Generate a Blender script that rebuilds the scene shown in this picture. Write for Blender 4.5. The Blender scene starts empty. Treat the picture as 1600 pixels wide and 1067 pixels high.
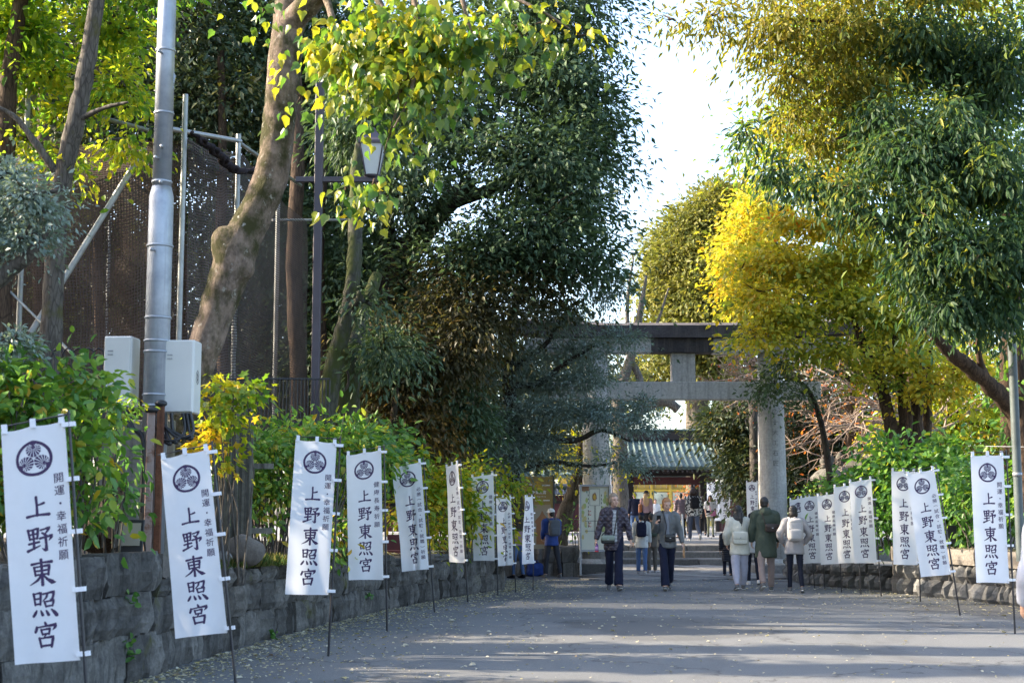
import bpy, bmesh, math, random
import numpy as np
from mathutils import Vector, Matrix, noise

C = bpy.context.scene.collection
R = math.radians
rnd = random.Random(7)
nrg = np.random.default_rng(11)

# ------------------------------------------------------------------ camera
FPX, CX, CY, CAM_H = 2222.2, 800.0, 533.5, 1.42
PITCH = math.atan((797 - CY) / FPX)
cam_data = bpy.data.cameras.new('camera')
cam_data.lens = 50.0
cam_data.sensor_width = 36.0
cam_data.sensor_fit = 'HORIZONTAL'
cam_data.clip_start = 0.05
cam_data.clip_end = 3000
cam_data.dof.use_dof = True
cam_data.dof.focus_distance = 25.0
cam_data.dof.aperture_fstop = 4.5
cam = bpy.data.objects.new('camera', cam_data)
C.objects.link(cam)
cam.location = (0, 0, CAM_H)
cam.rotation_euler = (math.pi / 2 + PITCH, 0, 0)
bpy.context.scene.camera = cam

# ------------------------------------------------------------------ world, sun, exposure
SUN_EL, SUN_AZ = R(29.0), R(-84.0)      # azimuth measured from +Y towards +X: the sun stands to the west of the path
to_sun = Vector((math.sin(SUN_AZ) * math.cos(SUN_EL), math.cos(SUN_AZ) * math.cos(SUN_EL), math.sin(SUN_EL)))
world = bpy.data.worlds.new('World')
bpy.context.scene.world = world
world.use_nodes = True
wn = world.node_tree
wn.nodes.clear()
w_out = wn.nodes.new('ShaderNodeOutputWorld')
w_bg = wn.nodes.new('ShaderNodeBackground')
w_sky = wn.nodes.new('ShaderNodeTexSky')
w_sky.sky_type = 'NISHITA'
w_sky.sun_disc = False
w_sky.sun_elevation = SUN_EL
w_sky.sun_rotation = SUN_AZ
w_sky.air_density = 0.85
w_sky.dust_density = 2.2
w_sky.ozone_density = 0.6
w_bg.inputs['Strength'].default_value = 0.15
wn.links.new(w_sky.outputs[0], w_bg.inputs[0])
wn.links.new(w_bg.outputs[0], w_out.inputs[0])

sun_data = bpy.data.lights.new('sun', 'SUN')
sun_data.energy = 3.5
sun_data.angle = R(0.55)
sun_data.color = (1.0, 0.855, 0.65)
sun = bpy.data.objects.new('sun', sun_data)
C.objects.link(sun)
sun.location = (-30, 0, 30)
sun.rotation_euler = to_sun.to_track_quat('Z', 'Y').to_euler()

scene = bpy.context.scene
scene.render.engine = 'CYCLES'
scene.cycles.max_bounces = 7
scene.cycles.diffuse_bounces = 4
scene.cycles.glossy_bounces = 2
scene.cycles.transmission_bounces = 4
scene.cycles.transparent_max_bounces = 8
scene.cycles.caustics_reflective = False
scene.cycles.caustics_refractive = False
scene.cycles.sample_clamp_indirect = 6.0
scene.cycles.use_denoising = True
scene.cycles.denoiser = 'OPENIMAGEDENOISE'
scene.view_settings.view_transform = 'Standard'
scene.view_settings.look = 'None'
scene.view_settings.exposure = 2.3
scene.view_settings.gamma = 1.0
scene.view_settings.use_curve_mapping = False

# ------------------------------------------------------------------ measuring: where a sight line meets a given distance or the ground
_ct, _st = math.cos(PITCH), math.sin(PITCH)


def P(px, py, Y):
    u, v = (px - CX) / FPX, (CY - py) / FPX
    t = Y / (_ct - v * _st)
    return Vector((u * t, Y, CAM_H + t * (_st + v * _ct)))


def G(px, py, z=0.0):
    u, v = (px - CX) / FPX, (CY - py) / FPX
    t = (z - CAM_H) / (_st + v * _ct)
    return Vector((u * t, t * (_ct - v * _st), z))


def S(Y):
    return FPX / Y


# ------------------------------------------------------------------ node helpers
def mat_new(name):
    m = bpy.data.materials.new(name)
    m.use_nodes = True
    nt = m.node_tree
    b = nt.nodes['Principled BSDF']
    return m, nt, b


def N(nt, kind, **kw):
    n = nt.nodes.new(kind)
    for k, v in kw.items():
        if k in n.inputs:
            n.inputs[k].default_value = v
        else:
            setattr(n, k, v)
    return n


def ramp(nt, fac, stops):
    r = nt.nodes.new('ShaderNodeValToRGB')
    e = r.color_ramp.elements
    e[0].position, e[0].color = stops[0][0], (*stops[0][1], 1)
    e[1].position, e[1].color = stops[-1][0], (*stops[-1][1], 1)
    for p, c in stops[1:-1]:
        x = e.new(p)
        x.color = (*c, 1)
    nt.links.new(fac, r.inputs[0])
    return r.outputs[0]


def coords(nt, scale=(1, 1, 1), obj=True):
    t = nt.nodes.new('ShaderNodeTexCoord')
    mp = nt.nodes.new('ShaderNodeMapping')
    mp.inputs['Scale'].default_value = scale
    nt.links.new(t.outputs['Object' if obj else 'Generated'], mp.inputs[0])
    return mp.outputs[0]


def world_pos(nt, scale=(1, 1, 1)):
    g = nt.nodes.new('ShaderNodeNewGeometry')
    mp = nt.nodes.new('ShaderNodeMapping')
    mp.inputs['Scale'].default_value = scale
    nt.links.new(g.outputs['Position'], mp.inputs[0])
    return mp.outputs[0]


def noise_tex(nt, vec, scale, detail=4, rough=0.55, dist=0.0):
    n = nt.nodes.new('ShaderNodeTexNoise')
    n.inputs['Scale'].default_value = scale
    n.inputs['Detail'].default_value = detail
    n.inputs['Roughness'].default_value = rough
    n.inputs['Distortion'].default_value = dist
    nt.links.new(vec, n.inputs['Vector'])
    return n.outputs['Fac']


def mixc(nt, fac, a, b, mode='MIX'):
    m = nt.nodes.new('ShaderNodeMix')
    m.data_type = 'RGBA'
    m.blend_type = mode
    for s, v in ((m.inputs[0], fac), (m.inputs[6], a), (m.inputs[7], b)):
        if hasattr(v, 'links') or isinstance(v, bpy.types.NodeSocket):
            nt.links.new(v, s)
        elif isinstance(v, (int, float)):
            s.default_value = v
        else:
            s.default_value = (*v, 1)
    return m.outputs[2]


def bump(nt, b, h, strength=0.4, dist=0.02):
    n = nt.nodes.new('ShaderNodeBump')
    n.inputs['Strength'].default_value = strength
    n.inputs['Distance'].default_value = dist
    nt.links.new(h, n.inputs['Height'])
    nt.links.new(n.outputs[0], b.inputs['Normal'])


def mat_plain(name, col, rough=0.6, var=0.15, scale=8.0, metal=0.0, bump_s=0.0, bump_scale=60.0, spec=None):
    m, nt, b = mat_new(name)
    v = coords(nt)
    f = noise_tex(nt, v, scale, 5, 0.6)
    lo = tuple(c * (1 - var) for c in col)
    hi = tuple(min(1, c * (1 + var)) for c in col)
    nt.links.new(ramp(nt, f, [(0.3, lo), (0.7, hi)]), b.inputs['Base Color'])
    b.inputs['Roughness'].default_value = rough
    b.inputs['Metallic'].default_value = metal
    if spec is not None:
        b.inputs['Specular IOR Level'].default_value = spec
    if bump_s:
        bump(nt, b, noise_tex(nt, v, bump_scale, 3), bump_s, 0.01)
    return m


def mat_leaf(name, stops, trans=0.35, rough=0.42, spec=0.4, tcol=None, tgain=1.25):
    m, nt, b = mat_new(name)
    a = N(nt, 'ShaderNodeAttribute', attribute_name='hue')
    col = ramp(nt, a.outputs['Fac'], stops)
    nt.links.new(col, b.inputs['Base Color'])
    b.inputs['Roughness'].default_value = rough
    b.inputs['Specular IOR Level'].default_value = spec
    t = nt.nodes.new('ShaderNodeBsdfTranslucent')
    if tcol is None:
        g = mixc(nt, 1.0, col, (tgain, tgain * 1.02, tgain * 0.55), 'MULTIPLY')
    else:
        g = ramp(nt, a.outputs['Fac'], tcol)
    nt.links.new(g, t.inputs[0])
    mx = nt.nodes.new('ShaderNodeMixShader')
    mx.inputs[0].default_value = trans
    nt.links.new(b.outputs[0], mx.inputs[1])
    nt.links.new(t.outputs[0], mx.inputs[2])
    nt.links.new(mx.outputs[0], nt.nodes['Material Output'].inputs[0])
    return m


def mat_bark(name, light, dark, moss=None, moss_amt=0.5, scale=1.0, lichen=None, stretch=0.22, bs=0.6, cracks=True):
    m, nt, b = mat_new(name)
    v = coords(nt, (scale, scale, scale * stretch))
    v2 = coords(nt, (scale, scale, scale * 0.7))
    f = noise_tex(nt, v, 13, 9, 0.7, 0.8)
    vo = nt.nodes.new('ShaderNodeTexVoronoi')
    vo.feature = 'DISTANCE_TO_EDGE'
    vo.inputs['Scale'].default_value = 17
    nt.links.new(v, vo.inputs['Vector'])
    f2 = noise_tex(nt, v2, 2.6, 6, 0.65)
    col = ramp(nt, f, [(0.34, dark), (0.66, light)])
    if not cracks:
        f = noise_tex(nt, coords(nt, (scale, scale, scale * stretch)), 30, 9, 0.72, 0.3)
        big_ = noise_tex(nt, v2, 5.5, 6, 0.7)
        col = ramp(nt, f, [(0.34, dark), (0.66, light)])
        col = mixc(nt, ramp(nt, big_, [(0.45, (0, 0, 0)), (0.62, (0.7, 0.7, 0.7))]), col, tuple(x * 1.35 for x in light))
    crack = ramp(nt, vo.outputs['Distance'], [(0.0, (0.65, 0.65, 0.65)), (0.10, (0, 0, 0))])
    if cracks:
        col = mixc(nt, crack, col, tuple(x * 0.45 for x in dark))
    if moss:
        k = ramp(nt, f2, [(moss_amt - 0.05, (0, 0, 0)), (moss_amt + 0.08, (1, 1, 1))])
        col = mixc(nt, k, col, moss)
    if lichen:
        f3 = noise_tex(nt, v2, 14, 5, 0.7)
        k = ramp(nt, f3, [(0.6, (0, 0, 0)), (0.68, (1, 1, 1))])
        col = mixc(nt, k, col, lichen)
    nt.links.new(col, b.inputs['Base Color'])
    b.inputs['Roughness'].default_value = 0.9
    b.inputs['Specular IOR Level'].default_value = 0.2
    bump(nt, b, f, bs, 0.03)
    return m


# ------------------------------------------------------------------ objects: things, parts, meshes
WL = {}


def tag(o, label=None, cat=None, group=None, kind=None):
    if label:
        o['label'] = label
    if cat:
        o['category'] = cat
    if group:
        o['group'] = group
    if kind:
        o['kind'] = kind
    return o


def thing(name, label, cat, loc=(0, 0, 0), group=None, rot=None):
    o = bpy.data.objects.new(name, None)
    o.empty_display_size = 0.2
    C.objects.link(o)
    o.location = loc
    if rot is not None:
        o.rotation_euler = rot
    WL[o] = Vector(loc)
    return tag(o, label, cat, group)


class MB:
    """collects faces for one mesh"""

    def __init__(self):
        self.v, self.f, self.mi, self.sm = [], [], [], []

    def add(self, verts, faces, mi=0, smooth=False):
        o = len(self.v)
        self.v.extend([tuple(x) for x in verts])
        self.f.extend([tuple(i + o for i in f) for f in faces])
        self.mi.extend([mi] * len(faces))
        self.sm.extend([smooth] * len(faces))
        return self

    def box(self, c, s, rot=None, mi=0, bevel=0.0):
        hx, hy, hz = s[0] / 2, s[1] / 2, s[2] / 2
        M = rot if rot is not None else Matrix.Identity(3)
        c = Vector(c)
        if bevel <= 0:
            vs = [Vector((x * hx, y * hy, z * hz)) for z in (-1, 1) for y in (-1, 1) for x in (-1, 1)]
            fs = [(0, 2, 3, 1), (4, 5, 7, 6), (0, 1, 5, 4), (2, 6, 7, 3), (0, 4, 6, 2), (1, 3, 7, 5)]
        else:
            bv = min(bevel, hx * 0.95, hy * 0.95, hz * 0.95)
            bm = bmesh.new()
            bmesh.ops.create_cube(bm, size=1)
            for w in bm.verts:
                w.co = Vector((w.co.x * 2 * hx, w.co.y * 2 * hy, w.co.z * 2 * hz))
            bmesh.ops.bevel(bm, geom=bm.edges[:] + bm.verts[:], offset=bv, segments=1, affect='EDGES', profile=0.5)
            bm.verts.index_update()
            vs = [w.co.copy() for w in bm.verts]
            fs = [[w.index for w in f.verts] for f in bm.faces]
            bm.free()
        return self.add([c + M @ w for w in vs], fs, mi)

    def tube(self, pts, rad, n=8, mi=0, cap=True, smooth=True, jitter=0.0, ref=None, flat=1.0):
        pts = [Vector(p) for p in pts]
        if not hasattr(rad, '__len__'):
            rad = [rad] * len(pts)
        rings = []
        prev = None
        for i, p in enumerate(pts):
            d = (pts[min(i + 1, len(pts) - 1)] - pts[max(i - 1, 0)]).normalized()
            if prev is None:
                a = Vector(ref) if ref is not None else (Vector((1, 0, 0)) if abs(d.x) < 0.8 else Vector((0, 1, 0)))
            else:
                a = prev
            a = (a - d * a.dot(d))
            if a.length < 1e-6:
                a = d.orthogonal()
            a.normalize()
            prev = a
            bq = d.cross(a)
            r = rad[i]
            rx, ry = r if isinstance(r, (tuple, list)) else (r, r * flat)
            ring = []
            for k in range(n):
                t = 2 * math.pi * k / n
                q = 1.0
                if jitter:
                    q += jitter * noise.noise((p + a * math.cos(t) * rx + bq * math.sin(t) * rx) * (1.2 / max(rx, 0.05)) * 0.35)
                ring.append(p + a * (math.cos(t) * rx * q) + bq * (math.sin(t) * ry * q))
            rings.append(ring)
        vs = [v for r in rings for v in r]
        fs = []
        for i in range(len(pts) - 1):
            for k in range(n):
                fs.append((i * n + k, i * n + (k + 1) % n, (i + 1) * n + (k + 1) % n, (i + 1) * n + k))
        self.add(vs, fs, mi, smooth)
        if cap:
            self.add(rings[0][::-1], [tuple(range(n))], mi)
            self.add(rings[-1], [tuple(range(n))], mi)
        return self

    def lathe(self, prof, c=(0, 0, 0), n=16, mi=0, smooth=True, sq=None, rot=0.0):
        c = Vector(c)
        vs, fs = [], []
        for r, z in prof:
            for k in range(n):
                t = 2 * math.pi * (k + 0.5) / n + rot
                vs.append(c + Vector((r * math.cos(t), r * math.sin(t), z)))
        for i in range(len(prof) - 1):
            for k in range(n):
                fs.append((i * n + k, i * n + (k + 1) % n, (i + 1) * n + (k + 1) % n, (i + 1) * n + k))
        fs.append(tuple(range(n))[::-1])
        fs.append(tuple(range((len(prof) - 1) * n, len(prof) * n)))
        return self.add(vs, fs, mi, smooth)

    def ellipsoid(self, c, r, n=12, m=8, e=1.0, mi=0, rot=None, e2=None):
        """superellipsoid: e < 1 squares it off"""
        c = Vector(c)
        e2 = e if e2 is None else e2
        sg = lambda x, p: math.copysign(abs(x) ** p, x)
        vs, fs = [], []
        for i in range(1, m):
            ph = -math.pi / 2 + math.pi * i / m
            for k in range(n):
                t = 2 * math.pi * (k + 0.5) / n
                w = Vector((r[0] * sg(math.cos(ph), e) * sg(math.cos(t), e2), r[1] * sg(math.cos(ph), e) * sg(math.sin(t), e2), r[2] * sg(math.sin(ph), e)))
                vs.append(c + (rot @ w if rot else w))
        b = len(vs)
        for s in (-1, 1):
            w = Vector((0, 0, s * r[2]))
            vs.append(c + (rot @ w if rot else w))
        for i in range(m - 2):
            for k in range(n):
                fs.append((i * n + k, i * n + (k + 1) % n, (i + 1) * n + (k + 1) % n, (i + 1) * n + k))
        for k in range(n):
            fs.append((b, (k + 1) % n, k))
            fs.append((b + 1, (m - 2) * n + k, (m - 2) * n + (k + 1) % n))
        return self.add(vs, fs, mi, True)

    def mesh(self, name, mats, off=None):
        me = bpy.data.meshes.new(name)
        o = off or Vector((0, 0, 0))
        me.from_pydata([(x[0] - o.x, x[1] - o.y, x[2] - o.z) for x in self.v], [], self.f)
        for m in (mats if isinstance(mats, (list, tuple)) else [mats]):
            me.materials.append(m)
        me.polygons.foreach_set('material_index', self.mi)
        me.polygons.foreach_set('use_smooth', self.sm)
        me.update()
        return me


def link(name, me, parent=None, kind=None):
    o = bpy.data.objects.new(name, me)
    C.objects.link(o)
    if parent is not None:
        o.parent = parent
        WL[o] = WL.get(parent, Vector((0, 0, 0)))
    if kind:
        o['kind'] = kind
    return o


def build(name, mb, mat, parent=None, kind=None, local=False):
    """one mesh object; its points are in the place's coordinates unless local"""
    off = None if (parent is None or local) else WL.get(parent)
    return link(name, mb.mesh(name, mat, off), parent, kind)


def rotz(a):
    return Matrix.Rotation(a, 3, 'Z')


def catmull(pts, rad, seg=6):
    out, ro = [], []
    pts = [Vector(p) for p in pts]
    n = len(pts)
    for i in range(n - 1):
        p0, p1, p2, p3 = pts[max(i - 1, 0)], pts[i], pts[i + 1], pts[min(i + 2, n - 1)]
        for k in range(seg):
            t = k / seg
            out.append(0.5 * ((2 * p1) + (p2 - p0) * t + (2 * p0 - 5 * p1 + 4 * p2 - p3) * t * t + (3 * p1 - p0 - 3 * p2 + p3) * t ** 3))
            ro.append(rad[i] * (1 - t) + rad[i + 1] * t)
    out.append(pts[-1])
    ro.append(rad[-1])
    return out, ro


# ------------------------------------------------------------------ leaves
def nz(a):
    return a / np.maximum(np.linalg.norm(a, axis=1, keepdims=True), 1e-9)


T_DIAMOND = (np.array([(0, 0, 0), (0.45, 1, 0.10), (1, 0, -0.06), (0.45, -1, 0.10)], float), [(0, 1, 2), (0, 2, 3)])
T_OVAL = (np.array([(0, 0, 0), (0.25, 0.88, 0.08), (0.66, 0.82, 0.05), (1, 0, -0.12), (0.66, -0.82, 0.05), (0.25, -0.88, 0.08)], float), [(0, 1, 2, 3), (0, 3, 4, 5)])
T_LONG = (np.array([(0, 0, 0), (0.35, 1, 0.05), (0.7, 0.75, 0.0), (1, 0, -0.12), (0.7, -0.75, 0.0), (0.35, -1, 0.05)], float),
          [(0, 1, 2, 3), (0, 3, 4, 5)])
# broad heart-shaped leaf with two side points, for the branch near the camera
T_BROAD = (np.array([(0, 0, 0), (-0.06, 0.45, 0.07), (0.12, 0.85, 0.16), (0.38, 1.0, 0.13), (0.55, 0.62, 0.05), (0.78, 0.35, -0.08), (1.05, 0, -0.28),
                     (0.78, -0.35, -0.08), (0.55, -0.62, 0.05), (0.38, -1.0, 0.13), (0.12, -0.85, 0.16), (-0.06, -0.45, 0.07), (0.45, 0, -0.05)], float),
           [(0, 1, 2, 12), (12, 2, 3, 4), (12, 4, 5, 6), (12, 6, 7, 8), (12, 8, 9, 10), (0, 12, 10, 11)])
T_STAR = (np.array([(0, 0, 0), (0.0, 0.75, 0.03), (0.2, 0.42, 0.02), (0.62, 0.8, 0.0), (0.62, 0.28, 0.02), (1.05, 0, -0.05), (0.62, -0.28, 0.02), (0.62, -0.8, 0.0),
                    (0.2, -0.42, 0.02), (0.0, -0.75, 0.03)], float), [(0, 1, 2), (0, 2, 4, 5), (2, 3, 4), (0, 5, 6, 8), (6, 7, 8), (0, 8, 9)])


def leaf_mesh(name, pos, d, nrm, length, width, tmpl, mat, hue, parent=None, kind=None):
    T, F = tmpl
    d = nz(d)
    nrm = nz(nrm - d * (nrm * d).sum(1, keepdims=True))
    side = np.cross(d, nrm)
    n, k = len(pos), len(T)
    L, W = np.broadcast_to(length, n)[:, None, None], np.broadcast_to(width, n)[:, None, None]
    V = pos[:, None, :] + d[:, None, :] * (T[None, :, 0:1] * L) + side[:, None, :] * (T[None, :, 1:2] * W * 0.5) + nrm[:, None, :] * (T[None, :, 2:3] * L)
    off = WL.get(parent) if parent is not None else None
    V = V.reshape(-1, 3)
    if off is not None:
        V = V - np.array(off)
    lens = np.array([len(f) for f in F])
    flat = np.concatenate([np.array(f) for f in F])
    loops = (np.arange(n)[:, None] * k + flat[None, :]).reshape(-1)
    starts1 = np.concatenate([[0], np.cumsum(lens)[:-1]])
    starts = (np.arange(n)[:, None] * len(flat) + starts1[None, :]).reshape(-1)
    me = bpy.data.meshes.new(name)
    me.vertices.add(len(V))
    me.vertices.foreach_set('co', V.astype(np.float32).reshape(-1))
    me.loops.add(len(loops))
    me.loops.foreach_set('vertex_index', loops.astype(np.int32))
    me.polygons.add(len(starts))
    me.polygons.foreach_set('loop_start', starts.astype(np.int32))
    me.update(calc_edges=True)
    at = me.attributes.new('hue', 'FLOAT', 'FACE')
    at.data.foreach_set('value', np.repeat(np.clip(hue, 0, 1), len(F)).astype(np.float32))
    me.materials.append(mat)
    return link(name, me, parent, kind)


def crown_points(blobs, n, per=40, cl=0.35, flat=0.6, shell=0.55, up=0.9, droop=0.15, outw=0.5, rng=None):
    """leaf positions, directions, normals and hues: leaves sit in sprays, sprays sit mostly in the outer part of each mass.
    blobs: (centre, (rx, ry, rz), weight[, hue shift])"""
    rng = rng or nrg
    w = np.array([b[2] * (b[1][0] * b[1][1] * b[1][2]) ** (2 / 3) for b in blobs])
    w = w / w.sum()
    PP, DD, NN, HH, CC = [], [], [], [], []
    for b, wi in zip(blobs, w):
        m = int(n * wi)
        nc = max(3, m // per)
        q = nz(rng.normal(size=(nc, 3)))
        ph = rng.random((3, 3)) * 6.28
        lump = 1 + 0.22 * sum(np.sin(q[:, k] * (3.1 + k) + q[:, (k + 1) % 3] * 2.3 + ph[k, 0]) for k in range(3)) / 1.5
        r = (shell + (1 - shell) * rng.random(nc)) * (0.78 + 0.40 * rng.random(nc)) * lump
        c = np.array(b[0]) + q * r[:, None] * np.array(b[1])
        cs = cl * (0.6 + 0.8 * rng.random(nc))
        idx = rng.integers(0, nc, m)
        loc = rng.normal(size=(m, 3)) * cs[idx, None] * np.array((1, 1, flat))
        loc[:, 2] -= 0.25 * (loc[:, 0] ** 2 + loc[:, 1] ** 2) / np.maximum(cs[idx], 0.05)
        p = c[idx] + loc
        out = q[idx]
        d = nz(loc) * 0.7 + out * outw + rng.normal(size=(m, 3)) * 0.45
        d[:, 2] -= droop
        nn = rng.normal(size=(m, 3)) * 0.55 + out * 0.35
        nn[:, 2] += up
        h = 0.5 + 0.28 * (rng.random(nc)[idx] - 0.5) * 2 + 0.22 * (rng.random(m) - 0.5) * 2
        if len(b) > 3:
            h = h + b[3]
        PP.append(p); DD.append(d); NN.append(nn); HH.append(h); CC.append(c)
    return np.concatenate(PP), np.concatenate(DD), np.concatenate(NN), np.concatenate(HH), CC


def pxblob(px, py, Y, rx, ry, rz, w=1.0, hue=0.0):
    """a mass of foliage seen at (px, py), Y metres away, rx and ry its half sizes as seen, rz its half depth in metres"""
    s = S(Y)
    return (P(px, py, Y), (rx / s, rz, ry / s), w, hue)


def twigs(name, blobs, centres, mat, parent, per=10, r0=0.03, src=None):
    mb = MB()
    for b, cs in zip(blobs, centres):
        o = Vector(b[0]) if src is None else Vector(src)
        rmin = min(b[1])
        st = max(1, len(cs) // per)
        for c in cs[::st]:
            c = Vector(c)
            k = o.lerp(c, 0.3) + Vector((rnd.uniform(-.1, .1), rnd.uniform(-.1, .1), -0.08)) * rmin
            k2 = o.lerp(c, 0.7) + Vector((rnd.uniform(-.12, .12), rnd.uniform(-.12, .12), rnd.uniform(-.05, .1))) * rmin
            mb.tube([o, k, k2, c], [r0, r0 * 0.7, r0 * 0.45, r0 * 0.15], 4, cap=False)
    return build(name, mb, mat, parent, 'stuff')


def trunk_part(name, pts, rad, mat, parent, n=12, seg=6, jit=0.25):
    mb = MB()
    p, r = catmull(pts, rad, seg)
    mb.tube(p, r, n, jitter=jit)
    return build(name, mb, mat, parent)
# ------------------------------------------------------------------ setting: ground, path, beds, paving, terrace
def mat_asphalt():
    m, nt, b = mat_new('worn_asphalt')
    v = world_pos(nt)
    big = noise_tex(nt, v, 0.35, 5, 0.6)
    fine = noise_tex(nt, v, 55, 4, 0.75)
    vo = nt.nodes.new('ShaderNodeTexVoronoi')
    vo.inputs['Scale'].default_value = 90
    nt.links.new(v, vo.inputs['Vector'])
    c = ramp(nt, big, [(0.3, (0.100, 0.104, 0.107)), (0.7, (0.152, 0.157, 0.160))])
    c = mixc(nt, 0.5, c, ramp(nt, fine, [(0.3, (0.055, 0.057, 0.059)), (0.75, (0.225, 0.23, 0.232))]))
    c = mixc(nt, ramp(nt, vo.outputs['Distance'], [(0.1, (0.5, 0.5, 0.5)), (0.35, (0, 0, 0))]), c, (0.26, 0.26, 0.255))
    pt = noise_tex(nt, v, 0.16, 3, 0.4)
    c = mixc(nt, ramp(nt, pt, [(0.52, (0, 0, 0)), (0.535, (0.6, 0.6, 0.6))]), c, (0.075, 0.074, 0.073))
    ck = nt.nodes.new('ShaderNodeTexVoronoi'); ck.feature = 'DISTANCE_TO_EDGE'; ck.inputs['Scale'].default_value = 0.33
    wv_ = nt.nodes.new('ShaderNodeVectorMath'); wv_.operation = 'ADD'
    nz_ = nt.nodes.new('ShaderNodeTexNoise'); nz_.inputs['Scale'].default_value = 2.2; nz_.inputs['Detail'].default_value = 5
    nt.links.new(v, nz_.inputs['Vector']); nt.links.new(v, wv_.inputs[0]); nt.links.new(nz_.outputs['Color'], wv_.inputs[1])
    nt.links.new(wv_.outputs[0], ck.inputs['Vector'])
    c = mixc(nt, ramp(nt, ck.outputs['Distance'], [(0.0, (0.8, 0.8, 0.8)), (0.010, (0, 0, 0))]), c, (0.03, 0.03, 0.03))
    st = noise_tex(nt, world_pos(nt, (1, 0.35, 1)), 0.9, 6, 0.65, 0.8)
    c = mixc(nt, ramp(nt, st, [(0.52, (0, 0, 0)), (0.72, (0.7, 0.7, 0.7))]), c, (0.06, 0.059, 0.06))
    nt.links.new(c, b.inputs['Base Color'])
    b.inputs['Roughness'].default_value = 0.85
    bump(nt, b, fine, 0.35, 0.01)
    return m


def mat_soil():
    m, nt, b = mat_new('soil')
    v = world_pos(nt)
    f = noise_tex(nt, v, 5, 7, 0.7)
    g = noise_tex(nt, v, 40, 4, 0.7)
    c = ramp(nt, f, [(0.3, (0.028, 0.022, 0.016)), (0.6, (0.075, 0.055, 0.036)), (0.8, (0.05, 0.06, 0.02))])
    c = mixc(nt, 0.35, c, ramp(nt, g, [(0.4, (0.02, 0.016, 0.012)), (0.7, (0.17, 0.13, 0.085))]))
    nt.links.new(c, b.inputs['Base Color'])
    b.inputs['Roughness'].default_value = 0.95
    bump(nt, b, f, 0.8, 0.06)
    return m


def mat_stone(name, lo, hi, moss=(0.05, 0.06, 0.015), moss_at=0.66, scale=1.0, streak=0.0, dark=None):
    m, nt, b = mat_new(name)
    oi = nt.nodes.new('ShaderNodeObjectInfo')
    v = world_pos(nt, (scale, scale, scale))
    f = noise_tex(nt, v, 3.2, 7, 0.68)
    g = noise_tex(nt, v, 26, 5, 0.7)
    c = ramp(nt, f, [(0.28, lo), (0.72, hi)])
    c = mixc(nt, ramp(nt, g, [(0.35, (0.45, 0.45, 0.45)), (0.6, (0, 0, 0))]), c, tuple(x * 0.45 for x in lo))
    k = nt.nodes.new('ShaderNodeMapRange')
    k.inputs['To Min'].default_value = 0.62
    k.inputs['To Max'].default_value = 1.3
    nt.links.new(oi.outputs['Random'], k.inputs['Value'])
    cc = nt.nodes.new('ShaderNodeCombineColor')
    for i in range(3):
        nt.links.new(k.outputs[0], cc.inputs[i])
    c = mixc(nt, 1.0, c, cc.outputs[0], 'MULTIPLY')
    if streak:
        s = noise_tex(nt, world_pos(nt, (7 * scale, 7 * scale, 0.5 * scale)), 1.6, 5, 0.6)
        c = mixc(nt, ramp(nt, s, [(0.5, (0, 0, 0)), (0.68, (streak,) * 3)]), c, dark or tuple(x * 0.25 for x in lo))
    if moss:
        q = noise_tex(nt, v, 1.5, 5, 0.6)
        c = mixc(nt, ramp(nt, q, [(moss_at, (0, 0, 0)), (moss_at + 0.1, (0.8, 0.8, 0.8))]), c, moss)
    nt.links.new(c, b.inputs['Base Color'])
    b.inputs['Roughness'].default_value = 0.88
    b.inputs['Specular IOR Level'].default_value = 0.3
    bump(nt, b, f, 0.5, 0.04)
    return m


M_ASPH = mat_asphalt()
M_SOIL = mat_soil()
M_WALLSTONE = mat_stone('dark_wall_stone', (0.06, 0.057, 0.052), (0.20, 0.19, 0.172), (0.085, 0.085, 0.025), 0.60, 1.3, 0.75)
M_CAPSTONE = mat_stone('dressed_cap_stone', (0.13, 0.115, 0.10), (0.24, 0.215, 0.19), (0.07, 0.07, 0.04), 0.68)
M_RUBBLE = mat_stone('rubble_stone', (0.10, 0.10, 0.10), (0.24, 0.235, 0.225), (0.06, 0.065, 0.03), 0.72)
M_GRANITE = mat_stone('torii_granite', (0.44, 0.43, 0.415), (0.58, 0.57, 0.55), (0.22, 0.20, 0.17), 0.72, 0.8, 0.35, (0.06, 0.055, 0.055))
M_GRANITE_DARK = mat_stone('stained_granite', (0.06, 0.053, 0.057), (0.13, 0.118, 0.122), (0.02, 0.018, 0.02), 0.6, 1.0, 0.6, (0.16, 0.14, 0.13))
M_PAVE = mat_stone('paving_stone', (0.15, 0.15, 0.155), (0.26, 0.255, 0.25), (0.09, 0.09, 0.085), 0.7, 0.7)
M_STEP = mat_stone('step_stone', (0.14, 0.135, 0.13), (0.25, 0.24, 0.23), (0.06, 0.06, 0.05), 0.7, 0.8, 0.3)

mb = MB()
mb.add([(-1500, -1500, -0.06), (1500, -1500, -0.06), (1500, 1500, -0.06), (-1500, 1500, -0.06)], [(0, 1, 2, 3)])
o = build('ground', mb, M_SOIL); o['kind'] = 'structure'

# path sheet: gently uneven
mb = MB()
nx, ny = 60, 90
for j in range(ny + 1):
    y = -14 + 54.5 * j / ny
    for i in range(nx + 1):
        x = -9 + 22 * i / nx
        mb.v.append((x, y, 0.006 * noise.noise((x * .3, y * .3, 2))))
for j in range(ny):
    for i in range(nx):
        a = j * (nx + 1) + i
        mb.f.append((a, a + 1, a + nx + 2, a + nx + 1)); mb.mi.append(0); mb.sm.append(True)
o = build('path', mb, M_ASPH); o['kind'] = 'structure'

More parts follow.
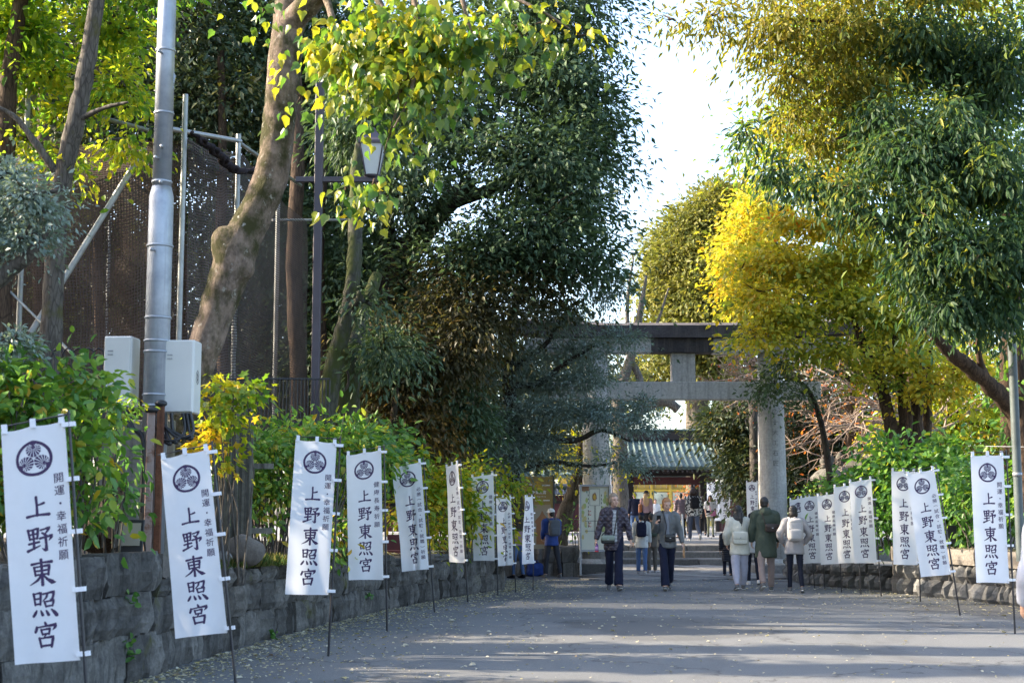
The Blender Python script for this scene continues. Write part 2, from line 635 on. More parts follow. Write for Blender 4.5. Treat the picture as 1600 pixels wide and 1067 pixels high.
LW = [Vector((-5.6, -2, 0)), Vector((-4.55, 4, 0)), Vector((-3.72, 8.5, 0))] + [G(*p) for p in ((215, 1062), (330, 1025), (440, 993), (520, 972), (600, 953), (690, 936), (785, 921))]
RW = [Vector((10.2, 8, 0)), Vector((8.75, 16, 0)), G(1576, 946), G(1396, 926)]


def lw_h(y):
    return 1.06 if y < 12.7 else 0.84 - 0.12 * min(1, max(0, (y - 12.7) / 12.5))


def polyline(pts, step):
    out = []
    for a, b in zip(pts[:-1], pts[1:]):
        n = max(1, int((b - a).length / step))
        out += [a.lerp(b, i / n) for i in range(n)]
    return out + [pts[-1]]


# raised beds behind the walls (one sheet each)
def bed(name, edge, far, mat, zf):
    mb = MB()
    pts = polyline(edge, 0.5)
    m = 14
    for p in pts:
        for i in range(m + 1):
            t = (i / m) ** 1.6
            q = p.lerp(Vector((far, p.y, 0)), t)
            mb.v.append((q.x, q.y, zf(q, i) + (0.04 * noise.noise((q.x * .9, q.y * .9, 0)) if i else -0.02)))
    for j in range(len(pts) - 1):
        for i in range(m):
            a = j * (m + 1) + i
            mb.f.append((a, a + 1, a + m + 2, a + m + 1)); mb.mi.append(0); mb.sm.append(True)
    o = build(name, mb, mat)
    o['kind'] = 'structure'


inner = [Vector((p.x - 0.18, p.y, 0)) for p in LW[:-1]] + [LW[-1] + Vector((-0.1, 0, 0))]
bed('planting_bed', inner + [Vector((-0.45, 27.5, 0)), Vector((-0.6, 31, 0))], -45, M_SOIL, lambda q, i: lw_h(q.y) - 0.05 + min(0.25, 0.03 * i))
innr = [Vector((p.x + 0.16, p.y, 0)) for p in RW]
bed('planting_bed', innr + [Vector((7.2, 31, 0))], 50, M_SOIL, lambda q, i: 0.74 + min(0.35, 0.04 * i))

# ---- stone prototypes
def stone_proto(name, mat, seed, rough=0.10, edge=0.10, nx=5, nz_=3):
    r = random.Random(seed)
    bm_v, fs = [], []
    col = [r.uniform(-rough, rough) * 0.9 for _ in range(nx + 1)]
    for j in range(nz_ + 1):
        for i in range(nx + 1):
            x, z = -0.5 + i / nx, -0.5 + j / nz_
            e = (i in (0, nx)) or (j in (0, nz_))
            bm_v.append((x + (0 if e else r.uniform(-.05, .05)), (edge if e else 0.0) + col[i] + r.uniform(-rough, rough) * 0.45, z + (r.uniform(-.02, .02) if e else 0)))
    for j in range(nz_):
        for i in range(nx):
            a = j * (nx + 1) + i
            fs.append((a, a + 1, a + nx + 2, a + nx + 1))
    base = len(bm_v)
    ring = [i for i in range(nx + 1)] + [j * (nx + 1) + nx for j in range(1, nz_ + 1)] + [nz_ * (nx + 1) + i for i in range(nx - 1, -1, -1)] + [j * (nx + 1) for j in range(nz_ - 1, 0, -1)]
    for k in ring:
        x, y, z = bm_v[k]
        bm_v.append((x * 0.96, 1.0, z * 0.96))
    m = len(ring)
    for k in range(m):
        fs.append((ring[(k + 1) % m], ring[k], base + k, base + (k + 1) % m))
    mb = MB()
    mb.add(bm_v, fs, 0, False)
    return mb.mesh(name, mat)


PROTO_DARK = [stone_proto('stone', M_WALLSTONE, i, 0.15, 0.10, 6, 4) for i in range(10)]
PROTO_RUB = [stone_proto('stone', M_RUBBLE, 20 + i, 0.18, 0.22) for i in range(8)]
PROTO_CAP = [stone_proto('cap_stone', M_CAPSTONE, 40 + i, 0.02, 0.05) for i in range(4)]


def stone_wall(name, label, pts, hf, courses, protos, capproto=None, wmin=0.3, wmax=0.62, t=0.3, core_mat=M_SOIL, y0=-99):
    root = thing(name, label, 'stone wall', pts[0].copy())
    line = polyline(pts, 0.1)
    cum = [0.0]
    for a, b in zip(line[:-1], line[1:]):
        cum.append(cum[-1] + (b - a).length)
    tot = cum[-1]

    def at(s):
        s = max(0, min(tot - 1e-4, s))
        lo = max(i for i in range(0, len(cum), 1) if cum[i] <= s) if len(cum) < 40 else int(np.searchsorted(cum, s, side='right') - 1)
        lo = min(lo, len(line) - 2)
        k = (s - cum[lo]) / max(1e-6, cum[lo + 1] - cum[lo])
        return line[lo].lerp(line[lo + 1], k), (line[lo + 1] - line[lo]).normalized()
    side = 1 if name_side.get(name, 1) > 0 else -1
    core = MB()
    for s in np.linspace(0, tot, 60):
        p, d = at(s)
        nrm = Vector((d.y, -d.x, 0)) * side
        h = hf(p.y)
        q = p - nrm * 0.14
        q2 = p - nrm * (t + 0.08)
        core.v += [tuple(q), (q.x, q.y, h - 0.08), (q2.x, q2.y, h - 0.08)]
    for i in range(59):
        a = i * 3
        core.f += [(a, a + 3, a + 4, a + 1), (a + 1, a + 4, a + 5, a + 2)]
        core.mi += [0, 0]; core.sm += [False, False]
    build('core', core, core_mat, root)
    count = 0
    zlo = 0.0
    nC = len(courses)
    for ci, frac in enumerate(courses):
        s = -rnd.uniform(0, 0.2)
        cap = capproto is not None and ci == nC - 1
        while s < tot:
            w = rnd.uniform(wmin, wmax) * (2.6 if cap else 1.0)
            if tot - (s + w) < 0.18:
                w = tot - s
            p, d = at(s + w / 2)
            h = hf(p.y)
            jz = 0.0 if cap else 0.05
            z0 = sum(courses[:ci]) * h + (noise.noise((s * 1.3, ci * 7, 1)) * jz if ci else -0.05)
            z1 = sum(courses[:ci + 1]) * h + (noise.noise((s * 1.3, (ci + 1) * 7, 1)) * jz if ci < nC - 1 else 0)
            if ci == nC - 1 and not cap:
                z1 += rnd.uniform(-0.04, 0.02)
            if p.y > y0:
                nrm = Vector((d.y, -d.x, 0)) * side
                me = rnd.choice(capproto if cap else protos)
                ob = bpy.data.objects.new('cap_stone' if cap else 'stone', me)
                C.objects.link(ob)
                ob.parent = root
                loc = p + nrm * (rnd.uniform(-0.015, 0.02) + (0.03 if cap else 0)) + Vector((0, 0, (z0 + z1) / 2))
                ob.location = loc - WL[root]
                # local x along the wall, local y into the wall
                X = d * side if side > 0 else -d
                X = d if side > 0 else -d
                Y = -nrm
                Z = Vector((0, 0, 1))
                if X.cross(Y).dot(Z) < 0:
                    X = -X
                ob.rotation_euler = Matrix((X, Y, Z)).transposed().to_euler()
                ob.scale = (w * 0.994, t, (z1 - z0) * 0.992)
                count += 1
            s += w
    return root


name_side = {'stone_retaining_wall': 1, 'rubble_wall': -1, 'low_stone_wall': 1, 'short_rubble_wall': -1}
# near, taller length; the far, lower length
k = next(i for i in range(len(LW)) if LW[i].y > 12.7)
tt = (12.7 - LW[k - 1].y) / (LW[k].y - LW[k - 1].y)
cut = LW[k - 1].lerp(LW[k], tt)
stone_wall('stone_retaining_wall', 'tall near length of dark block retaining wall behind the two largest white banners', LW[1:k] + [cut], lambda y: 1.06, [0.36, 0.32, 0.32], PROTO_DARK, None, 0.32, 0.6, 0.32, M_SOIL, 2)
stone_wall('stone_retaining_wall', 'long lower dark block retaining wall with narrow coping, curving away behind the banners', [cut] + LW[k:], lambda y: lw_h(max(y, 12.71)), [0.41, 0.38, 0.21], PROTO_DARK, None, 0.24, 0.52, 0.32)
stone_wall('stone_retaining_wall', 'short dark stone wall turning the corner at the far end of the long wall', [LW[-1] + Vector((0.02, 0.04, 0)), Vector((-0.6, 27.5, 0)), Vector((-0.75, 31, 0))], lambda y: 0.7, [0.5, 0.5], PROTO_DARK, None, 0.3, 0.5, 0.3)
stone_wall('rubble_wall', 'grey rubble wall under smooth capping slabs beside the single end banner', RW, lambda y: 0.8, [0.34, 0.36, 0.30], PROTO_RUB, PROTO_CAP, 0.26, 0.5, 0.32)
stone_wall('rubble_wall', 'short end face of the capped rubble wall, catching warm light', [RW[-1] + Vector((0.0, 0.05, 0)), RW[-1] + Vector((0.25, 0.9, 0))], lambda y: 0.78, [0.36, 0.34, 0.30], PROTO_CAP, PROTO_CAP, 0.4, 0.6, 0.3)
name_side['rubble_wall'] = -1
stone_wall('rubble_wall', 'low rough rubble wall running behind the group of five banners', [Vector((6.75, 25.7, 0)), Vector((6.1, 26.6, 0)), Vector((5.55, 27.6, 0)), Vector((5.9, 31.2, 0))], lambda y: 0.46, [0.5, 0.5], PROTO_RUB, None, 0.2, 0.4, 0.32)
stone_wall('low_stone_wall', 'low brown stone block wall behind the person in the blue jacket', [Vector((-0.5, 31.2, 0)), Vector((1.42, 31.2, 0))], lambda y: 0.62, [0.5, 0.5], [stone_proto('stone', M_CAPSTONE, 60 + i, 0.1, 0.15) for i in range(4)], None, 0.3, 0.55, 0.35)
stone_wall('low_stone_wall', 'short return of the low brown wall beside the map board', [Vector((1.44, 31.25, 0)), Vector((1.2, 36.5, 0))], lambda y: 0.6, [0.5, 0.5], PROTO_DARK, None, 0.3, 0.55, 0.35)
mb = MB()
mb.add([(-8, 31.35, .56), (1.3, 31.35, .56), (1.05, 37.2, .56), (1.0, 41.2, .56), (-8, 41.2, .56)], [(0, 1, 2, 3, 4)])
build('planting_bed', mb, M_SOIL)['kind'] = 'structure'

# wedge stone where the near wall steps down
mb = MB()
p0, p1 = cut, LW[k]
dd = (p1 - p0).normalized(); nn = Vector((dd.y, -dd.x, 0))
A = [p0 + nn * 0.02 + dd * 0.02, p0 + nn * 0.02 + dd * 0.55]
B = [p0 - nn * 0.3 + dd * 0.02, p0 - nn * 0.3 + dd * 0.55]
z0 = 0.84
vs = [A[0] + Vector((0, 0, z0)), A[1] + Vector((0, 0, z0 - 0.12)), B[1] + Vector((0, 0, z0 - 0.12)), B[0] + Vector((0, 0, z0)), A[0] + Vector((0, 0, 1.04)), A[1] + Vector((0, 0, z0 + .02)), B[1] + Vector((0, 0, z0 + .02)), B[0] + Vector((0, 0, 1.06))]
mb.add(vs, [(0, 1, 5, 4), (1, 2, 6, 5), (2, 3, 7, 6), (3, 0, 4, 7), (4, 5, 6, 7), (3, 2, 1, 0)])
tag(build('wedge_stone', mb, M_CAPSTONE), 'sloping brownish wedge stone where the near wall steps down', 'stone')

# ---- terrace, steps and stone paving in front of them
TZ = 0.48
mb = MB()
mb.box((4, 66.2, TZ / 2 - 0.06), (70, 50, TZ + 0.0))
build('terrace', mb, M_PAVE)['kind'] = 'structure'
st = thing('stone_steps', 'three wide worn stone steps rising to the shrine terrace', 'steps', (4.6, 37.4, 0))
for i in range(3):
    mb = MB()
    x = 0.9
    y0 = 37.4 + i * 1.2
    z1 = TZ * (i + 1) / 3 - 0.004 * i
    segs = [rnd.uniform(1.6, 2.3) for _ in range(4)]
    tread = []
    for w in segs:
        b2 = MB()
        b2.box((x + w / 2, y0 + 0.65, z1 / 2), (w - 0.012, 1.3 + (0.9 if i == 2 else 0), z1), bevel=0.02)
        build('step_block', b2, M_STEP, st)
        x += w
pv = thing('stone_paving', 'grey flagstones laid on the slant in front of the steps', 'paving', (3.5, 33, 0.0))
ang = R(32)
ca, sa = math.cos(ang), math.sin(ang)
np_ = 0
slab_meshes = []
for i in range(4):
    b2 = MB()
    b2.box((0, 0, 0), (1, 1, 1), bevel=0.02)
    slab_meshes.append(b2.mesh('flagstone', M_PAVE))
for i in range(-14, 15):
    off = rnd.uniform(0, 1)
    for j in range(-12, 12):
        u, w = i * 0.62, (j + off) * 1.15
        x, y = 4.0 + u * ca - w * sa, 33.2 + u * sa + w * ca
        if 1.55 < x < 7.3 and 29.3 + 0.15 * (x - 3) < y < 37.2:
            ob = bpy.data.objects.new('flagstone', rnd.choice(slab_meshes))
            C.objects.link(ob); ob.parent = pv
            ob.location = Vector((x, y, 0.012 + rnd.uniform(-.004, .004))) - WL[pv]
            ob.rotation_euler = (rnd.uniform(-.004, .004), rnd.uniform(-.004, .004), ang + math.pi / 2)
            ob.scale = (1.12, 0.59, 0.04)
mb = MB()
mb.box((4.4, 28.9, 0.008), (7.4, 0.22, 0.02))
tag(build('kerb_strip', mb, M_PAVE), kind='structure')

# ------------------------------------------------------------------ lettering: brush characters as ribbons, small ones from the built-in typeface
BR = {
    'ue': [([(47, 92), (48, 50), (47, 12)], [8, 7, 9]), ([(48, 56), (62, 58), (77, 63)], [5, 6, 8]), ([(6, 10), (45, 14), (95, 13)], [9, 6, 10])],
    'no': [([(9, 92), (11, 72), (14, 52)], [8, 6, 6]), ([(9, 89), (30, 92), (46, 95), (44, 74), (41, 54)], [6, 5, 8, 7, 6]), ([(14, 72), (41, 75)], 5), ([(14, 54), (41, 57)], 5),
           ([(27, 90), (28, 50), (27, 16)], 7), ([(8, 36), (48, 41)], 6), ([(2, 8), (24, 16), (50, 26)], [9, 6, 4]),
           ([(55, 87), (70, 90), (88, 94), (79, 80), (70, 70)], [6, 5, 9, 6, 4]), ([(59, 76), (66, 71), (74, 63)], [5, 7, 9]),
           ([(50, 54), (75, 59), (97, 62), (91, 52), (84, 44)], [7, 6, 9, 7, 3]), ([(72, 57), (73, 30), (72, 6), (66, 7), (57, 15)], [8, 7, 10, 7, 2])],
    'higashi': [([(13, 82), (50, 86), (88, 87)], [8, 5, 9]), ([(49, 99), (50, 50), (50, 0)], [8, 7, 9]), ([(22, 71), (24, 52), (26, 37)], [7, 6, 6]), ([(22, 70), (50, 72), (78, 74), (75, 55), (73, 37)], [5, 5, 9, 7, 6]),
                ([(26, 55), (73, 57)], 5), ([(26, 40), (73, 42)], 5), ([(48, 40), (32, 20), (2, 3)], [7, 7, 2]), ([(52, 40), (70, 20), (86, 9), (99, 7)], [4, 8, 13, 2])],
    'teru': [([(12, 92), (14, 70), (16, 46)], [8, 6, 6]), ([(12, 90), (26, 92), (40, 94), (38, 70), (36, 46)], [5, 5, 8, 7, 6]), ([(15, 70), (37, 72)], 5), ([(16, 49), (36, 51)], 5),
             ([(48, 88), (66, 91), (90, 94), (87, 78), (82, 64), (74, 67)], [6, 5, 9, 7, 7, 2]), ([(65, 90), (60, 74), (45, 60)], [7, 6, 2]),
             ([(53, 58), (55, 48), (58, 36)], [7, 6, 5]), ([(53, 57), (70, 59), (88, 61), (85, 48), (82, 38)], [5, 5, 8, 6, 5]), ([(57, 39), (83, 41)], 5),
             ([(20, 25), (14, 14), (5, 2)], [5, 9, 7]), ([(36, 24), (40, 14), (43, 5)], [4, 8, 9]), ([(57, 24), (62, 14), (66, 5)], [4, 8, 9]), ([(77, 27), (88, 15), (97, 2)], [4, 10, 11])],
    'miya': [([(49, 100), (52, 93), (54, 86)], [5, 8, 8]), ([(15, 84), (14, 74), (9, 62)], [5, 9, 8]), ([(15, 80), (50, 84), (92, 88), (86, 76), (78, 68)], [5, 5, 10, 7, 2]),
             ([(33, 72), (35, 60), (38, 50)], [7, 6, 5]), ([(33, 70), (50, 72), (68, 74), (65, 62), (63, 51)], [5, 5, 8, 6, 5]), ([(37, 53), (64, 55)], 5), ([(52, 54), (47, 46), (42, 38)], [6, 5, 3]),
             ([(24, 39), (27, 20), (30, 2)], [8, 7, 7]), ([(24, 37), (50, 39), (79, 42), (75, 22), (71, 2)], [5, 5, 9, 8, 7]), ([(29, 7), (72, 10)], 6)],
}


def ribbon(uv_pts, w):
    """quads of a brush stroke in the plane, with a rounded start and end"""
    if not hasattr(w, '__len__'):
        w = [w * 1.15, w * 0.85, w * 1.2][:max(2, len(uv_pts))] if len(uv_pts) > 2 else [w * 1.1, w * 1.1]
    w = [x * 1.42 for x in w]
    pts = [Vector((a, b, 0)) for a, b in uv_pts]
    sharp = len(pts) > 4
    out, wo = [], []
    for i in range(len(pts) - 1):
        m = 3
        for t in range(m):
            out.append(pts[i].lerp(pts[i + 1], t / m)); wo.append(w[i] + (w[i + 1] - w[i]) * t / m)
    out.append(pts[-1]); wo.append(w[-1])
    if not sharp and len(pts) == 3:
        out, wo = catmull(pts, w, 5)
    vs = []
    n = len(out)
    # extend ends a little so the stroke starts and stops with a rounded head
    d0 = (out[1] - out[0]).normalized(); d1 = (out[-1] - out[-2]).normalized()
    out = [out[0] - d0 * wo[0] * 0.35] + out + [out[-1] + d1 * wo[-1] * 0.35]
    wo = [wo[0] * 0.55] + wo + [wo[-1] * 0.5]
    for i, p in enumerate(out):
        d = (out[min(i + 1, len(out) - 1)] - out[max(i - 1, 0)]).normalized()
        q = Vector((-d.y, d.x, 0))
        vs += [p + q * wo[i] * 0.5, p - q * wo[i] * 0.5]
    fs = [(2 * i, 2 * i + 1, 2 * i + 3, 2 * i + 2) for i in range(len(out) - 1)]
    return vs, fs


_glyph = {}


def font_glyph(ch, fat=0.012):
    key = (ch, fat)
    if key not in _glyph:
        cu = bpy.data.curves.new('glyph', 'FONT')
        cu.body = ch
        cu.offset = fat
        cu.resolution_u = 2
        ob = bpy.data.objects.new('glyph', cu)
        C.objects.link(ob)
        dg = bpy.context.evaluated_depsgraph_get()
        me = bpy.data.meshes.new_from_object(ob.evaluated_get(dg))
        _glyph[key] = ([(v.co.x, v.co.y) for v in me.vertices], [tuple(p.vertices) for p in me.polygons])
        bpy.data.objects.remove(ob)
        bpy.data.curves.remove(cu)
        bpy.data.meshes.remove(me)
    return _glyph[key]


def crest(cx, cy, r, with_veins=False):
    """the round crest with three veined leaves: list of (verts2d, faces)"""
    out, veins = [], []
    n = 40
    vs, fs = [], []
    for k in range(n):
        t = 2 * math.pi * k / n
        vs += [(cx + r * math.cos(t), cy + r * math.sin(t)), (cx + r * 0.83 * math.cos(t), cy + r * 0.83 * math.sin(t))]
    for k in range(n):
        a, b = 2 * k, 2 * ((k + 1) % n)
        fs.append((a, b, b + 1, a + 1))
    out.append((vs, fs))
    for L in range(3):
        a0 = math.pi / 2 + L * 2 * math.pi / 3
        ax, ay = math.cos(a0), math.sin(a0)
        bx, by = -ay, ax
        T = lambda u, v: (cx + r * (u * ax + v * bx), cy + r * (u * ay + v * by))
        # notch wedge joining the ring
        out.append(([T(0.86, -0.2), T(0.86, 0.2), T(0.66, 0.0)], [(0, 1, 2)]))
        # heart-shaped leaf body, tip to the centre of the crest
        prof = [(0, .57), (12, .55), (28, .52), (45, .485), (62, .45), (80, .41), (98, .365), (116, .31), (134, .255), (150, .20), (164, .14), (174, .07)]
        rad = lambda t: float(np.interp(abs(t), [p[0] for p in prof], [p[1] for p in prof]))
        pts_ = [T(0.62 - rad(t) * math.cos(R(t)), rad(t) * math.sin(R(t))) for t in range(-174, 175, 12)]
        n_ = len(pts_)
        ctr = T(0.62, 0)
        out.append(([ctr] + pts_, [(0, i + 1, i + 2) for i in range(n_ - 1)]))
        for t in (0, 22, -22, 44, -44, 66, -66, 88, -88, 110, -110, 132, -132):
            d0 = (-math.cos(R(t)), math.sin(R(t)))
            q = (-d0[1], d0[0])
            r1 = rad(t) * (1.02 if t else .97)
            w0, w1 = .008, .021
            veins.append(([T(.62 + d0[0] * .10 + q[0] * w0, d0[1] * .10 + q[1] * w0), T(.62 + d0[0] * .10 - q[0] * w0, d0[1] * .10 - q[1] * w0), T(.62 + d0[0] * r1 - q[0] * w1, d0[1] * r1 - q[1] * w1), T(.62 + d0[0] * r1 + q[0] * w1, d0[1] * r1 + q[1] * w1)], [(0, 1, 2, 3)]))
        for t in (150, -150):
            d0 = (-math.cos(R(t)), math.sin(R(t)))
            arc = []
            for a_ in range(0, 6):
                tt_ = (100 + a_ * 14) * (1 if t > 0 else -1)
                rr_ = rad(tt_) * .80
                arc += [T(.62 - rr_ * math.cos(R(tt_)), rr_ * math.sin(R(tt_))), T(.62 - rr_ * .90 * math.cos(R(tt_)), rr_ * .90 * math.sin(R(tt_)))]
            veins.append((arc, [(2 * i, 2 * i + 1, 2 * i + 3, 2 * i + 2) for i in range(5)]))
    if with_veins:
        return out, veins
    return out


def add_flat(mb, shapes, place, lift0=0.0, mi=0):
    for i, (vs, fs) in enumerate(shapes):
        mb.add([place(v[0], v[1], lift0 + 0.00003 * (i % 7)) for v in vs], fs, mi)


def brush_shapes(key, x, y, w, h):
    out = []
    for pts, ww in BR[key]:
        vs, fs = ribbon(pts, ww)
        out.append(([(x + v.x / 100 * w, y + v.y / 100 * h) for v in vs], fs))
    return out


def font_shapes(ch, cx, cy, size, fat=0.012):
    vs, fs = font_glyph(ch, fat)
    if not vs:
        return []
    xs = [v[0] for v in vs]; ys = [v[1] for v in vs]
    mx, my = (min(xs) + max(xs)) / 2, 0.36
    if ch in '︵︶・':
        my = (min(ys) + max(ys)) / 2
    return [([(cx + (v[0] - mx) * size, cy + (v[1] - my) * size) for v in vs], fs)]


def font_line(text, cx, cy, size, fat=0.012, pitch=1.05):
    out = []
    n = len(text)
    for i, ch in enumerate(text):
        out += font_shapes(ch, cx + (i - (n - 1) / 2) * size * pitch, cy, size, fat)
    return out


M_INK = mat_plain('banner_ink', (0.045, 0.022, 0.075), 0.7, 0.15, 20)
SIDE = {'luck': '開運・幸福祈願', 'health': '健康長寿祈願', 'win': '必勝︵試合・試験・就職︶祈願'}


def mat_cloth(name, col=(0.86, 0.86, 0.88), trans=0.3):
    m, nt, b = mat_new(name)
    v = coords(nt)
    f = noise_tex(nt, v, 6, 4, 0.6)
    c = ramp(nt, f, [(0.3, tuple(x * 0.94 for x in col)), (0.7, col)])
    nt.links.new(c, b.inputs['Base Color'])
    b.inputs['Roughness'].default_value = 0.75
    b.inputs['Specular IOR Level'].default_value = 0.2
    wv = nt.nodes.new('ShaderNodeTexWave')
    wv.inputs['Scale'].default_value = 160
    nt.links.new(v, wv.inputs[0])
    bump(nt, b, wv.outputs['Fac'], 0.05, 0.002)
    t = nt.nodes.new('ShaderNodeBsdfTranslucent')
    nt.links.new(c, t.inputs[0])
    mx = nt.nodes.new('ShaderNodeMixShader')
    mx.inputs[0].default_value = trans
    nt.links.new(b.outputs[0], mx.inputs[1]); nt.links.new(t.outputs[0], mx.inputs[2])
    nt.links.new(mx.outputs[0], nt.nodes['Material Output'].inputs[0])
    return m


M_CLOTH = mat_cloth('banner_cloth')
M_TAB = mat_plain('banner_tab', (0.78, 0.78, 0.80), 0.6, 0.05)
M_POLE = mat_plain('banner_pole', (0.02, 0.02, 0.024), 0.4, 0.2)
FW, FL, FTOP, FBOT = 0.42, 1.55, 2.16, 0.61


def banner(label, base, top, side, yaw=0.0, fold=0.006, fold_right=0.0, skew=0.0, seed=0, z0=0.0, group='white shrine banners along the path'):
    """base and top: the pole's two ends in the place; the cloth hangs to the west of the pole"""
    d = top - base
    Hh = d.length
    k = Hh / 2.22
    root = thing('banner_flag', label, 'banner', base, group)
    zax = d.normalized()
    xax = Vector((math.cos(yaw), math.sin(yaw), 0))
    xax = (xax - zax * xax.dot(zax)).normalized()
    yax = zax.cross(xax)
    root.rotation_euler = Matrix((xax, yax, zax)).transposed().to_euler()
    root.scale = (k, k, k)
    r = random.Random(seed)
    ph = [r.uniform(0, 6.28) for _ in range(6)]

    def place(u, v, lift=0.0):
        """u 0..1 from free edge to pole edge, v 0..1 downwards"""
        x = -FW - 0.035 + u * FW
        z = FTOP - v * FL
        bulge = math.sin(ph[0] + u * 3.2 + v * 1.7) * fold * 1.6 + math.sin(ph[1] + u * 9 - v * 2.5) * fold * 0.8 * v + math.sin(ph[2] + u * 5 + v * 6) * fold * 0.5
        # top edge sags between its tabs; lower corner swings a little
        z -= 0.012 * (1 - v) ** 6 * abs(math.sin(u * math.pi * 2)) - 0.006 * v * math.sin(ph[3] + u * 3)
        z += skew * (u - 1) * (1 - v) * 1.0
        x += (1 - u) * v * 0.02 * math.sin(ph[4])
        y = -bulge
        if fold_right:
            # a deep pleat where the cloth has been blown back on itself
            c = 0.60 - 0.05 * v
            g = math.exp(-((u - c) / 0.085) ** 2) * min(1, max(0, (v - 0.12) * 2.2))
            y += fold_right * g
            x += (0.55 * FW * fold_right * 4.0) * (1 / (1 + math.exp(-(c - u) * 22))) * min(1, max(0, (v - 0.12) * 1.6)) * 0.5
        return (x, y - lift, z)
    mb = MB()
    nu, nv = 22, 40
    for j in range(nv + 1):
        for i in range(nu + 1):
            mb.v.append(place(i / nu, j / nv))
    for j in range(nv):
        for i in range(nu):
            a = j * (nu + 1) + i
            mb.f.append((a, a + nu + 1, a + nu + 2, a + 1)); mb.mi.append(0); mb.sm.append(True)
    cloth = build('cloth', mb, M_CLOTH, root, local=True)
    asp = FW / FL
    lift = 0.0022 if fold_right == 0 else 0.004
    put = lambda x, y, l=0.0: place(x / FW, -y / FL, lift + l)
    mb = MB()
    dark, veins = crest(FW * 0.50, -0.215, 0.118, True)
    add_flat(mb, dark, put)
    add_flat(mb, veins, put, 0.0012, 1)
    build('crest', mb, [M_INK, M_TAB], cloth, local=True)
    mb = MB()
    for key, vc, sz in (('ue', 0.345, 0.155), ('no', 0.485, 0.165), ('higashi', 0.622, 0.17), ('teru', 0.755, 0.165), ('miya', 0.885, 0.165)):
        x0 = FW * 0.50 - sz / 2
        add_flat(mb, brush_shapes(key, x0, -vc * FL - sz / 2, sz, sz), put)
    build('lettering', mb, M_INK, cloth, local=True)
    mb = MB()
    s = SIDE[side]
    v0, v1 = {'luck': (0.235, 0.56), 'health': (0.265, 0.575), 'win': (0.25, 0.885)}[side]
    for i, ch in enumerate(s):
        y = -(v0 + (v1 - v0) * i / (len(s) - 1)) * FL
        add_flat(mb, font_shapes(ch, FW * 0.845, y, 0.070 if side != 'win' else 0.063, 0.007), put)
    build('side_lettering', mb, M_INK, cloth, local=True)
    mb = MB()
    mb.tube([(0, 0, -0.02), (0, 0, 1.2), (0, 0, 2.22)], [0.0125, 0.012, 0.009], 8)
    build('pole', mb, M_POLE, root, local=True)
    mb = MB()
    mb.tube([(0.012, 0.0, FTOP + 0.035), (-FW * 0.5, 0.0, FTOP + 0.035 - skew * 0.5), (-FW - 0.06, 0.0, FTOP + 0.03 - skew)], 0.006, 6)
    build('crossbar', mb, M_POLE, root, local=True)
    for u in (0.06, 0.52, 0.95):
        p = Vector(place(u, 0.0))
        mb = MB()
        mb.box((p.x, p.y - 0.003, p.z + 0.016), (0.034, 0.018, 0.062))
        build('tab', mb, M_TAB, root, local=True)
    for v in (0.02, 0.25, 0.47, 0.71, 0.975):
        p = Vector(place(1.0, v))
        mb = MB()
        mb.box((p.x + 0.028, (p.y) * 0.5 - 0.002, p.z), (0.085, 0.03, 0.03))
        build('tab', mb, M_TAB, root, local=True)
    return root
# ------------------------------------------------------------------ torii
TY = 33.0
zt = lambda py: P(800, py, TY).z
tx = lambda px: P(px, 700, TY).x
to = thing('stone_torii', 'tall grey stone torii gateway with a dark stained lintel at the end of the path', 'torii', (4.0, TY, 0))
for px in (932, 1208):
    mb = MB()
    x = P(px, 800, TY).x
    mb.lathe([(0.33, 0.30), (0.325, 1.5), (0.305, 3.4), (0.29, zt(551))], (x, TY, 0), 20)
    mb.lathe([(0.45, 0.0), (0.45, 0.10), (0.42, 0.22), (0.36, 0.30)], (x, TY, 0.02), 20)
    pil = build('pillar', mb, M_GRANITE, to)
    if px == 1208:
        # worn cut inscription: a column of incised strokes, too worn to read
        mb = MB()
        for i, ch in enumerate('〇十大工石匠'):
            z = zt(645) - i * 0.235
            rr = 0.322
            for vs, fs in font_shapes(ch, 0, 0, 0.14, 0.0):
                mb.add([(x + 0.03 + v[0], TY - math.sqrt(max(0.0, rr * rr - (0.03 + v[0]) ** 2)) - 0.004, z + v[1]) for v in vs], fs)
        build('inscription', mb, M_RUBBLE, pil)
mb = MB(); mb.box(((tx(932) + tx(1208)) / 2, TY, (zt(597) + zt(625)) / 2), (6.3, 0.34, zt(597) - zt(625)), bevel=0.02); build('tie_beam', mb, M_GRANITE, to)
mb = MB(); mb.box((tx(1068.5), TY, (zt(552) + zt(598)) / 2), (0.55, 0.30, zt(552) - zt(598) - 0.006), bevel=0.015); build('strut', mb, M_GRANITE, to)


def curved_beam(name, zlo, zhi, x0, x1, depth, mat, parent, lift=0.35, slope=0.0):
    mb = MB()
    n = 24
    cx = (x0 + x1) / 2
    for i in range(n + 1):
        x = x0 + (x1 - x0) * i / n
        q = abs((x - cx) / ((x1 - x0) / 2))
        up = lift * max(0, q - 0.35) ** 2
        mb.v += [(x, TY - depth / 2, zlo + up), (x, TY + depth / 2, zlo + up), (x, TY + depth / 2, zhi + up * 1.1), (x, TY, zhi + up * 1.1 + slope), (x, TY - depth / 2, zhi + up * 1.1)]
    for i in range(n):
        a = i * 5
        for k in range(5):
            mb.f.append((a + k, a + (k + 1) % 5, a + 5 + (k + 1) % 5, a + 5 + k)); mb.mi.append(0); mb.sm.append(False)
    mb.f += [(0, 4, 3, 2, 1), (n * 5, n * 5 + 1, n * 5 + 2, n * 5 + 3, n * 5 + 4)]; mb.mi += [0, 0]; mb.sm += [False, False]
    return build(name, mb, mat, parent)


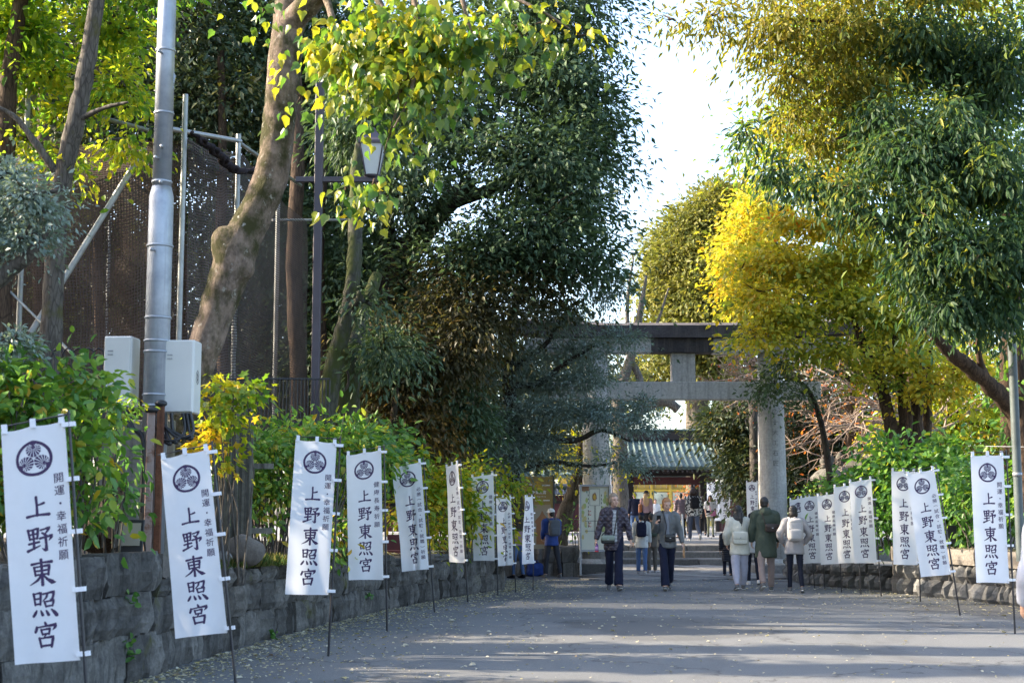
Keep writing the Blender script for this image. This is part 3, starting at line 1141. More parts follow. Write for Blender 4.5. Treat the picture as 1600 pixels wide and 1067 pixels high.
curved_beam('lower_lintel', zt(552), zt(530.5), tx(1018), tx(1115), 0.52, M_GRANITE_DARK, to, 0.0)
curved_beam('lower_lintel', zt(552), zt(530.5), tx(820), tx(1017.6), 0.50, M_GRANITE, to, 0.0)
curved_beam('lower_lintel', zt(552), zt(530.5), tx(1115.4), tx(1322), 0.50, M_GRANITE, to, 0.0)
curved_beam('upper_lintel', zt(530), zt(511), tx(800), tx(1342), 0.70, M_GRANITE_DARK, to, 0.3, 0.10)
mb = MB(); mb.box((6.35, TY - 0.35, 0.11), (1.9, 1.3, 0.22), bevel=0.02); build('plinth', mb, M_STEP, to)
mb = MB(); mb.box((1.75, TY + 0.1, 0.11), (1.3, 1.2, 0.22), bevel=0.02); build('plinth', mb, M_STEP, to)

# ------------------------------------------------------------------ roofed gate with green copper roof
M_COPPER = None


def mat_copper():
    m, nt, b = mat_new('green_copper')
    v = world_pos(nt)
    f = noise_tex(nt, v, 2.5, 6, 0.65)
    s = noise_tex(nt, world_pos(nt, (6, 1, 1)), 1.5, 5, 0.6)
    c = ramp(nt, f, [(0.3, (0.06, 0.095, 0.09)), (0.7, (0.125, 0.18, 0.168))])
    c = mixc(nt, ramp(nt, s, [(0.5, (0, 0, 0)), (0.7, (0.7, 0.7, 0.7))]), c, (0.10, 0.095, 0.08))
    nt.links.new(c, b.inputs['Base Color'])
    b.inputs['Roughness'].default_value = 0.6
    b.inputs['Metallic'].default_value = 0.0
    return m


M_COPPER = mat_copper()
M_DKWOOD = mat_plain('dark_timber', (0.022, 0.016, 0.014), 0.7, 0.4, 3)
M_MAROON = mat_plain('maroon_timber', (0.085, 0.018, 0.020), 0.6, 0.3, 3)
M_GOLD = mat_plain('gold_leaf_panel', (0.72, 0.55, 0.16), 0.5, 0.3, 2)
GY = 65.0
gx = lambda px: P(px, 800, GY).x
gz = lambda py: P(1041, py, GY).z
ga = thing('shrine_gate', 'dark timber shrine gate with a ribbed green copper roof beyond the steps', 'gate', (gx(1041), GY, TZ))
cx = gx(1041)
for px in (984, 1100):
    for yy in (GY, GY + 3.2):
        mb = MB(); mb.box((gx(px), yy, (TZ + 3.0) / 2 + .2), (0.36, 0.36, 3.0 - TZ + 0.4), bevel=0.02); build('post', mb, M_DKWOOD, ga)
mb = MB(); mb.box((cx, GY - 0.05, gz(751)), (gx(1118) - gx(964), 0.22, 0.36), bevel=0.01); build('lintel', mb, M_MAROON, ga)
mb = MB(); mb.box((cx, GY - 0.02, gz(739)), (gx(1112) - gx(970), 0.3, 0.30), bevel=0.01); build('beam', mb, M_DKWOOD, ga)
mb = MB()
for i in range(13):
    x = cx - 1.5 + 3.0 * i / 12
    mb.tube([(x, GY - 0.22, gz(757)), (x, GY - 0.22, gz(757) - 0.10 - 0.05 * math.sin(i / 12 * math.pi))], 0.008, 4)
o = build('tassel_fringe', mb, M_TAB, ga)
for sx in (-1.2, 0, 1.2):
    mb = MB()
    mb.box((cx + sx, GY - 0.3, gz(737)), (0.34, 0.3, 0.16), bevel=0.04)
    mb.ellipsoid((cx + sx, GY - 0.5, gz(736)), (0.2, 0.12, 0.12), 8, 6)
    build('bracket', mb, M_DKWOOD, ga)
ey, ez = GY - 1.9, P(1041, 729, GY - 1.9).z
ry, rz_ = GY + 1.6, P(1041, 687, GY + 1.6).z
hw = 87 / S(GY - 1.9)
for i in range(24):
    x = cx - hw + 2 * hw * i / 23
    mb = MB(); mb.box((x, ey + 0.8, ez - 0.12 + 0.2), (0.07, 2.0, 0.08), Matrix.Rotation(0.33, 3, 'X')); build('rafter', mb, M_DKWOOD, ga)


def roof_pt(x, t, lift=0.0, back=False):
    y = ey + (ry - ey) * t
    z = ez + (rz_ - ez) * (0.72 * t + 0.28 * t * t) + lift
    if back:
        y = ry + (ry - y)
    return (cx + x, y, z)


for back in (False, True):
    mb = MB()
    for j in range(9):
        for i in range(13):
            x = -hw + 2 * hw * i / 12
            mb.v.append(roof_pt(x, j / 8, 0, back))
    for j in range(8):
        for i in range(12):
            a = j * 13 + i
            mb.f.append((a, a + 1, a + 14, a + 13)); mb.mi.append(0); mb.sm.append(False)
    r_ = build('roof', mb, M_COPPER, ga)
    so = r_.modifiers.new('thick', 'SOLIDIFY'); so.thickness = 0.12; so.offset = -1 if not back else 1
    for i in range(19):
        x = -hw + 0.03 + (2 * hw - 0.06) * i / 18
        mb = MB()
        mb.tube([Vector(roof_pt(x, t / 6, 0.03, back)) for t in range(7)], 0.055, 7)
        if not back:
            mb.ellipsoid(roof_pt(x, -0.005, 0.02), (0.07, 0.05, 0.07), 8, 6)
        build('batten', mb, M_COPPER, r_)
mb = MB(); mb.box((cx, ry, rz_ + 0.17), (hw * 1.82, 0.5, 0.42), bevel=0.03); build('ridge', mb, M_DKWOOD, ga)
mb = MB(); mb.box((cx, ry, rz_ + 0.44), (hw * 1.88, 0.62, 0.10), bevel=0.03); build('ridge_cap', mb, M_COPPER, ga)
for sx in (-1, 1):
    mb = MB(); mb.box((cx + sx * hw * 0.92, ry, rz_ + 0.2), (0.14, 0.7, 0.62), bevel=0.05); build('ridge_end', mb, M_COPPER, ga)

# gilded hall front seen through the gate
ha = thing('gilded_hall', 'golden shrine hall front glowing through the gate opening', 'shrine hall', (cx, 84, TZ))
mb = MB(); mb.box((cx + 0.3, 85.2, TZ + 1.55), (9, 2, 3.1)); build('wall', mb, M_GOLD, ha)
M_GOLD2 = mat_plain('gilded_frame', (0.75, 0.55, 0.10), 0.45, 0.15, 5)
M_CLOUD = mat_plain('painted_cloud_panel', (0.55, 0.60, 0.52), 0.6, 0.6, 1.4)
for i in range(7):
    mb = MB(); mb.box((cx - 3.2 + i * 1.1, 84.1, TZ + 1.55), (0.16, 0.16, 3.0), bevel=0.02); build('pillar', mb, M_GOLD2, ha)
for z in (0.35, 1.2, 2.1, 2.75):
    mb = MB(); mb.box((cx, 84.08, TZ + z), (8, 0.1, 0.13), bevel=0.02); build('rail', mb, M_GOLD2, ha)
for i in range(6):
    mb = MB(); mb.box((cx - 2.65 + i * 1.1, 84.14, TZ + 1.65), (0.82, 0.06, 0.7), bevel=0.02); build('carved_panel', mb, M_CLOUD, ha)
mb = MB()
mb.add([(cx - 5.5, 82.6, 3.5), (cx + 5.5, 82.6, 3.5), (cx + 4.4, 85.5, 5.2), (cx - 4.4, 85.5, 5.2), (cx - 5.5, 82.6, 3.3), (cx + 5.5, 82.6, 3.3), (cx + 4.4, 88, 3.3), (cx - 4.4, 88, 3.3)], [(0, 1, 2, 3), (4, 5, 1, 0), (7, 6, 5, 4), (3, 2, 6, 7), (0, 3, 7, 4), (1, 5, 6, 2)])
build('roof', mb, M_COPPER, ha)

# maroon boundary wall with tiled coping
M_TILE = mat_plain('grey_roof_tile', (0.10, 0.105, 0.115), 0.5, 0.3, 6)
for (x0, x1, lab) in ((-7.0, gx(975), 'maroon boarded precinct wall under grey tiles, on the map board side of the gate'), (gx(1113), 16.0, 'maroon boarded precinct wall under grey tiles, on the torii pillar side of the gate')):
    pw = thing('precinct_wall', lab, 'wall', ((x0 + x1) / 2, GY - 1, TZ))
    mb = MB(); mb.box(((x0 + x1) / 2, GY - 1, TZ + 0.8), (x1 - x0, 0.16, 1.6)); build('panel', mb, M_MAROON, pw)
    n = int((x1 - x0) / 1.1)
    for i in range(n + 1):
        mb = MB(); mb.box((x0 + 0.08 + i * (x1 - x0 - 0.16) / n, GY - 1.1, TZ + 0.8), (0.14, 0.1, 1.62)); build('post', mb, M_DKWOOD, pw)
    mb = MB(); mb.box(((x0 + x1) / 2, GY - 1.09, TZ + 1.3), (x1 - x0, 0.05, 0.12)); build('rail', mb, M_DKWOOD, pw)
    mb = MB()
    mb.add([(x0, GY - 1.55, TZ + 1.62), (x1, GY - 1.55, TZ + 1.62), (x1, GY - 1, TZ + 1.95), (x0, GY - 1, TZ + 1.95), (x1, GY - .45, TZ + 1.62), (x0, GY - .45, TZ + 1.62)], [(0, 1, 2, 3), (3, 2, 4, 5), (0, 5, 4, 1), (0, 3, 5), (1, 4, 2)])
    rf = build('coping', mb, M_TILE, pw)
    for i in range(int((x1 - x0) / 0.27)):
        mb = MB(); x = x0 + 0.13 + i * 0.27
        mb.tube([(x, GY - 1.58, TZ + 1.63), (x, GY - 1.0, TZ + 1.98)], 0.06, 6); build('tile', mb, M_TILE, rf)
    mb = MB(); mb.tube([(x0, GY - 1, TZ + 2.02), (x1, GY - 1, TZ + 2.02)], 0.10, 8); build('ridge', mb, M_TILE, pw)

# ------------------------------------------------------------------ signs
M_SIGNGOLD = mat_plain('ochre_sign_face', (0.31, 0.205, 0.05), 0.5, 0.12, 3)
M_WHITEPRINT = mat_plain('white_print', (0.75, 0.74, 0.70), 0.6, 0.03)
M_GOLDPRINT = mat_plain('gold_print', (0.55, 0.33, 0.03), 0.5, 0.05)
M_STEEL = mat_plain('brushed_steel', (0.32, 0.33, 0.35), 0.45, 0.1, 20, 0.6)
M_BROWNPRINT = mat_plain('brown_print', (0.30, 0.15, 0.07), 0.6, 0.1)
M_REDPRINT = mat_plain('red_print', (0.50, 0.09, 0.07), 0.6, 0.1)
M_GREENPRINT = mat_plain('green_print', (0.42, 0.47, 0.16), 0.6, 0.12, 12)
M_SANDPRINT = mat_plain('sand_print', (0.58, 0.47, 0.20), 0.6, 0.12, 12)
M_CREAM = mat_plain('cream_print_ground', (0.66, 0.64, 0.52), 0.5, 0.03, 4)
M_DARKPRINT = mat_plain('dark_print', (0.06, 0.06, 0.06), 0.6, 0.1)


def mat_photo_print():
    m, nt, b = mat_new('photo_print')
    v = coords(nt)
    sx = nt.nodes.new('ShaderNodeSeparateXYZ'); nt.links.new(v, sx.inputs[0])
    mr = nt.nodes.new('ShaderNodeMapRange'); mr.inputs['From Min'].default_value = 0.75; mr.inputs['From Max'].default_value = 1.62
    nt.links.new(sx.outputs['Z'], mr.inputs['Value'])
    c = ramp(nt, mr.outputs[0], [(0.0, (0.30, 0.28, 0.22)), (0.35, (0.36, 0.24, 0.12)), (0.55, (0.45, 0.52, 0.60)), (1.0, (0.22, 0.36, 0.58))])
    nt.links.new(c, b.inputs['Base Color']); b.inputs['Roughness'].default_value = 0.4
    return m


M_PHOTO = mat_photo_print()
SY = 32.2
sgx = lambda px: P(px, 800, SY).x
sgz = lambda py: P(840, py, SY).z
x0, x1 = sgx(815), sgx(864)
sg = thing('shrine_sign', 'ochre information sign with white characters and a photograph behind the person in blue', 'sign', ((x0 + x1) / 2, SY, 0.56))
mb = MB(); mb.box(((x0 + x1) / 2, SY, (sgz(744) + 0.5) / 2), (x1 - x0, 0.06, sgz(744) - 0.5), bevel=0.006); build('panel', mb, M_SIGNGOLD, sg)
for x in (x0 - 0.02, x1 + 0.02):
    mb = MB(); mb.box((x, SY, 0.5 + (sgz(744) - 0.5) / 2), (0.035, 0.08, sgz(744) - 0.48)); build('post', mb, M_DARKPRINT, sg)
mb = MB(); mb.add([(sgx(834), SY - 0.034, sgz(860)), (sgx(860.5), SY - 0.034, sgz(860)), (sgx(860.5), SY - 0.034, sgz(788)), (sgx(834), SY - 0.034, sgz(788))], [(0, 1, 2, 3)])
build('photograph', mb, M_PHOTO, sg)
mb = MB(); f0 = SY - 0.036
mb.add([(sgx(838), f0, sgz(850)), (sgx(858), f0, sgz(850)), (sgx(858), f0, sgz(818)), (sgx(861 - 1), f0, sgz(815)), (sgx(850), f0, sgz(803)), (sgx(847), f0, sgz(797)), (sgx(844), f0, sgz(804)), (sgx(835), f0, sgz(815)), (sgx(838), f0, sgz(818))], [(0, 1, 2, 3, 4, 5, 6, 7, 8)])
build('photographed_hall', mb, M_BROWNPRINT, sg)
put = lambda x, y, l=0.0: (x, SY - 0.033 - l, y)
mb = MB(); add_flat(mb, font_line('上野東照宮', (x0 + x1) / 2 + 0.0, sgz(769), 0.082, 0.012, 1.0), put)
build('lettering', mb, M_WHITEPRINT, sg)
mb = MB()
add_flat(mb, font_line('Ueno Toshogu Shrine', (x0 + x1) / 2 + 0.03, sgz(774.5) - 0.012, 0.035, 0.002, 0.5), put)
for (pa, pb, py) in ((819, 832, 757), (847, 860, 758), (837, 846, 781.5), (849, 859, 781.5)):
    n = 7
    for i in range(n):
        a = sgx(pa + (pb - pa) * i / n); w = (sgx(pb) - sgx(pa)) / n * 0.72
        add_flat(mb, [([(a, sgz(py) - 0.014), (a + w, sgz(py) - 0.014), (a + w, sgz(py) + 0.014), (a, sgz(py) + 0.014)], [(0, 1, 2, 3)])], put)
build('small_lettering', mb, M_WHITEPRINT, sg, 'stuff')
mb = MB(); add_flat(mb, crest(sgx(839.5), sgz(757), 0.075), put); build('crest', mb, M_GOLDPRINT, sg)

MY = 31.0
mx0, mx1 = P(906.5, 800, MY).x, P(953, 800, MY).x
mz = lambda py: P(930, py, MY).z
mp = thing('map_board', 'pale map board in a grey metal frame beside the woman in the quilted jacket', 'sign', ((mx0 + mx1) / 2, MY, 0))
W = mx1 - mx0
for x in (mx0, mx1):
    mb = MB(); mb.box((x, MY + 0.03, mz(757) / 2), (0.045, 0.17, mz(757)), bevel=0.005); build('post', mb, M_STEEL, mp)
mb = MB(); mb.box(((mx0 + mx1) / 2, MY + 0.03, mz(757) - 0.02), (W - 0.047, 0.15, 0.045), bevel=0.004); build('top_rail', mb, M_STEEL, mp)
mb = MB(); mb.box(((mx0 + mx1) / 2, MY + 0.03, mz(860)), (W - 0.047, 0.15, 0.045), bevel=0.004); build('bottom_rail', mb, M_STEEL, mp)
mb = MB(); mb.box(((mx0 + mx1) / 2, MY + 0.03, (mz(759) + mz(859)) / 2), (W - 0.05, 0.05, mz(759) - mz(859))); build('panel', mb, M_CREAM, mp)
put = lambda x, y, l=0.0: (x, MY + 0.0035 - l, y)
ux = lambda q: mx0 + 0.03 + (W - 0.06) * q
uz = lambda q: mz(860) + (mz(759) - mz(860)) * q


def blob2(mb, cx_, cz, rx, rz, n=11, lift=0.0, seed=0):
    r = random.Random(seed)
    vs = [(cx_ + rx * math.cos(6.283 * k / n) * r.uniform(.7, 1.15), cz + rz * math.sin(6.283 * k / n) * r.uniform(.7, 1.15)) for k in range(n)]
    add_flat(mb, [(vs, [tuple(range(n))])], put, lift)


mb = MB()
for i in range(16):
    q = rnd.random()
    blob2(mb, ux(rnd.choice((rnd.uniform(.05, .22), rnd.uniform(.78, .95)))), uz(rnd.uniform(.25, .92)), 0.035, 0.06, seed=i, lift=0.0002 * i)
build('park_print', mb, M_GREENPRINT, mp, 'stuff')
mb = MB()
for i in range(12):
    blob2(mb, ux(rnd.choice((rnd.uniform(.04, .2), rnd.uniform(.8, .96)))), uz(rnd.uniform(.2, .95)), 0.03, 0.055, seed=50 + i, lift=0.004 + 0.0002 * i)
build('park_print', mb, M_SANDPRINT, mp, 'stuff')
mb = MB()
rect = lambda a, b, c, d: [([(a, b), (c, b), (c, d), (a, d)], [(0, 1, 2, 3)])]
for (a, b, c, d) in ((.30, .695, .68, .70), (.30, .955, .68, .96), (.30, .695, .31, .96), (.67, .695, .68, .96), (.47, .2, .485, .70), (.515, .2, .53, .70), (.12, .455, .88, .462), (.12, .30, .88, .306)):
    add_flat(mb, rect(ux(a), uz(b), ux(c), uz(d)), put, 0.007)
for i in range(9):
    add_flat(mb, rect(ux(.24), uz(.36 + .06 * i), ux(.265), uz(.39 + .06 * i)), put, 0.007)
    add_flat(mb, rect(ux(.73), uz(.36 + .06 * i), ux(.755), uz(.39 + .06 * i)), put, 0.007)
build('map_lines', mb, M_DARKPRINT, mp)
mb = MB()
add_flat(mb, rect(ux(.02), uz(.92), ux(.28), uz(.99)), put, 0.008)
blob2(mb, ux(.49), uz(.83), .05, .10, 14, .008, 3)
build('map_heading', mb, M_BROWNPRINT, mp)
mb = MB(); blob2(mb, ux(.49), uz(.83), .032, .062, 10, .011, 3); build('hall_print', mb, M_GOLDPRINT, mp)
mb = MB()
for zc in (.40, .58):
    n = 14
    vs = []
    for k in range(n):
        t = 0.9 + 4.6 * k / (n - 1)
        vs += [(ux(.32) + .036 * math.cos(t), uz(zc) + .05 * math.sin(t)), (ux(.32) + .024 * math.cos(t), uz(zc) + .036 * math.sin(t))]
    add_flat(mb, [(vs, [(2 * k, 2 * k + 1, 2 * k + 3, 2 * k + 2) for k in range(n - 1)])], put, 0.009)
build('route_print', mb, M_REDPRINT, mp, 'stuff')

# maroon notice board by the far banners
NY = 56.0
nx0 = P(1152.5, 800, NY).x
nzf = lambda py: P(1152, py, NY).z
nb = thing('notice_board', 'narrow maroon notice board with a peaked top and white characters beside the far banners', 'sign', (nx0, NY, TZ))
mb = MB()
hw_ = 0.29
zz0, zz1, zz2 = nzf(835), nzf(742), nzf(736)
mb.add([(nx0 - hw_, NY, zz0), (nx0 + hw_, NY, zz0), (nx0 + hw_, NY, zz1), (nx0, NY, zz2), (nx0 - hw_, NY, zz1), (nx0 - hw_, NY + .12, zz0), (nx0 + hw_, NY + .12, zz0), (nx0 + hw_, NY + .12, zz1), (nx0, NY + .12, zz2), (nx0 - hw_, NY + .12, zz1)],
       [(0, 1, 2, 3, 4), (9, 8, 7, 6, 5), (0, 5, 6, 1), (1, 6, 7, 2), (2, 7, 8, 3), (3, 8, 9, 4), (4, 9, 5, 0)])
build('panel', mb, M_MAROON, nb)
mb = MB(); mb.box((nx0, NY - 0.05, nzf(764)), (0.66, 0.14, 0.06)); build('ledge', mb, M_MAROON, nb)
for s in (-1, 1):
    mb = MB(); mb.box((nx0 + s * 0.17, NY - 0.06, zz2 - 0.06), (0.42, 0.36, 0.05), Matrix.Rotation(s * 0.42, 3, 'Y')); build('roof_board', mb, M_MAROON, nb)
    mb = MB(); mb.box((nx0 + s * 0.25, NY + 0.06, (zz0 + TZ) / 2), (0.08, 0.1, zz0 - TZ)); build('post', mb, M_DKWOOD, nb)
put = lambda x, y, l=0.0: (x, NY - 0.004 - l, y)
mb = MB(); add_flat(mb, font_line('東照宮', nx0, nzf(752.5), 0.13, 0.012, 1.05), put); build('lettering', mb, M_WHITEPRINT, nb)
mb = MB()
for i in range(8):
    for py, w in ((745, .042), (757.5, .036)):
        a = nx0 - .19 + i * .048
        add_flat(mb, [([(a, nzf(py) - .02), (a + w * .75, nzf(py) - .02), (a + w * .75, nzf(py) + .02), (a, nzf(py) + .02)], [(0, 1, 2, 3)])], put)
build('small_lettering', mb, M_WHITEPRINT, nb)
mb = MB(); blobv = [(nx0 + .0 + .05 * math.cos(k * .628), nzf(740.5) + .05 * math.sin(k * .628) * (1 if k % 2 else .55)) for k in range(10)]
add_flat(mb, [(blobv, [tuple(range(10))])], put); build('emblem', mb, M_REDPRINT, nb)
mb = MB(); mb.box((nx0, NY - 0.012, nzf(777)), (0.22, 0.015, 0.3)); pa_ = build('notice', mb, M_CREAM, nb)

# ------------------------------------------------------------------ big steel pole with two cabinets
def mat_galv():
    m, nt, b = mat_new('galvanised_steel')
    v = coords(nt)
    f = noise_tex(nt, v, 5, 6, 0.65)
    s = noise_tex(nt, coords(nt, (14, 14, 0.8)), 2, 4, 0.6)
    c = ramp(nt, f, [(0.3, (0.26, 0.29, 0.33)), (0.7, (0.44, 0.47, 0.51))])
    c = mixc(nt, ramp(nt, s, [(0.55, (0, 0, 0)), (0.75, (0.5, 0.5, 0.5))]), c, (0.2, 0.2, 0.21))
    nt.links.new(c, b.inputs['Base Color'])
    b.inputs['Metallic'].default_value = 0.55
    b.inputs['Roughness'].default_value = 0.5
    return m


def mat_rust():
    m, nt, b = mat_new('rusty_paint')
    v = coords(nt)
    f = noise_tex(nt, v, 9, 7, 0.7)
    c = ramp(nt, f, [(0.50, (0.33, 0.25, 0.22)), (0.58, (0.22, 0.12, 0.08)), (0.70, (0.09, 0.038, 0.022))])
    nt.links.new(c, b.inputs['Base Color']); b.inputs['Roughness'].default_value = 0.9
    bump(nt, b, f, 0.4, 0.01)
    return m


M_GALV, M_RUST = mat_galv(), mat_rust()
M_RUST_DEEP = mat_stone('deep_rust', (0.07, 0.028, 0.016), (0.20, 0.085, 0.045), None, 0.6, 3.0, 0.3)
M_BOX = mat_plain('cabinet_enamel', (0.60, 0.595, 0.56), 0.45, 0.05, 3)
M_CABLE = mat_plain('black_cable', (0.02, 0.021, 0.024), 0.45, 0.1)
M_BLUECABLE = mat_plain('blue_grey_cable', (0.06, 0.075, 0.12), 0.4, 0.1)
PY_ = 13.6
pb = P(236.5, 845, PY_); pb.z = 1.0
po = thing('utility_pole', 'tall stepped galvanised steel pole carrying two pale cabinets', 'pole', pb)
px_, py_ = pb.x, pb.y
zj = P(237, 302, PY_).z
mb = MB(); mb.lathe([(0.122, 0.95), (0.118, zj - 0.04), (0.108, zj), (0.094, zj + 0.06)], (px_, py_, 0), 24); build('lower_tube', mb, M_GALV, po)
mb = MB(); mb.lathe([(0.0925, zj + 0.03), (0.084, 7.6)], (px_ + 0.0, py_, 0), 24); build('upper_tube', mb, M_GALV, po)
for pyb in (80, 178, 285, 385, 497, 533, 550, 617, 634):
    z = P(237, pyb, PY_).z
    r = 0.125 if z < zj else 0.096
    mb = MB(); mb.lathe([(r, z - 0.012), (r + 0.004, z - 0.006), (r + 0.004, z + 0.006), (r, z + 0.012)], (px_, py_, 0), 24); build('strap', mb, M_GALV, po)
for i, pyb in enumerate((88, 235, 252, 290, 395)):
    z = P(237, pyb, PY_).z
    r = 0.118 if z < zj else 0.09
    a = R(-80 if i % 2 else -100)
    mb = MB(); mb.tube([(px_ + r * math.cos(a), py_ + r * math.sin(a), z), (px_ + (r + .07) * math.cos(a), py_ + (r + .07) * math.sin(a), z + 0.005)], 0.012, 6)
    mb.ellipsoid((px_ + (r + .07) * math.cos(a), py_ + (r + .07) * math.sin(a), z), (.02, .02, .02), 6, 5)
    build('step_bolt', mb, M_STEEL, po)
mb = MB()
cab = [P(253.5, y, PY_ - .05) for y in (95, 140, 200, 280, 300, 400, 500, 560, 615)]
for i, c in enumerate(cab):
    c.x += (0.0 if c.z > zj else 0.025) - 0.03 + 0.01 * math.sin(i)
mb.tube(cab, 0.014, 6); build('cable', mb, M_BLUECABLE, po)
mb = MB()
mb.tube([P(250, 90, PY_), P(262, 100, PY_), P(272, 120, PY_), P(268, 138, PY_), P(258, 150, PY_)], 0.02, 6)
mb.box(P(264, 143, PY_), (0.05, 0.05, 0.12), Matrix.Rotation(0.6, 3, 'Y'))
build('cable_clamp', mb, M_GALV, po)
mb = MB(); mb.box(P(260, 165, PY_), (0.06, 0.07, 0.10), bevel=0.01); build('clamp_box', mb, M_BOX, po)


def cabinet(name_label, pxl, pxr, pyt, pyb, depth, yaw, mark):
    c = (P(pxl, (pyt + pyb) / 2, PY_ - 0.05) + P(pxr, (pyt + pyb) / 2, PY_ - 0.05)) / 2
    w = (P(pxr, 600, PY_).x - P(pxl, 600, PY_).x) / math.cos(yaw)
    z0, z1 = P(pxl, pyb, PY_ - .05).z, P(pxl, pyt, PY_ - .05).z
    root = thing('equipment_cabinet', name_label, 'cabinet', (c.x, c.y, z0))
    root.rotation_euler = (0, 0, yaw)
    mb = MB(); mb.box((0, depth / 2, (z1 - z0) / 2), (w, depth, z1 - z0), bevel=0.012); build('case', mb, M_BOX, root, local=True)
    mb = MB(); mb.box((0, -0.008, (z1 - z0) / 2), (w - 0.02, 0.02, z1 - z0 - 0.02), bevel=0.006); d_ = build('door', mb, M_BOX, root, local=True)
    mb = MB()
    for k in (0.74, 0.79):
        mb.box((-w / 2 + 0.07, -0.02, (z1 - z0) * k), (0.05, 0.006, 0.012))
    build('latch', mb, M_STEEL, d_, local=True)
    mb = MB(); mb.box((0, depth + 0.05, (z1 - z0) * 0.93), (0.12, 0.1, 0.05)); mb.box((0, depth + 0.05, (z1 - z0) * 0.06), (0.12, 0.1, 0.05)); build('bracket', mb, M_RUST, root, local=True)
    if mark:
        mb = MB()
        for k in range(6):
            a = k * math.pi / 3
            for (r0, r1) in ((0.05, 0.058), (0.026, 0.032)):
                a2 = a + math.pi / 3
                f = w / 2 + 0.0015
                q = lambda r, t: (f, depth * 0.5 + r * math.sin(t), (z1 - z0) * 0.5 + r * math.cos(t) * 1.25)
                mb.add([q(r0, a), q(r1, a), q(r1, a2), q(r0, a2)], [(0, 1, 2, 3)])
        mb.box((w / 2 + 0.002, depth * 0.5, (z1 - z0) * 0.5), (0.002, 0.01, 0.09))
        build('emblem', mb, M_DARKPRINT, root, local=True)
    return root


cabinet('pale grey equipment cabinet with a plain side, standing off the pole over the bush', 161, 205, 525, 637, 0.26, R(-3), False)
cabinet('pale grey equipment cabinet with a hexagonal emblem on its side, against the big trunk', 254, 303, 531, 645, 0.26, R(-3), True)
# rusty posts beside the pole
for i, (pxx, top, w) in enumerate(((231.5, 642, 0.046), (245.5, 632, 0.04))):
    b_ = P(pxx, 840, 13.35); zt_ = P(pxx, top, 13.35).z
    r_ = thing('rusty_post', ('thicker rusted square post with a mushroom cap in front of the steel pole', 'thinner rusted square post with a flat cap next to the steel pole')[i], 'post', (b_.x, 13.35, 1.0))
    mb = MB(); mb.box((b_.x, 13.35, (1.0 + zt_) / 2), (w * 1.6, w * 1.3, zt_ - 1.0), bevel=0.006); build('post', mb, M_RUST if i == 0 else M_RUST_DEEP, r_)
    mb = MB(); mb.ellipsoid((b_.x, 13.35, zt_ + 0.01), (0.085 if i == 0 else 0.06, 0.06, 0.035), 10, 6); build('cap', mb, M_CABLE, r_)
cb = thing('cable_bundle', 'loose loops of black cable hanging under the cabinets', 'cable', P(280, 690, 13.5))
for k, (a, b2) in enumerate(((258, 268), (268, 276), (286, 262), (292, 300), (297, 285))):
    mb = MB()
    p = [P(a, 645, 13.45), P(a + 1 + k, 672, 13.45), P((a + b2) / 2 + 4, 693 - 3 * k, 13.4), P(b2 - 10, 690 - 2 * k, 13.42), P(250, 682 - 6 * k, 13.45)]
    q, r = catmull(p, [0.018] * 5, 5)
    mb.tube(q, r, 6); build('cable', mb, M_CABLE, cb)
cb = thing('cable_bundle', 'two black cables running down from the cabinet over the bush to the pole', 'cable', P(205, 660, 13.5))
for k in range(3):
    mb = MB()
    p = [P(193 + k * 5, 636, 13.45), P(194 + k * 5, 655, 13.45), P(205 + k * 2, 670, 13.43), P(222, 680 + k * 3, 13.42), P(224, 730, 13.4), P(221, 800, 13.4)]
    q, r = catmull(p, [0.017] * 6, 4)
    mb.tube(q, r, 6); build('cable', mb, M_CABLE, cb)
# low concrete wall behind the pole
M_CONC = mat_stone('weathered_concrete', (0.24, 0.235, 0.20), (0.36, 0.35, 0.31), (0.10, 0.10, 0.05), 0.7, 0.8, 0.7)
mb = MB()
a, b_ = P(150, 655, 14.6), P(345, 655, 14.9)
for i, (xa, xb) in enumerate(((a.x, -3.5),)):
    mb.box(((xa + xb) / 2, 14.75, (0.9 + a.z) / 2), (xb - xa, 0.12, a.z - 0.9), rotz(0.05), bevel=0.01)
tag(build('concrete_wall', mb, M_CONC), 'low stained concrete wall panel behind the steel pole', 'wall')
M_BOARD = mat_stone('weathered_board', (0.10, 0.10, 0.085), (0.19, 0.185, 0.16), (0.06, 0.065, 0.03), 0.6, 0.8, 0.8)
fe = thing('board_fence', 'grey weathered upright board fence behind the bush under the leaning trunk', 'fence', P(390, 760, 15.6))
for i in range(11):
    q = P(338 + i * 5.5, 700, 15.6)
    ztop = P(338, 642, 15.6).z + rnd.uniform(-.03, .03)
    mb = MB(); mb.box((q.x, 15.6 + rnd.uniform(-.01, .01), (0.8 + ztop) / 2), (0.036, 0.02, ztop - 0.8)); build('board', mb, M_BOARD, fe)
mb = MB(); mb.box((P(380, 700, 15.6).x, 15.63, 1.9), (0.66, 0.03, 0.06)); mb.box((P(380, 700, 15.6).x, 15.63, 1.2), (0.66, 0.03, 0.06)); build('rail', mb, M_BOARD, fe)

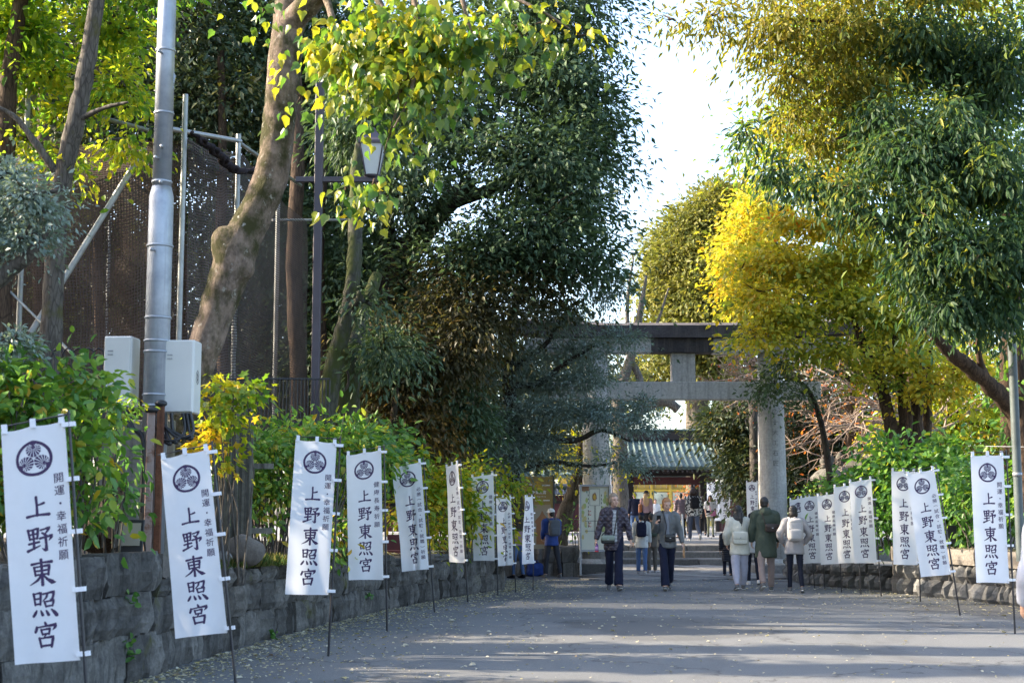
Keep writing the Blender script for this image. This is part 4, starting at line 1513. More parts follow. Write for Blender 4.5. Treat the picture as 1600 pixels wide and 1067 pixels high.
# ------------------------------------------------------------------ street lamp
M_LAMPPOST = mat_plain('lamp_post_paint', (0.055, 0.045, 0.06), 0.45, 0.12, 5)
M_LAMPGLASS = mat_plain('frosted_lamp_glass', (0.55, 0.58, 0.58), 0.3, 0.05, 4)
LY = 20.0
lb = P(489.5, 800, LY)
la = thing('street_lamp', 'tall square purplish brown lamp post with crossarm and hanging lantern', 'street lamp', (lb.x, LY, 0.78))
ltop = P(490, 128, LY).z
mb = MB(); mb.box((lb.x, LY, (0.7 + ltop) / 2), (0.115, 0.115, ltop - 0.7), bevel=0.01); build('post', mb, M_LAMPPOST, la)
az = P(490, 281, LY).z
xa, xb = P(462, 281, LY).x, P(600, 281, LY).x
mb = MB(); mb.box(((xa + xb) / 2, LY - 0.002, az), (xb - xa, 0.07, 0.075), bevel=0.006); build('crossarm', mb, M_LAMPPOST, la)
lx = P(582, 240, LY).x
lz = az + 0.06
mb = MB(); mb.lathe([(0.12, lz), (0.225, lz + 0.42), (0.225, lz + 0.44)], (lx, LY, 0), 4, smooth=False); build('lantern_glass', mb, M_LAMPGLASS, la)
mb = MB(); mb.lathe([(0.27, lz + 0.44), (0.26, lz + 0.48), (0.10, lz + 0.62), (0.04, lz + 0.7)], (lx, LY, 0), 4, smooth=False); build('lantern_roof', mb, M_LAMPPOST, la)
for k in range(4):
    t = math.pi / 4 + k * math.pi / 2 + math.pi / 4 * 0
    t = 2 * math.pi * (k + 0.5) / 4
    mb = MB(); mb.tube([(lx + .125 * math.cos(t), LY + .125 * math.sin(t), lz), (lx + .232 * math.cos(t), LY + .232 * math.sin(t), lz + 0.44)], 0.012, 5); build('lantern_bar', mb, M_LAMPPOST, la)
mb = MB(); mb.lathe([(0.05, az + 0.02), (0.13, lz)], (lx, LY, 0), 8); build('lantern_base', mb, M_LAMPPOST, la)

# ------------------------------------------------------------------ netted cage of pipes
def mat_net():
    m, nt, b = mat_new('brown_netting')
    v = coords(nt)
    f = noise_tex(nt, v, 1.1, 5, 0.6)
    c = ramp(nt, f, [(0.3, (0.045, 0.031, 0.026)), (0.7, (0.12, 0.082, 0.068))])
    nt.links.new(c, b.inputs['Base Color'])
    b.inputs['Roughness'].default_value = 0.8
    uv = nt.nodes.new('ShaderNodeUVMap')
    facs = []
    for ax in ('X', 'Y'):
        w = nt.nodes.new('ShaderNodeTexWave')
        w.wave_type = 'BANDS'; w.bands_direction = ax
        w.inputs['Scale'].default_value = 0.314 / 0.042
        w.inputs['Distortion'].default_value = 0.05
        w.inputs['Detail'].default_value = 1.0
        nt.links.new(uv.outputs[0], w.inputs['Vector'])
        facs.append(w.outputs['Fac'])
    mx = nt.nodes.new('ShaderNodeMath'); mx.operation = 'MAXIMUM'
    nt.links.new(facs[0], mx.inputs[0]); nt.links.new(facs[1], mx.inputs[1])
    gt = nt.nodes.new('ShaderNodeMath'); gt.operation = 'GREATER_THAN'; gt.inputs[1].default_value = 0.70
    nt.links.new(mx.outputs[0], gt.inputs[0])
    tr = nt.nodes.new('ShaderNodeBsdfTransparent')
    ms = nt.nodes.new('ShaderNodeMixShader')
    nt.links.new(gt.outputs[0], ms.inputs[0]); nt.links.new(tr.outputs[0], ms.inputs[1]); nt.links.new(b.outputs[0], ms.inputs[2])
    nt.links.new(ms.outputs[0], nt.nodes['Material Output'].inputs[0])
    return m


M_NET = mat_net()
M_PIPE = mat_plain('scaffold_pipe', (0.34, 0.35, 0.34), 0.5, 0.2, 6, 0.5)
cg = thing('netted_cage', 'tall pipe framework draped with dark brown netting behind the steel pole', 'cage', P(230, 760, 20))


def pipe(name, a, b_, r=0.035):
    mb = MB(); mb.tube([a, b_], r, 8); build(name, mb, M_PIPE, cg)


def upright(px, pt, Y, zb=0.8, r=0.04):
    t = P(px, pt, Y)
    pipe('upright', Vector((t.x, Y, zb)), t, r)
    return t


u45 = upright(45, 130, 19.5)
u290 = upright(290, 148, 20)
u373 = upright(373, 210, 21.5)
u435 = upright(435, 300, 24)
upright(172, 340, 26, r=0.03)
pipe('rail', P(40, 152, 19.6), P(232, 204, 19.9), 0.03)
pipe('rail', P(252, 199, 19.96), P(376, 221, 21.52), 0.035)
pipe('rail', P(372, 222, 21.6), P(470, 290, 25), 0.03)
pipe('rail', P(-60, 180, 19.6), P(60, 150, 19.6), 0.03)
pipe('rail', P(425, 344, 25.0), P(560, 344, 27), 0.025)
pipe('brace', P(48, 520, 19.2), P(226, 232, 19.7), 0.045)
pipe('brace', P(10, 450, 19.0), P(120, 560, 18.6), 0.018)


def net_sheet(c00, c10, c11, c01, sag, nu=26, nv=20, seed=0, bulge=0.25):
    mb = MB()
    uvs = []
    for j in range(nv + 1):
        for i in range(nu + 1):
            u, v = i / nu, j / nv
            p = (c00 * (1 - u) + c10 * u) * (1 - v) + (c01 * (1 - u) + c11 * u) * v
            p = p + Vector((0, 1, 0)) * (noise.noise((u * 4 + seed, v * 3, seed)) * bulge)
            p.z -= sag * 4 * u * (1 - u) * (1 - v) + 0.08 * abs(noise.noise((u * 9, seed, 1.3))) * (1 - v)
            mb.v.append(tuple(p))
    W_, H_ = (c10 - c00).length, (c01 - c00).length
    for j in range(nv):
        for i in range(nu):
            a = j * (nu + 1) + i
            mb.f.append((a, a + 1, a + nu + 2, a + nu + 1)); mb.mi.append(0); mb.sm.append(True)
    o = build('netting', mb, M_NET, cg)
    uvl = o.data.uv_layers.new(name='UVMap')
    for l in o.data.loops:
        k = l.vertex_index
        uvl.data[l.index].uv = ((k % (nu + 1)) / nu * W_, (k // (nu + 1)) / nv * H_)


net_sheet(P(-60, 300, 19.7), P(292, 222, 20.1), P(292, 720, 20.1), P(-60, 720, 19.7), 0.25, seed=1)
net_sheet(P(292, 215, 20.1), P(374, 232, 21.6), P(374, 720, 21.6), P(292, 720, 20.1), 0.1, 14, 20, seed=2)
net_sheet(P(374, 232, 21.6), P(480, 345, 25.2), P(480, 720, 25.2), P(374, 720, 21.6), 0.1, 14, 20, seed=3)
net_sheet(P(-60, 190, 24), P(292, 216, 20.15), P(292, 700, 27), P(-60, 700, 28), 0.2, seed=4)
# the fallen fold of net across the upper part
mb = MB()
pts, rr = catmull([P(80, 380, 19.4), P(150, 365, 19.4), P(230, 330, 19.5), P(300, 240, 19.8), P(330, 232, 20.4), P(372, 262, 21.2)], [.05, .1, .12, .08, .09, .12], 8)
mb.tube(pts, rr, 8, jitter=0.8); build('net_roll', mb, M_NET, cg)
M_VINE = mat_bark('vine_bark', (0.05, 0.04, 0.045), (0.015, 0.012, 0.014), None)
mb = MB()
pts, rr = catmull([P(302, 210, 19.6), P(325, 228, 20.0), P(345, 245, 20.4), P(360, 262, 20.8), P(385, 268, 21.2), P(420, 262, 21.6)], [.03, .05, .055, .06, .05, .03], 8)
mb.tube([p + Vector((.04 * math.sin(i * .9), .04 * math.cos(i * .9), 0)) for i, p in enumerate(pts)], rr, 7, jitter=.4)
mb.tube([p + Vector((-.05 * math.sin(i * .9), -.05 * math.cos(i * .9), 0.02)) for i, p in enumerate(pts)], [r * .7 for r in rr], 7, jitter=.4)
tag(build('twisted_vine', mb, M_VINE), 'thick dark twisted vine wound along the top pipe of the cage', 'vine')

# iron railing with hooped tops and a plain iron fence under the lamp
M_IRON = mat_plain('black_iron', (0.015, 0.015, 0.017), 0.5, 0.2)
fe = thing('iron_fence', 'black iron fence with hooped tops in front of the netting, beside the cabinet', 'fence', P(120, 700, 17.5))
for i in range(16):
    a = P(-70 + i * 16, 700, 17.5); w = 16 / S(17.5)
    ztop = P(100, 565, 17.5).z
    mb = MB()
    mb.tube([(a.x, 17.5, 0.9), (a.x, 17.5, ztop)] + [(a.x + w * 1.4 * (1 - math.cos(t)) / 2, 17.5, ztop + 0.17 * math.sin(t)) for t in (0.5, 1.05, 1.57, 2.1, 2.65)] + [(a.x + w * 1.4, 17.5, ztop), (a.x + w * 1.4, 17.5, 0.9)], 0.012, 5)
    build('hoop_bar', mb, M_IRON, fe)
for py in (600, 690):
    mb = MB(); mb.tube([P(-70, py, 17.52), P(215, py, 17.52)], 0.016, 5); build('rail', mb, M_IRON, fe)
fe = thing('iron_fence', 'plain black iron bar fence behind the bush under the street lamp', 'fence', P(420, 700, 19.2))
for i in range(34):
    a = P(330 + i * 5.6, 620, 18.8 + i * 0.03)
    mb = MB(); mb.tube([(a.x, a.y, 0.8), (a.x, a.y, P(400, 585, 19).z)], 0.010, 5); build('bar', mb, M_IRON, fe)
for py in (592, 660):
    mb = MB(); mb.tube([P(330, py, 18.8), P(515, py, 19.8)], 0.014, 5); build('rail', mb, M_IRON, fe)

# grey post at the far edge of the frame on the other side
gb = P(1592, 800, 20.5)
gp = thing('grey_post', 'slim grey green painted post in front of the brown trunk at the picture edge', 'post', (gb.x, 20.5, 0.75))
mb = MB(); mb.tube([(gb.x, 20.5, 0.7), (gb.x, 20.5, 4.6)], 0.062, 14); build('tube', mb, mat_plain('grey_green_paint', (0.075, 0.095, 0.095), 0.55, 0.3, 4), gp)
mb = MB(); mb.lathe([(0.068, 1.9), (0.068, 1.96)], (gb.x, 20.5, 0), 14); build('band', mb, M_STEEL, gp)
for z in (1.6, 2.7):
    pass
wr = MB(); wr.tube([P(1540, 697, 21), P(1600, 698, 20.6)], 0.006, 5)
tag(build('fence_wire', wr, M_STEEL), 'single wire strung from the grey post above the last banner', 'wire')

# stone lanterns
M_LANT = mat_stone('lantern_stone', (0.08, 0.076, 0.068), (0.19, 0.18, 0.155), (0.10, 0.10, 0.05), 0.58, 1.6)


def stone_lantern(label, px, ptop, Y, h, zb, group='stone lanterns among the trees'):
    b_ = P(px, ptop, Y)
    k = h / 2.6
    root = thing('stone_lantern', label, 'stone lantern', (b_.x, Y, zb), group)
    z = 0

    def part(name, prof, n=6, smooth=False):
        mb = MB(); mb.lathe([(r * k * 0.66, zz * k) for r, zz in prof], (0, 0, 0), n, smooth=smooth); build(name, mb, M_LANT, root, local=True)
    part('base', [(0.5, -0.3), (0.5, 0.12), (0.36, 0.26), (0.22, 0.32)])
    part('shaft', [(0.19, 0.32), (0.17, 0.7), (0.2, 0.78), (0.17, 0.86), (0.19, 1.25)], 12, True)
    part('platform', [(0.22, 1.25), (0.42, 1.42), (0.44, 1.55), (0.32, 1.58)])
    part('light_box', [(0.26, 1.58), (0.27, 1.92)])
    part('roof', [(0.30, 1.92), (0.60, 1.96), (0.62, 2.04), (0.36, 2.20), (0.16, 2.28)])
    part('finial', [(0.10, 2.28), (0.17, 2.34), (0.10, 2.38), (0.18, 2.46), (0.15, 2.55), (0.03, 2.66)], 12, True)
    return root


for lab, px, pt, Y, h, zb in (
        ('weathered stone lantern, second of the grey group beside the torii pillar, highest of the three', 1297, 711, 36, 2.55, 0.3),
        ('weathered stone lantern nearest the torii pillar, lowest of the grey group', 1287, 714, 38.5, 2.5, 0.3),
        ('weathered stone lantern at the bush end of the grey group of three', 1312, 709, 37.5, 2.6, 0.3),
        ('sunlit mossy stone lantern standing forward of the tree trunks', 1340, 692, 41, 3.0, 0.3),
        ('sunlit stone lantern close against the dark tree trunk, its onion finial highest', 1356, 686, 42, 3.15, 0.3),
        ('grey stone lantern with a broad roof behind the ochre sign', 800, 722, 33.5, 2.2, 0.5)):
    stone_lantern(lab, px, pt, Y, P(px, pt, Y).z - zb, zb)

# small things on the bed behind the near wall
def rock(label, px, py, Y, rx, rz, mat, seed):
    c = P(px, py, Y)
    mb = MB(); mb.ellipsoid(c, (rx, rx * .7, rz), 14, 10)
    mb.v = [tuple(Vector(v) + (Vector(v) - c) * 0.35 * noise.noise(Vector(v) * 4 + Vector((seed, 0, 0)))) for v in mb.v]
    tag(build('rock', mb, mat), label, 'rock')


rock('smooth brown boulder on the wall top behind the second largest banner', 378, 858, 15.2, 0.22, 0.17, M_CAPSTONE, 1)
rock('small grey stone beside the brown boulder', 350, 872, 15.0, 0.10, 0.08, M_RUBBLE, 2)
sb = thing('leaning_signboard', 'small dark leaning signboard with a printed picture behind the wall near the steel pole', 'signboard', P(205, 862, 12.6))
c = P(203, 838, 12.6)
mb = MB(); mb.box(c, (0.24, 0.02, 0.30), Matrix.Rotation(-0.2, 3, 'X'), bevel=0.005); bd = build('board', mb, M_IRON, sb)
mb = MB(); mb.box(c + Vector((0, -0.016, 0.02)), (0.19, 0.006, 0.20), Matrix.Rotation(-0.2, 3, 'X')); build('picture', mb, M_PHOTO, sb)
for s in (-1, 1):
    mb = MB(); mb.tube([c + Vector((s * .1, 0.03, 0.1)), (c.x + s * .1, 12.78, 1.0)], 0.01, 5); build('leg', mb, M_IRON, sb)
c = P(622, 862, 21.9)
bx = thing('small_bench', 'small dark maroon bench half hidden in the bushes behind the banners', 'bench', (c.x, 21.9, 0.75))
mb = MB(); mb.box((c.x, 21.9, c.z), (0.36, 0.3, 0.05)); build('seat', mb, M_MAROON, bx)
mb = MB(); mb.box((c.x, 22.05, c.z + 0.14), (0.36, 0.03, 0.24)); build('backrest', mb, M_MAROON, bx)
for sx in (-1, 1):
    for sy in (-1, 1):
        mb = MB(); mb.box((c.x + sx * .15, 21.9 + sy * .12, (c.z + .7) / 2), (0.03, 0.03, c.z - 0.7)); build('leg', mb, M_DKWOOD, bx)
c = P(1484, 835, 23.6)
bx = thing('plant_label', 'small dark square board on a stake behind the capped rubble wall', 'sign', (c.x, 23.6, 0.75))
mb = MB(); mb.box(c, (0.22, 0.03, 0.30), bevel=0.005); build('board', mb, M_IRON, bx)
mb = MB(); mb.tube([(c.x, 23.62, 0.7), (c.x, 23.62, c.z)], 0.014, 5); build('stake', mb, M_IRON, bx)
# ------------------------------------------------------------------ vegetation materials
L_DARK = mat_leaf('dark_evergreen_leaf', [(0.0, (0.040, 0.072, 0.042)), (0.5, (0.075, 0.124, 0.064)), (1.0, (0.115, 0.165, 0.085))], 0.28, 0.5, 0.28)
L_DARKB = mat_leaf('deep_green_leaf', [(0.0, (0.036, 0.058, 0.040)), (0.5, (0.062, 0.092, 0.046)), (0.85, (0.12, 0.125, 0.035)), (1.0, (0.22, 0.16, 0.04))], 0.3, 0.4, 0.45)
L_BLUE = mat_leaf('blue_green_leaf', [(0.0, (0.13, 0.18, 0.17)), (0.5, (0.19, 0.255, 0.23)), (1.0, (0.25, 0.31, 0.25))], 0.25, 0.5, 0.4)
L_BRONZE = mat_leaf('bronze_leaf', [(0.0, (0.055, 0.058, 0.028)), (0.5, (0.10, 0.085, 0.032)), (0.8, (0.17, 0.105, 0.03)), (1.0, (0.28, 0.16, 0.035))], 0.4, 0.45, 0.35)
L_LIME = mat_leaf('yellow_green_leaf', [(0.0, (0.05, 0.11, 0.02)), (0.4, (0.12, 0.24, 0.03)), (0.72, (0.33, 0.39, 0.03)), (1.0, (0.56, 0.46, 0.03))], 0.6, 0.4, 0.4, tgain=1.6)
L_BROAD = mat_leaf('broad_autumn_leaf', [(0.0, (0.05, 0.12, 0.04)), (0.4, (0.10, 0.20, 0.035)), (0.7, (0.30, 0.33, 0.03)), (1.0, (0.56, 0.44, 0.03))], 0.46, 0.36, 0.5, tgain=1.3)
L_LONG = mat_leaf('long_evergreen_leaf', [(0.0, (0.028, 0.062, 0.036)), (0.5, (0.052, 0.098, 0.042)), (0.70, (0.15, 0.19, 0.03)), (1.0, (0.40, 0.30, 0.04))], 0.4, 0.5, 0.2, tgain=1.8)
L_LONGY = mat_leaf('olive_long_leaf', [(0.0, (0.06, 0.08, 0.020)), (0.5, (0.16, 0.16, 0.022)), (1.0, (0.34, 0.25, 0.03))], 0.48, 0.5, 0.3, tgain=1.8)
L_YELLOW = mat_leaf('yellow_maple_leaf', [(0.0, (0.15, 0.22, 0.035)), (0.32, (0.36, 0.35, 0.04)), (0.65, (0.56, 0.44, 0.04)), (0.9, (0.62, 0.36, 0.03)), (1.0, (0.58, 0.18, 0.02))], 0.5, 0.45, 0.3, tgain=1.4)
L_OLIVE = mat_leaf('sunlit_olive_leaf', [(0.0, (0.09, 0.115, 0.03)), (0.5, (0.18, 0.185, 0.045)), (1.0, (0.30, 0.265, 0.07))], 0.35, 0.5, 0.3)
L_BUSH = mat_leaf('bush_leaf', [(0.0, (0.055, 0.14, 0.04)), (0.45, (0.105, 0.235, 0.045)), (0.78, (0.24, 0.35, 0.04)), (0.92, (0.42, 0.33, 0.03)), (1.0, (0.50, 0.30, 0.03))], 0.4, 0.38, 0.45, tgain=1.5)
L_BUSHY = mat_leaf('yellowing_bush_leaf', [(0.0, (0.06, 0.14, 0.02)), (0.4, (0.14, 0.24, 0.02)), (0.75, (0.36, 0.36, 0.02)), (1.0, (0.52, 0.32, 0.03))], 0.45, 0.4, 0.4, tgain=1.5)
L_RED = mat_leaf('orange_cherry_leaf', [(0.0, (0.40, 0.20, 0.05)), (0.5, (0.50, 0.17, 0.05)), (1.0, (0.42, 0.07, 0.03))], 0.5, 0.5, 0.3)
L_GRASS = mat_leaf('grass_blade', [(0.0, (0.04, 0.08, 0.02)), (0.6, (0.09, 0.13, 0.03)), (1.0, (0.25, 0.20, 0.08))], 0.3, 0.6, 0.2)
B_BIG = mat_bark('mossy_pinkish_bark', (0.25, 0.19, 0.15), (0.10, 0.074, 0.058), (0.05, 0.048, 0.018), 0.50, 1.0, (0.36, 0.34, 0.29), 0.5, 1.0, False)
B_DARK = mat_bark('dark_bark', (0.085, 0.065, 0.05), (0.022, 0.018, 0.016), (0.05, 0.055, 0.02), 0.58)
B_BROWN = mat_bark('brown_bark', (0.13, 0.085, 0.055), (0.035, 0.024, 0.018), None)
B_GREY = mat_bark('grey_bark', (0.17, 0.15, 0.125), (0.06, 0.052, 0.045), (0.09, 0.085, 0.03), 0.6)
B_PALE = mat_bark('pale_branch_bark', (0.46, 0.36, 0.29), (0.24, 0.18, 0.145), None)
B_MOSSY = mat_bark('mossy_grey_bark', (0.11, 0.105, 0.085), (0.04, 0.04, 0.03), (0.055, 0.065, 0.02), 0.46)


def tree(label, base, trunk_pts, trunk_r, bark, crowns, group=None, name='tree', cat='tree', limbs=(), twig=True, zbase=0.75):
    """crowns: list of dicts(blobs, n, mat, tmpl, L, W, per, cl, flat, shell, up, droop, outw)"""
    root = thing(name, label, cat, base, group)
    if trunk_pts:
        tr = trunk_part('trunk', trunk_pts, trunk_r, bark, root)
    for pts, rr in limbs:
        trunk_part('limb', pts, rr, bark, root, 8, 5, 0.3)
    for c in crowns:
        p, d, n, h, cc = crown_points(c['blobs'], c['n'], c.get('per', 40), c.get('cl', 0.35), c.get('flat', 0.6), c.get('shell', 0.5), c.get('up', 0.9), c.get('droop', 0.15), c.get('outw', 0.5))
        if c.get('zmin') is not None:
            k = p[:, 2] > c['zmin']
            p, d, n, h = p[k], d[k], n[k], h[k]
        L = c['L'] * (0.5 + 0.95 * nrg.random(len(p)))
        leaf_mesh(c.get('part', 'crown'), p, d, n, L, L * c['W'], c.get('tmpl', T_DIAMOND), c['mat'], h + c.get('hue', 0), root, 'stuff')
        if c.get('twig', twig):
            twigs('branches', c['blobs'], cc, bark, root, c.get('twp', 9), c.get('twr', 0.035))
    return root


# ---- 1. leaning trunk by the steel pole with its broad autumn leaves
Y0 = 15.2
bigt = thing('broadleaf_tree', 'big leaning tree with a knobbly mossy trunk behind the steel pole, broad yellow green leaves', 'tree', (P(240, 800, Y0).x, Y0, 0.85))
tp = [(205, 905, 14.9), (240, 800, 15.1), (272, 690, 15.2), (307, 580, 15.2), (340, 480, 15.2), (366, 405, 15.2), (398, 335, 15.3), (425, 270, 15.35), (437, 190, 15.4), (444, 110, 15.4), (450, 40, 15.4), (456, -30, 15.5)]
tw = [104, 74, 55, 49, 55, 63, 56, 54, 53, 53, 51, 50]
p_, r_ = catmull([P(a, b, c) for a, b, c in tp], [w / 2 / S(Y0) for w in tw], 14)
mb = MB(); mb.tube(p_, r_, 30, jitter=0.08)
# knob on the path-facing bend
kc = P(352, 385, 15.1)
mb.v = [tuple(Vector(v) + ((Vector(v) - P(368, 405, 15.2)).normalized() * 0.15 * math.exp(-((Vector(v) - P(340, 372, 15.1)).length / 0.13) ** 2)
                            + (Vector(v) - P(368, 405, 15.2)).normalized() * 0.09 * math.exp(-((Vector(v) - P(395, 425, 15.1)).length / 0.12) ** 2)
                            + Vector((0.014 * noise.noise(Vector(v) * 5) + .008 * noise.noise(Vector(v) * 14), 0.014 * noise.noise(Vector(v) * 5 + Vector((9, 0, 0))) + .008 * noise.noise(Vector(v) * 15), 0)))) for v in mb.v]
build('trunk', mb, B_BIG, bigt)
mb = MB()
q, r = catmull([P(215, 700, 15), P(196, 745, 14.85), P(170, 790, 14.6), P(150, 850, 14.3)], [0.12, 0.15, 0.16, 0.2], 5); mb.tube(q, r, 10, jitter=.3); build('root', mb, B_BROWN, bigt)
limbs = [([P(452, 40, 15.4), P(478, 10, 15.2), P(505, -15, 15.0), P(560, -60, 14.6)], [.16, .14, .12, .10]),
         ([P(456, -30, 15.5), P(430, -120, 15.4), P(400, -260, 15.4)], [.15, .13, .08]),
         ([P(560, -60, 14.6), P(640, -40, 14.2), P(720, -10, 13.9), P(800, -5, 13.6)], [.09, .06, .045, .02]),
         ([P(560, -60, 14.6), P(600, 20, 14.2), P(630, 90, 14.0), P(620, 170, 13.9), P(600, 240, 13.9)], [.06, .035, .025, .018, .008]),
         ([P(640, -40, 14.2), P(655, 60, 14), P(640, 150, 13.8), P(615, 200, 13.7)], [.05, .03, .02, .008]),
         ([P(505, -15, 15.0), P(520, 40, 14.6), P(510, 110, 14.5)], [.05, .03, .01]),
         ([P(800, -5, 13.6), P(850, 20, 13.5), P(890, 45, 13.5)], [.02, .014, .006]),
         ([P(720, -10, 13.9), P(735, 60, 13.8), P(720, 120, 13.8)], [.03, .018, .007])]
for a, b_ in limbs:
    trunk_part('limb', a, b_, B_BIG, bigt, 8, 5, .2)
# leaves: hand set masses, each leaf hanging from a short stalk
BL = [pxblob(510, 80, 14.4, 45, 70, .7, 1.0, .12), pxblob(570, 60, 14.2, 60, 70, .8, 1.1, .10), pxblob(640, 50, 14.0, 60, 60, .8, 1.1, .12), pxblob(700, 60, 13.9, 50, 60, .7, 1.0, .0), pxblob(630, 130, 13.9, 60, 50, .6, 1.2, .0), pxblob(550, 150, 14.1, 40, 40, .5, .7, .10),
      pxblob(750, 60, 13.8, 40, 50, .6, .8, -.05), pxblob(810, 40, 13.7, 45, 30, .5, .8, .05), pxblob(860, 30, 13.6, 40, 22, .4, .6, .12), pxblob(905, 55, 13.5, 24, 26, .3, .5, .05), pxblob(590, 200, 13.9, 40, 25, .4, .6, -.12), pxblob(540, 290, 13.9, 30, 20, .3, .6, -.12), pxblob(585, 280, 13.9, 28, 34, .3, .7, .0), pxblob(575, 325, 13.9, 26, 14, .25, .5, .1),
      pxblob(680, 170, 13.8, 36, 28, .4, .6, .0), pxblob(470, 150, 14.5, 14, 22, .3, .35, -.1), pxblob(412, 14, 14.6, 36, 18, .4, .5, -.12), pxblob(645, 235, 13.8, 20, 24, .3, .4, .12), pxblob(660, 100, 14.2, 90, 50, .8, .8, -.15), pxblob(720, 130, 13.9, 36, 22, .4, .5, -.05)]
p, d, n, h, cc = crown_points(BL, 2100, 7, 0.15, 0.7, 0.15, 0.55, 0.75, 0.35)
d[:, 2] -= 0.25
order = np.argsort(p[:, 1])          # nearest the camera first
vis = order[:290]
rest = order[290:]
leaf_shapes = []
for i in range(6):
    rr_ = np.random.default_rng(i)
    T = (T_BROAD[0] * np.array([1, rr_.uniform(.85, 1.1), 1]) + np.concatenate([rr_.normal(size=(13, 2)) * 0.03, rr_.normal(size=(13, 1)) * 0.04], 1), T_BROAD[1])
    leaf_shapes.append([])
    for hv in (0.05, 0.3, 0.5, 0.7, 0.95):
        o = leaf_mesh('leaf', np.zeros((1, 3)), np.array([(0., 1., 0.)]), np.array([(0., 0., 1.)]), np.array([1.0]), np.array([0.86]), T, L_BROAD, np.array([hv]))
        leaf_shapes[-1].append(o.data)
        bpy.data.objects.remove(o)
for i in vis:
    D = Vector(d[i]).normalized(); Z = Vector(n[i]); Z = (Z - D * Z.dot(D)).normalized(); X = D.cross(Z)
    hv = min(4, max(0, int(h[i] * 5)))
    o = bpy.data.objects.new('leaf', rnd.choice(leaf_shapes)[hv])
    C.objects.link(o); o.parent = bigt
    o.location = Vector(p[i]) - WL[bigt]
    o.rotation_euler = Matrix((X, D, Z)).transposed().to_euler()
    s_ = rnd.uniform(.07, .145); o.scale = (s_, s_, s_)
Ls = nrg.uniform(.07, .14, len(rest))
leaf_mesh('foliage', p[rest], d[rest], n[rest], Ls, Ls * .86, T_BROAD, L_BROAD, h[rest], bigt, 'stuff')
twigs('branches', BL, cc, B_BROWN, bigt, 2, 0.012)
# its upper crown, above the frame
up_bl = [((-2.6, 13.6, 10.2), (2.6, 2.0, 1.2), 1, .1), ((0.2, 14.2, 9.6), (2.6, 2.6, 1.2), 1, .1)]
p, d, n, h, cc = crown_points(up_bl, 3000, 30, 0.4, 0.5)
Ls = nrg.uniform(.13, .22, len(p)); leaf_mesh('foliage', p, d, n, Ls, Ls * .86, T_BROAD, L_BROAD, h, bigt, 'stuff')

# ---- 2. trees at the picture's left
tree('yellow green tree with two slim grey trunks behind the netting posts', (P(80, 760, 18).x, 18, .8),
     [P(70, 760, 18.4), P(76, 600, 18.3), P(85, 420, 18.2), P(97, 285, 18.1), P(118, 190, 18), P(138, 90, 18), P(158, -40, 18)], [.16, .15, .14, .125, .12, .11, .09], B_GREY,
     [dict(blobs=[pxblob(40, 40, 19.6, 70, 40, .8, 1, .0), pxblob(175, 40, 19.4, 55, 40, .8, 1.2, .05), pxblob(190, 130, 19.2, 40, 45, .7, 1.2, .12), pxblob(70, 120, 19.5, 50, 26, .7, .9, .1), pxblob(60, 225, 19.4, 55, 20, .6, .8, .15), pxblob(195, 215, 19.0, 34, 26, .5, .9, .18), pxblob(60, -70, 19, 160, 70, 1.6, .8, -.05), pxblob(230, -40, 19, 60, 60, 1.2, .8, -.1), pxblob(112, 268, 18.5, 22, 34, .3, .6, .1), pxblob(110, 165, 19.3, 40, 24, .5, .8, .15)],
           n=9500, mat=L_LIME, tmpl=T_OVAL, L=.105, W=.5, per=30, cl=.2, flat=.45, shell=.2, up=.9, droop=.2, hue=.0)],
     limbs=[([P(97, 285, 18.1), P(60, 230, 18), P(20, 180, 18), P(-30, 160, 18)], [.06, .05, .035, .02]), ([P(118, 190, 18), P(160, 170, 17.8), P(200, 160, 17.6)], [.05, .03, .015])])
tree('slim dark trunk at the picture edge with a crooked branch, among yellow green leaves', (P(8, 760, 19.0).x, 19, .8),
     [P(0, 760, 19), P(2, 500, 19), P(8, 250, 19), P(14, 130, 19), P(30, 20, 19), P(45, -60, 19)], [.15, .14, .13, .12, .1, .08], B_BROWN,
     [dict(blobs=[pxblob(20, 60, 19.5, 70, 80, 1, 1, 0), pxblob(-60, 0, 19.5, 100, 120, 1.5, 1, -.1)], n=2600, mat=L_LIME, tmpl=T_OVAL, L=.14, W=.42, per=24, cl=.3, shell=.3)])
tree('blue green bushy tree at the picture edge in front of the netting', (P(-40, 800, 11.5).x, 11.5, 1.0),
     [P(-120, 700, 11.5), P(-50, 490, 11.5), P(0, 435, 11.4), P(45, 400, 11.3), P(80, 350, 11.2)], [.10, .085, .07, .05, .02], B_GREY,
     [dict(blobs=[pxblob(15, 270, 11.5, 42, 26, .4, 1), pxblob(50, 305, 11.3, 40, 24, .4, 1.1), pxblob(-10, 345, 11.6, 50, 34, .45, 1), pxblob(45, 365, 11.3, 34, 26, .35, .8), pxblob(-80, 300, 11.6, 70, 110, .6, .8), pxblob(20, 535, 11.5, 45, 22, .4, .7), pxblob(-30, 560, 11.5, 60, 50, .5, .7), pxblob(65, 330, 11.3, 22, 18, .25, .6), pxblob(5, 400, 11.4, 30, 14, .3, .5)],
           n=13000, mat=L_BLUE, tmpl=T_DIAMOND, L=.05, W=.45, per=50, cl=.10, flat=.5, shell=.2, up=.9, hue=.3)])

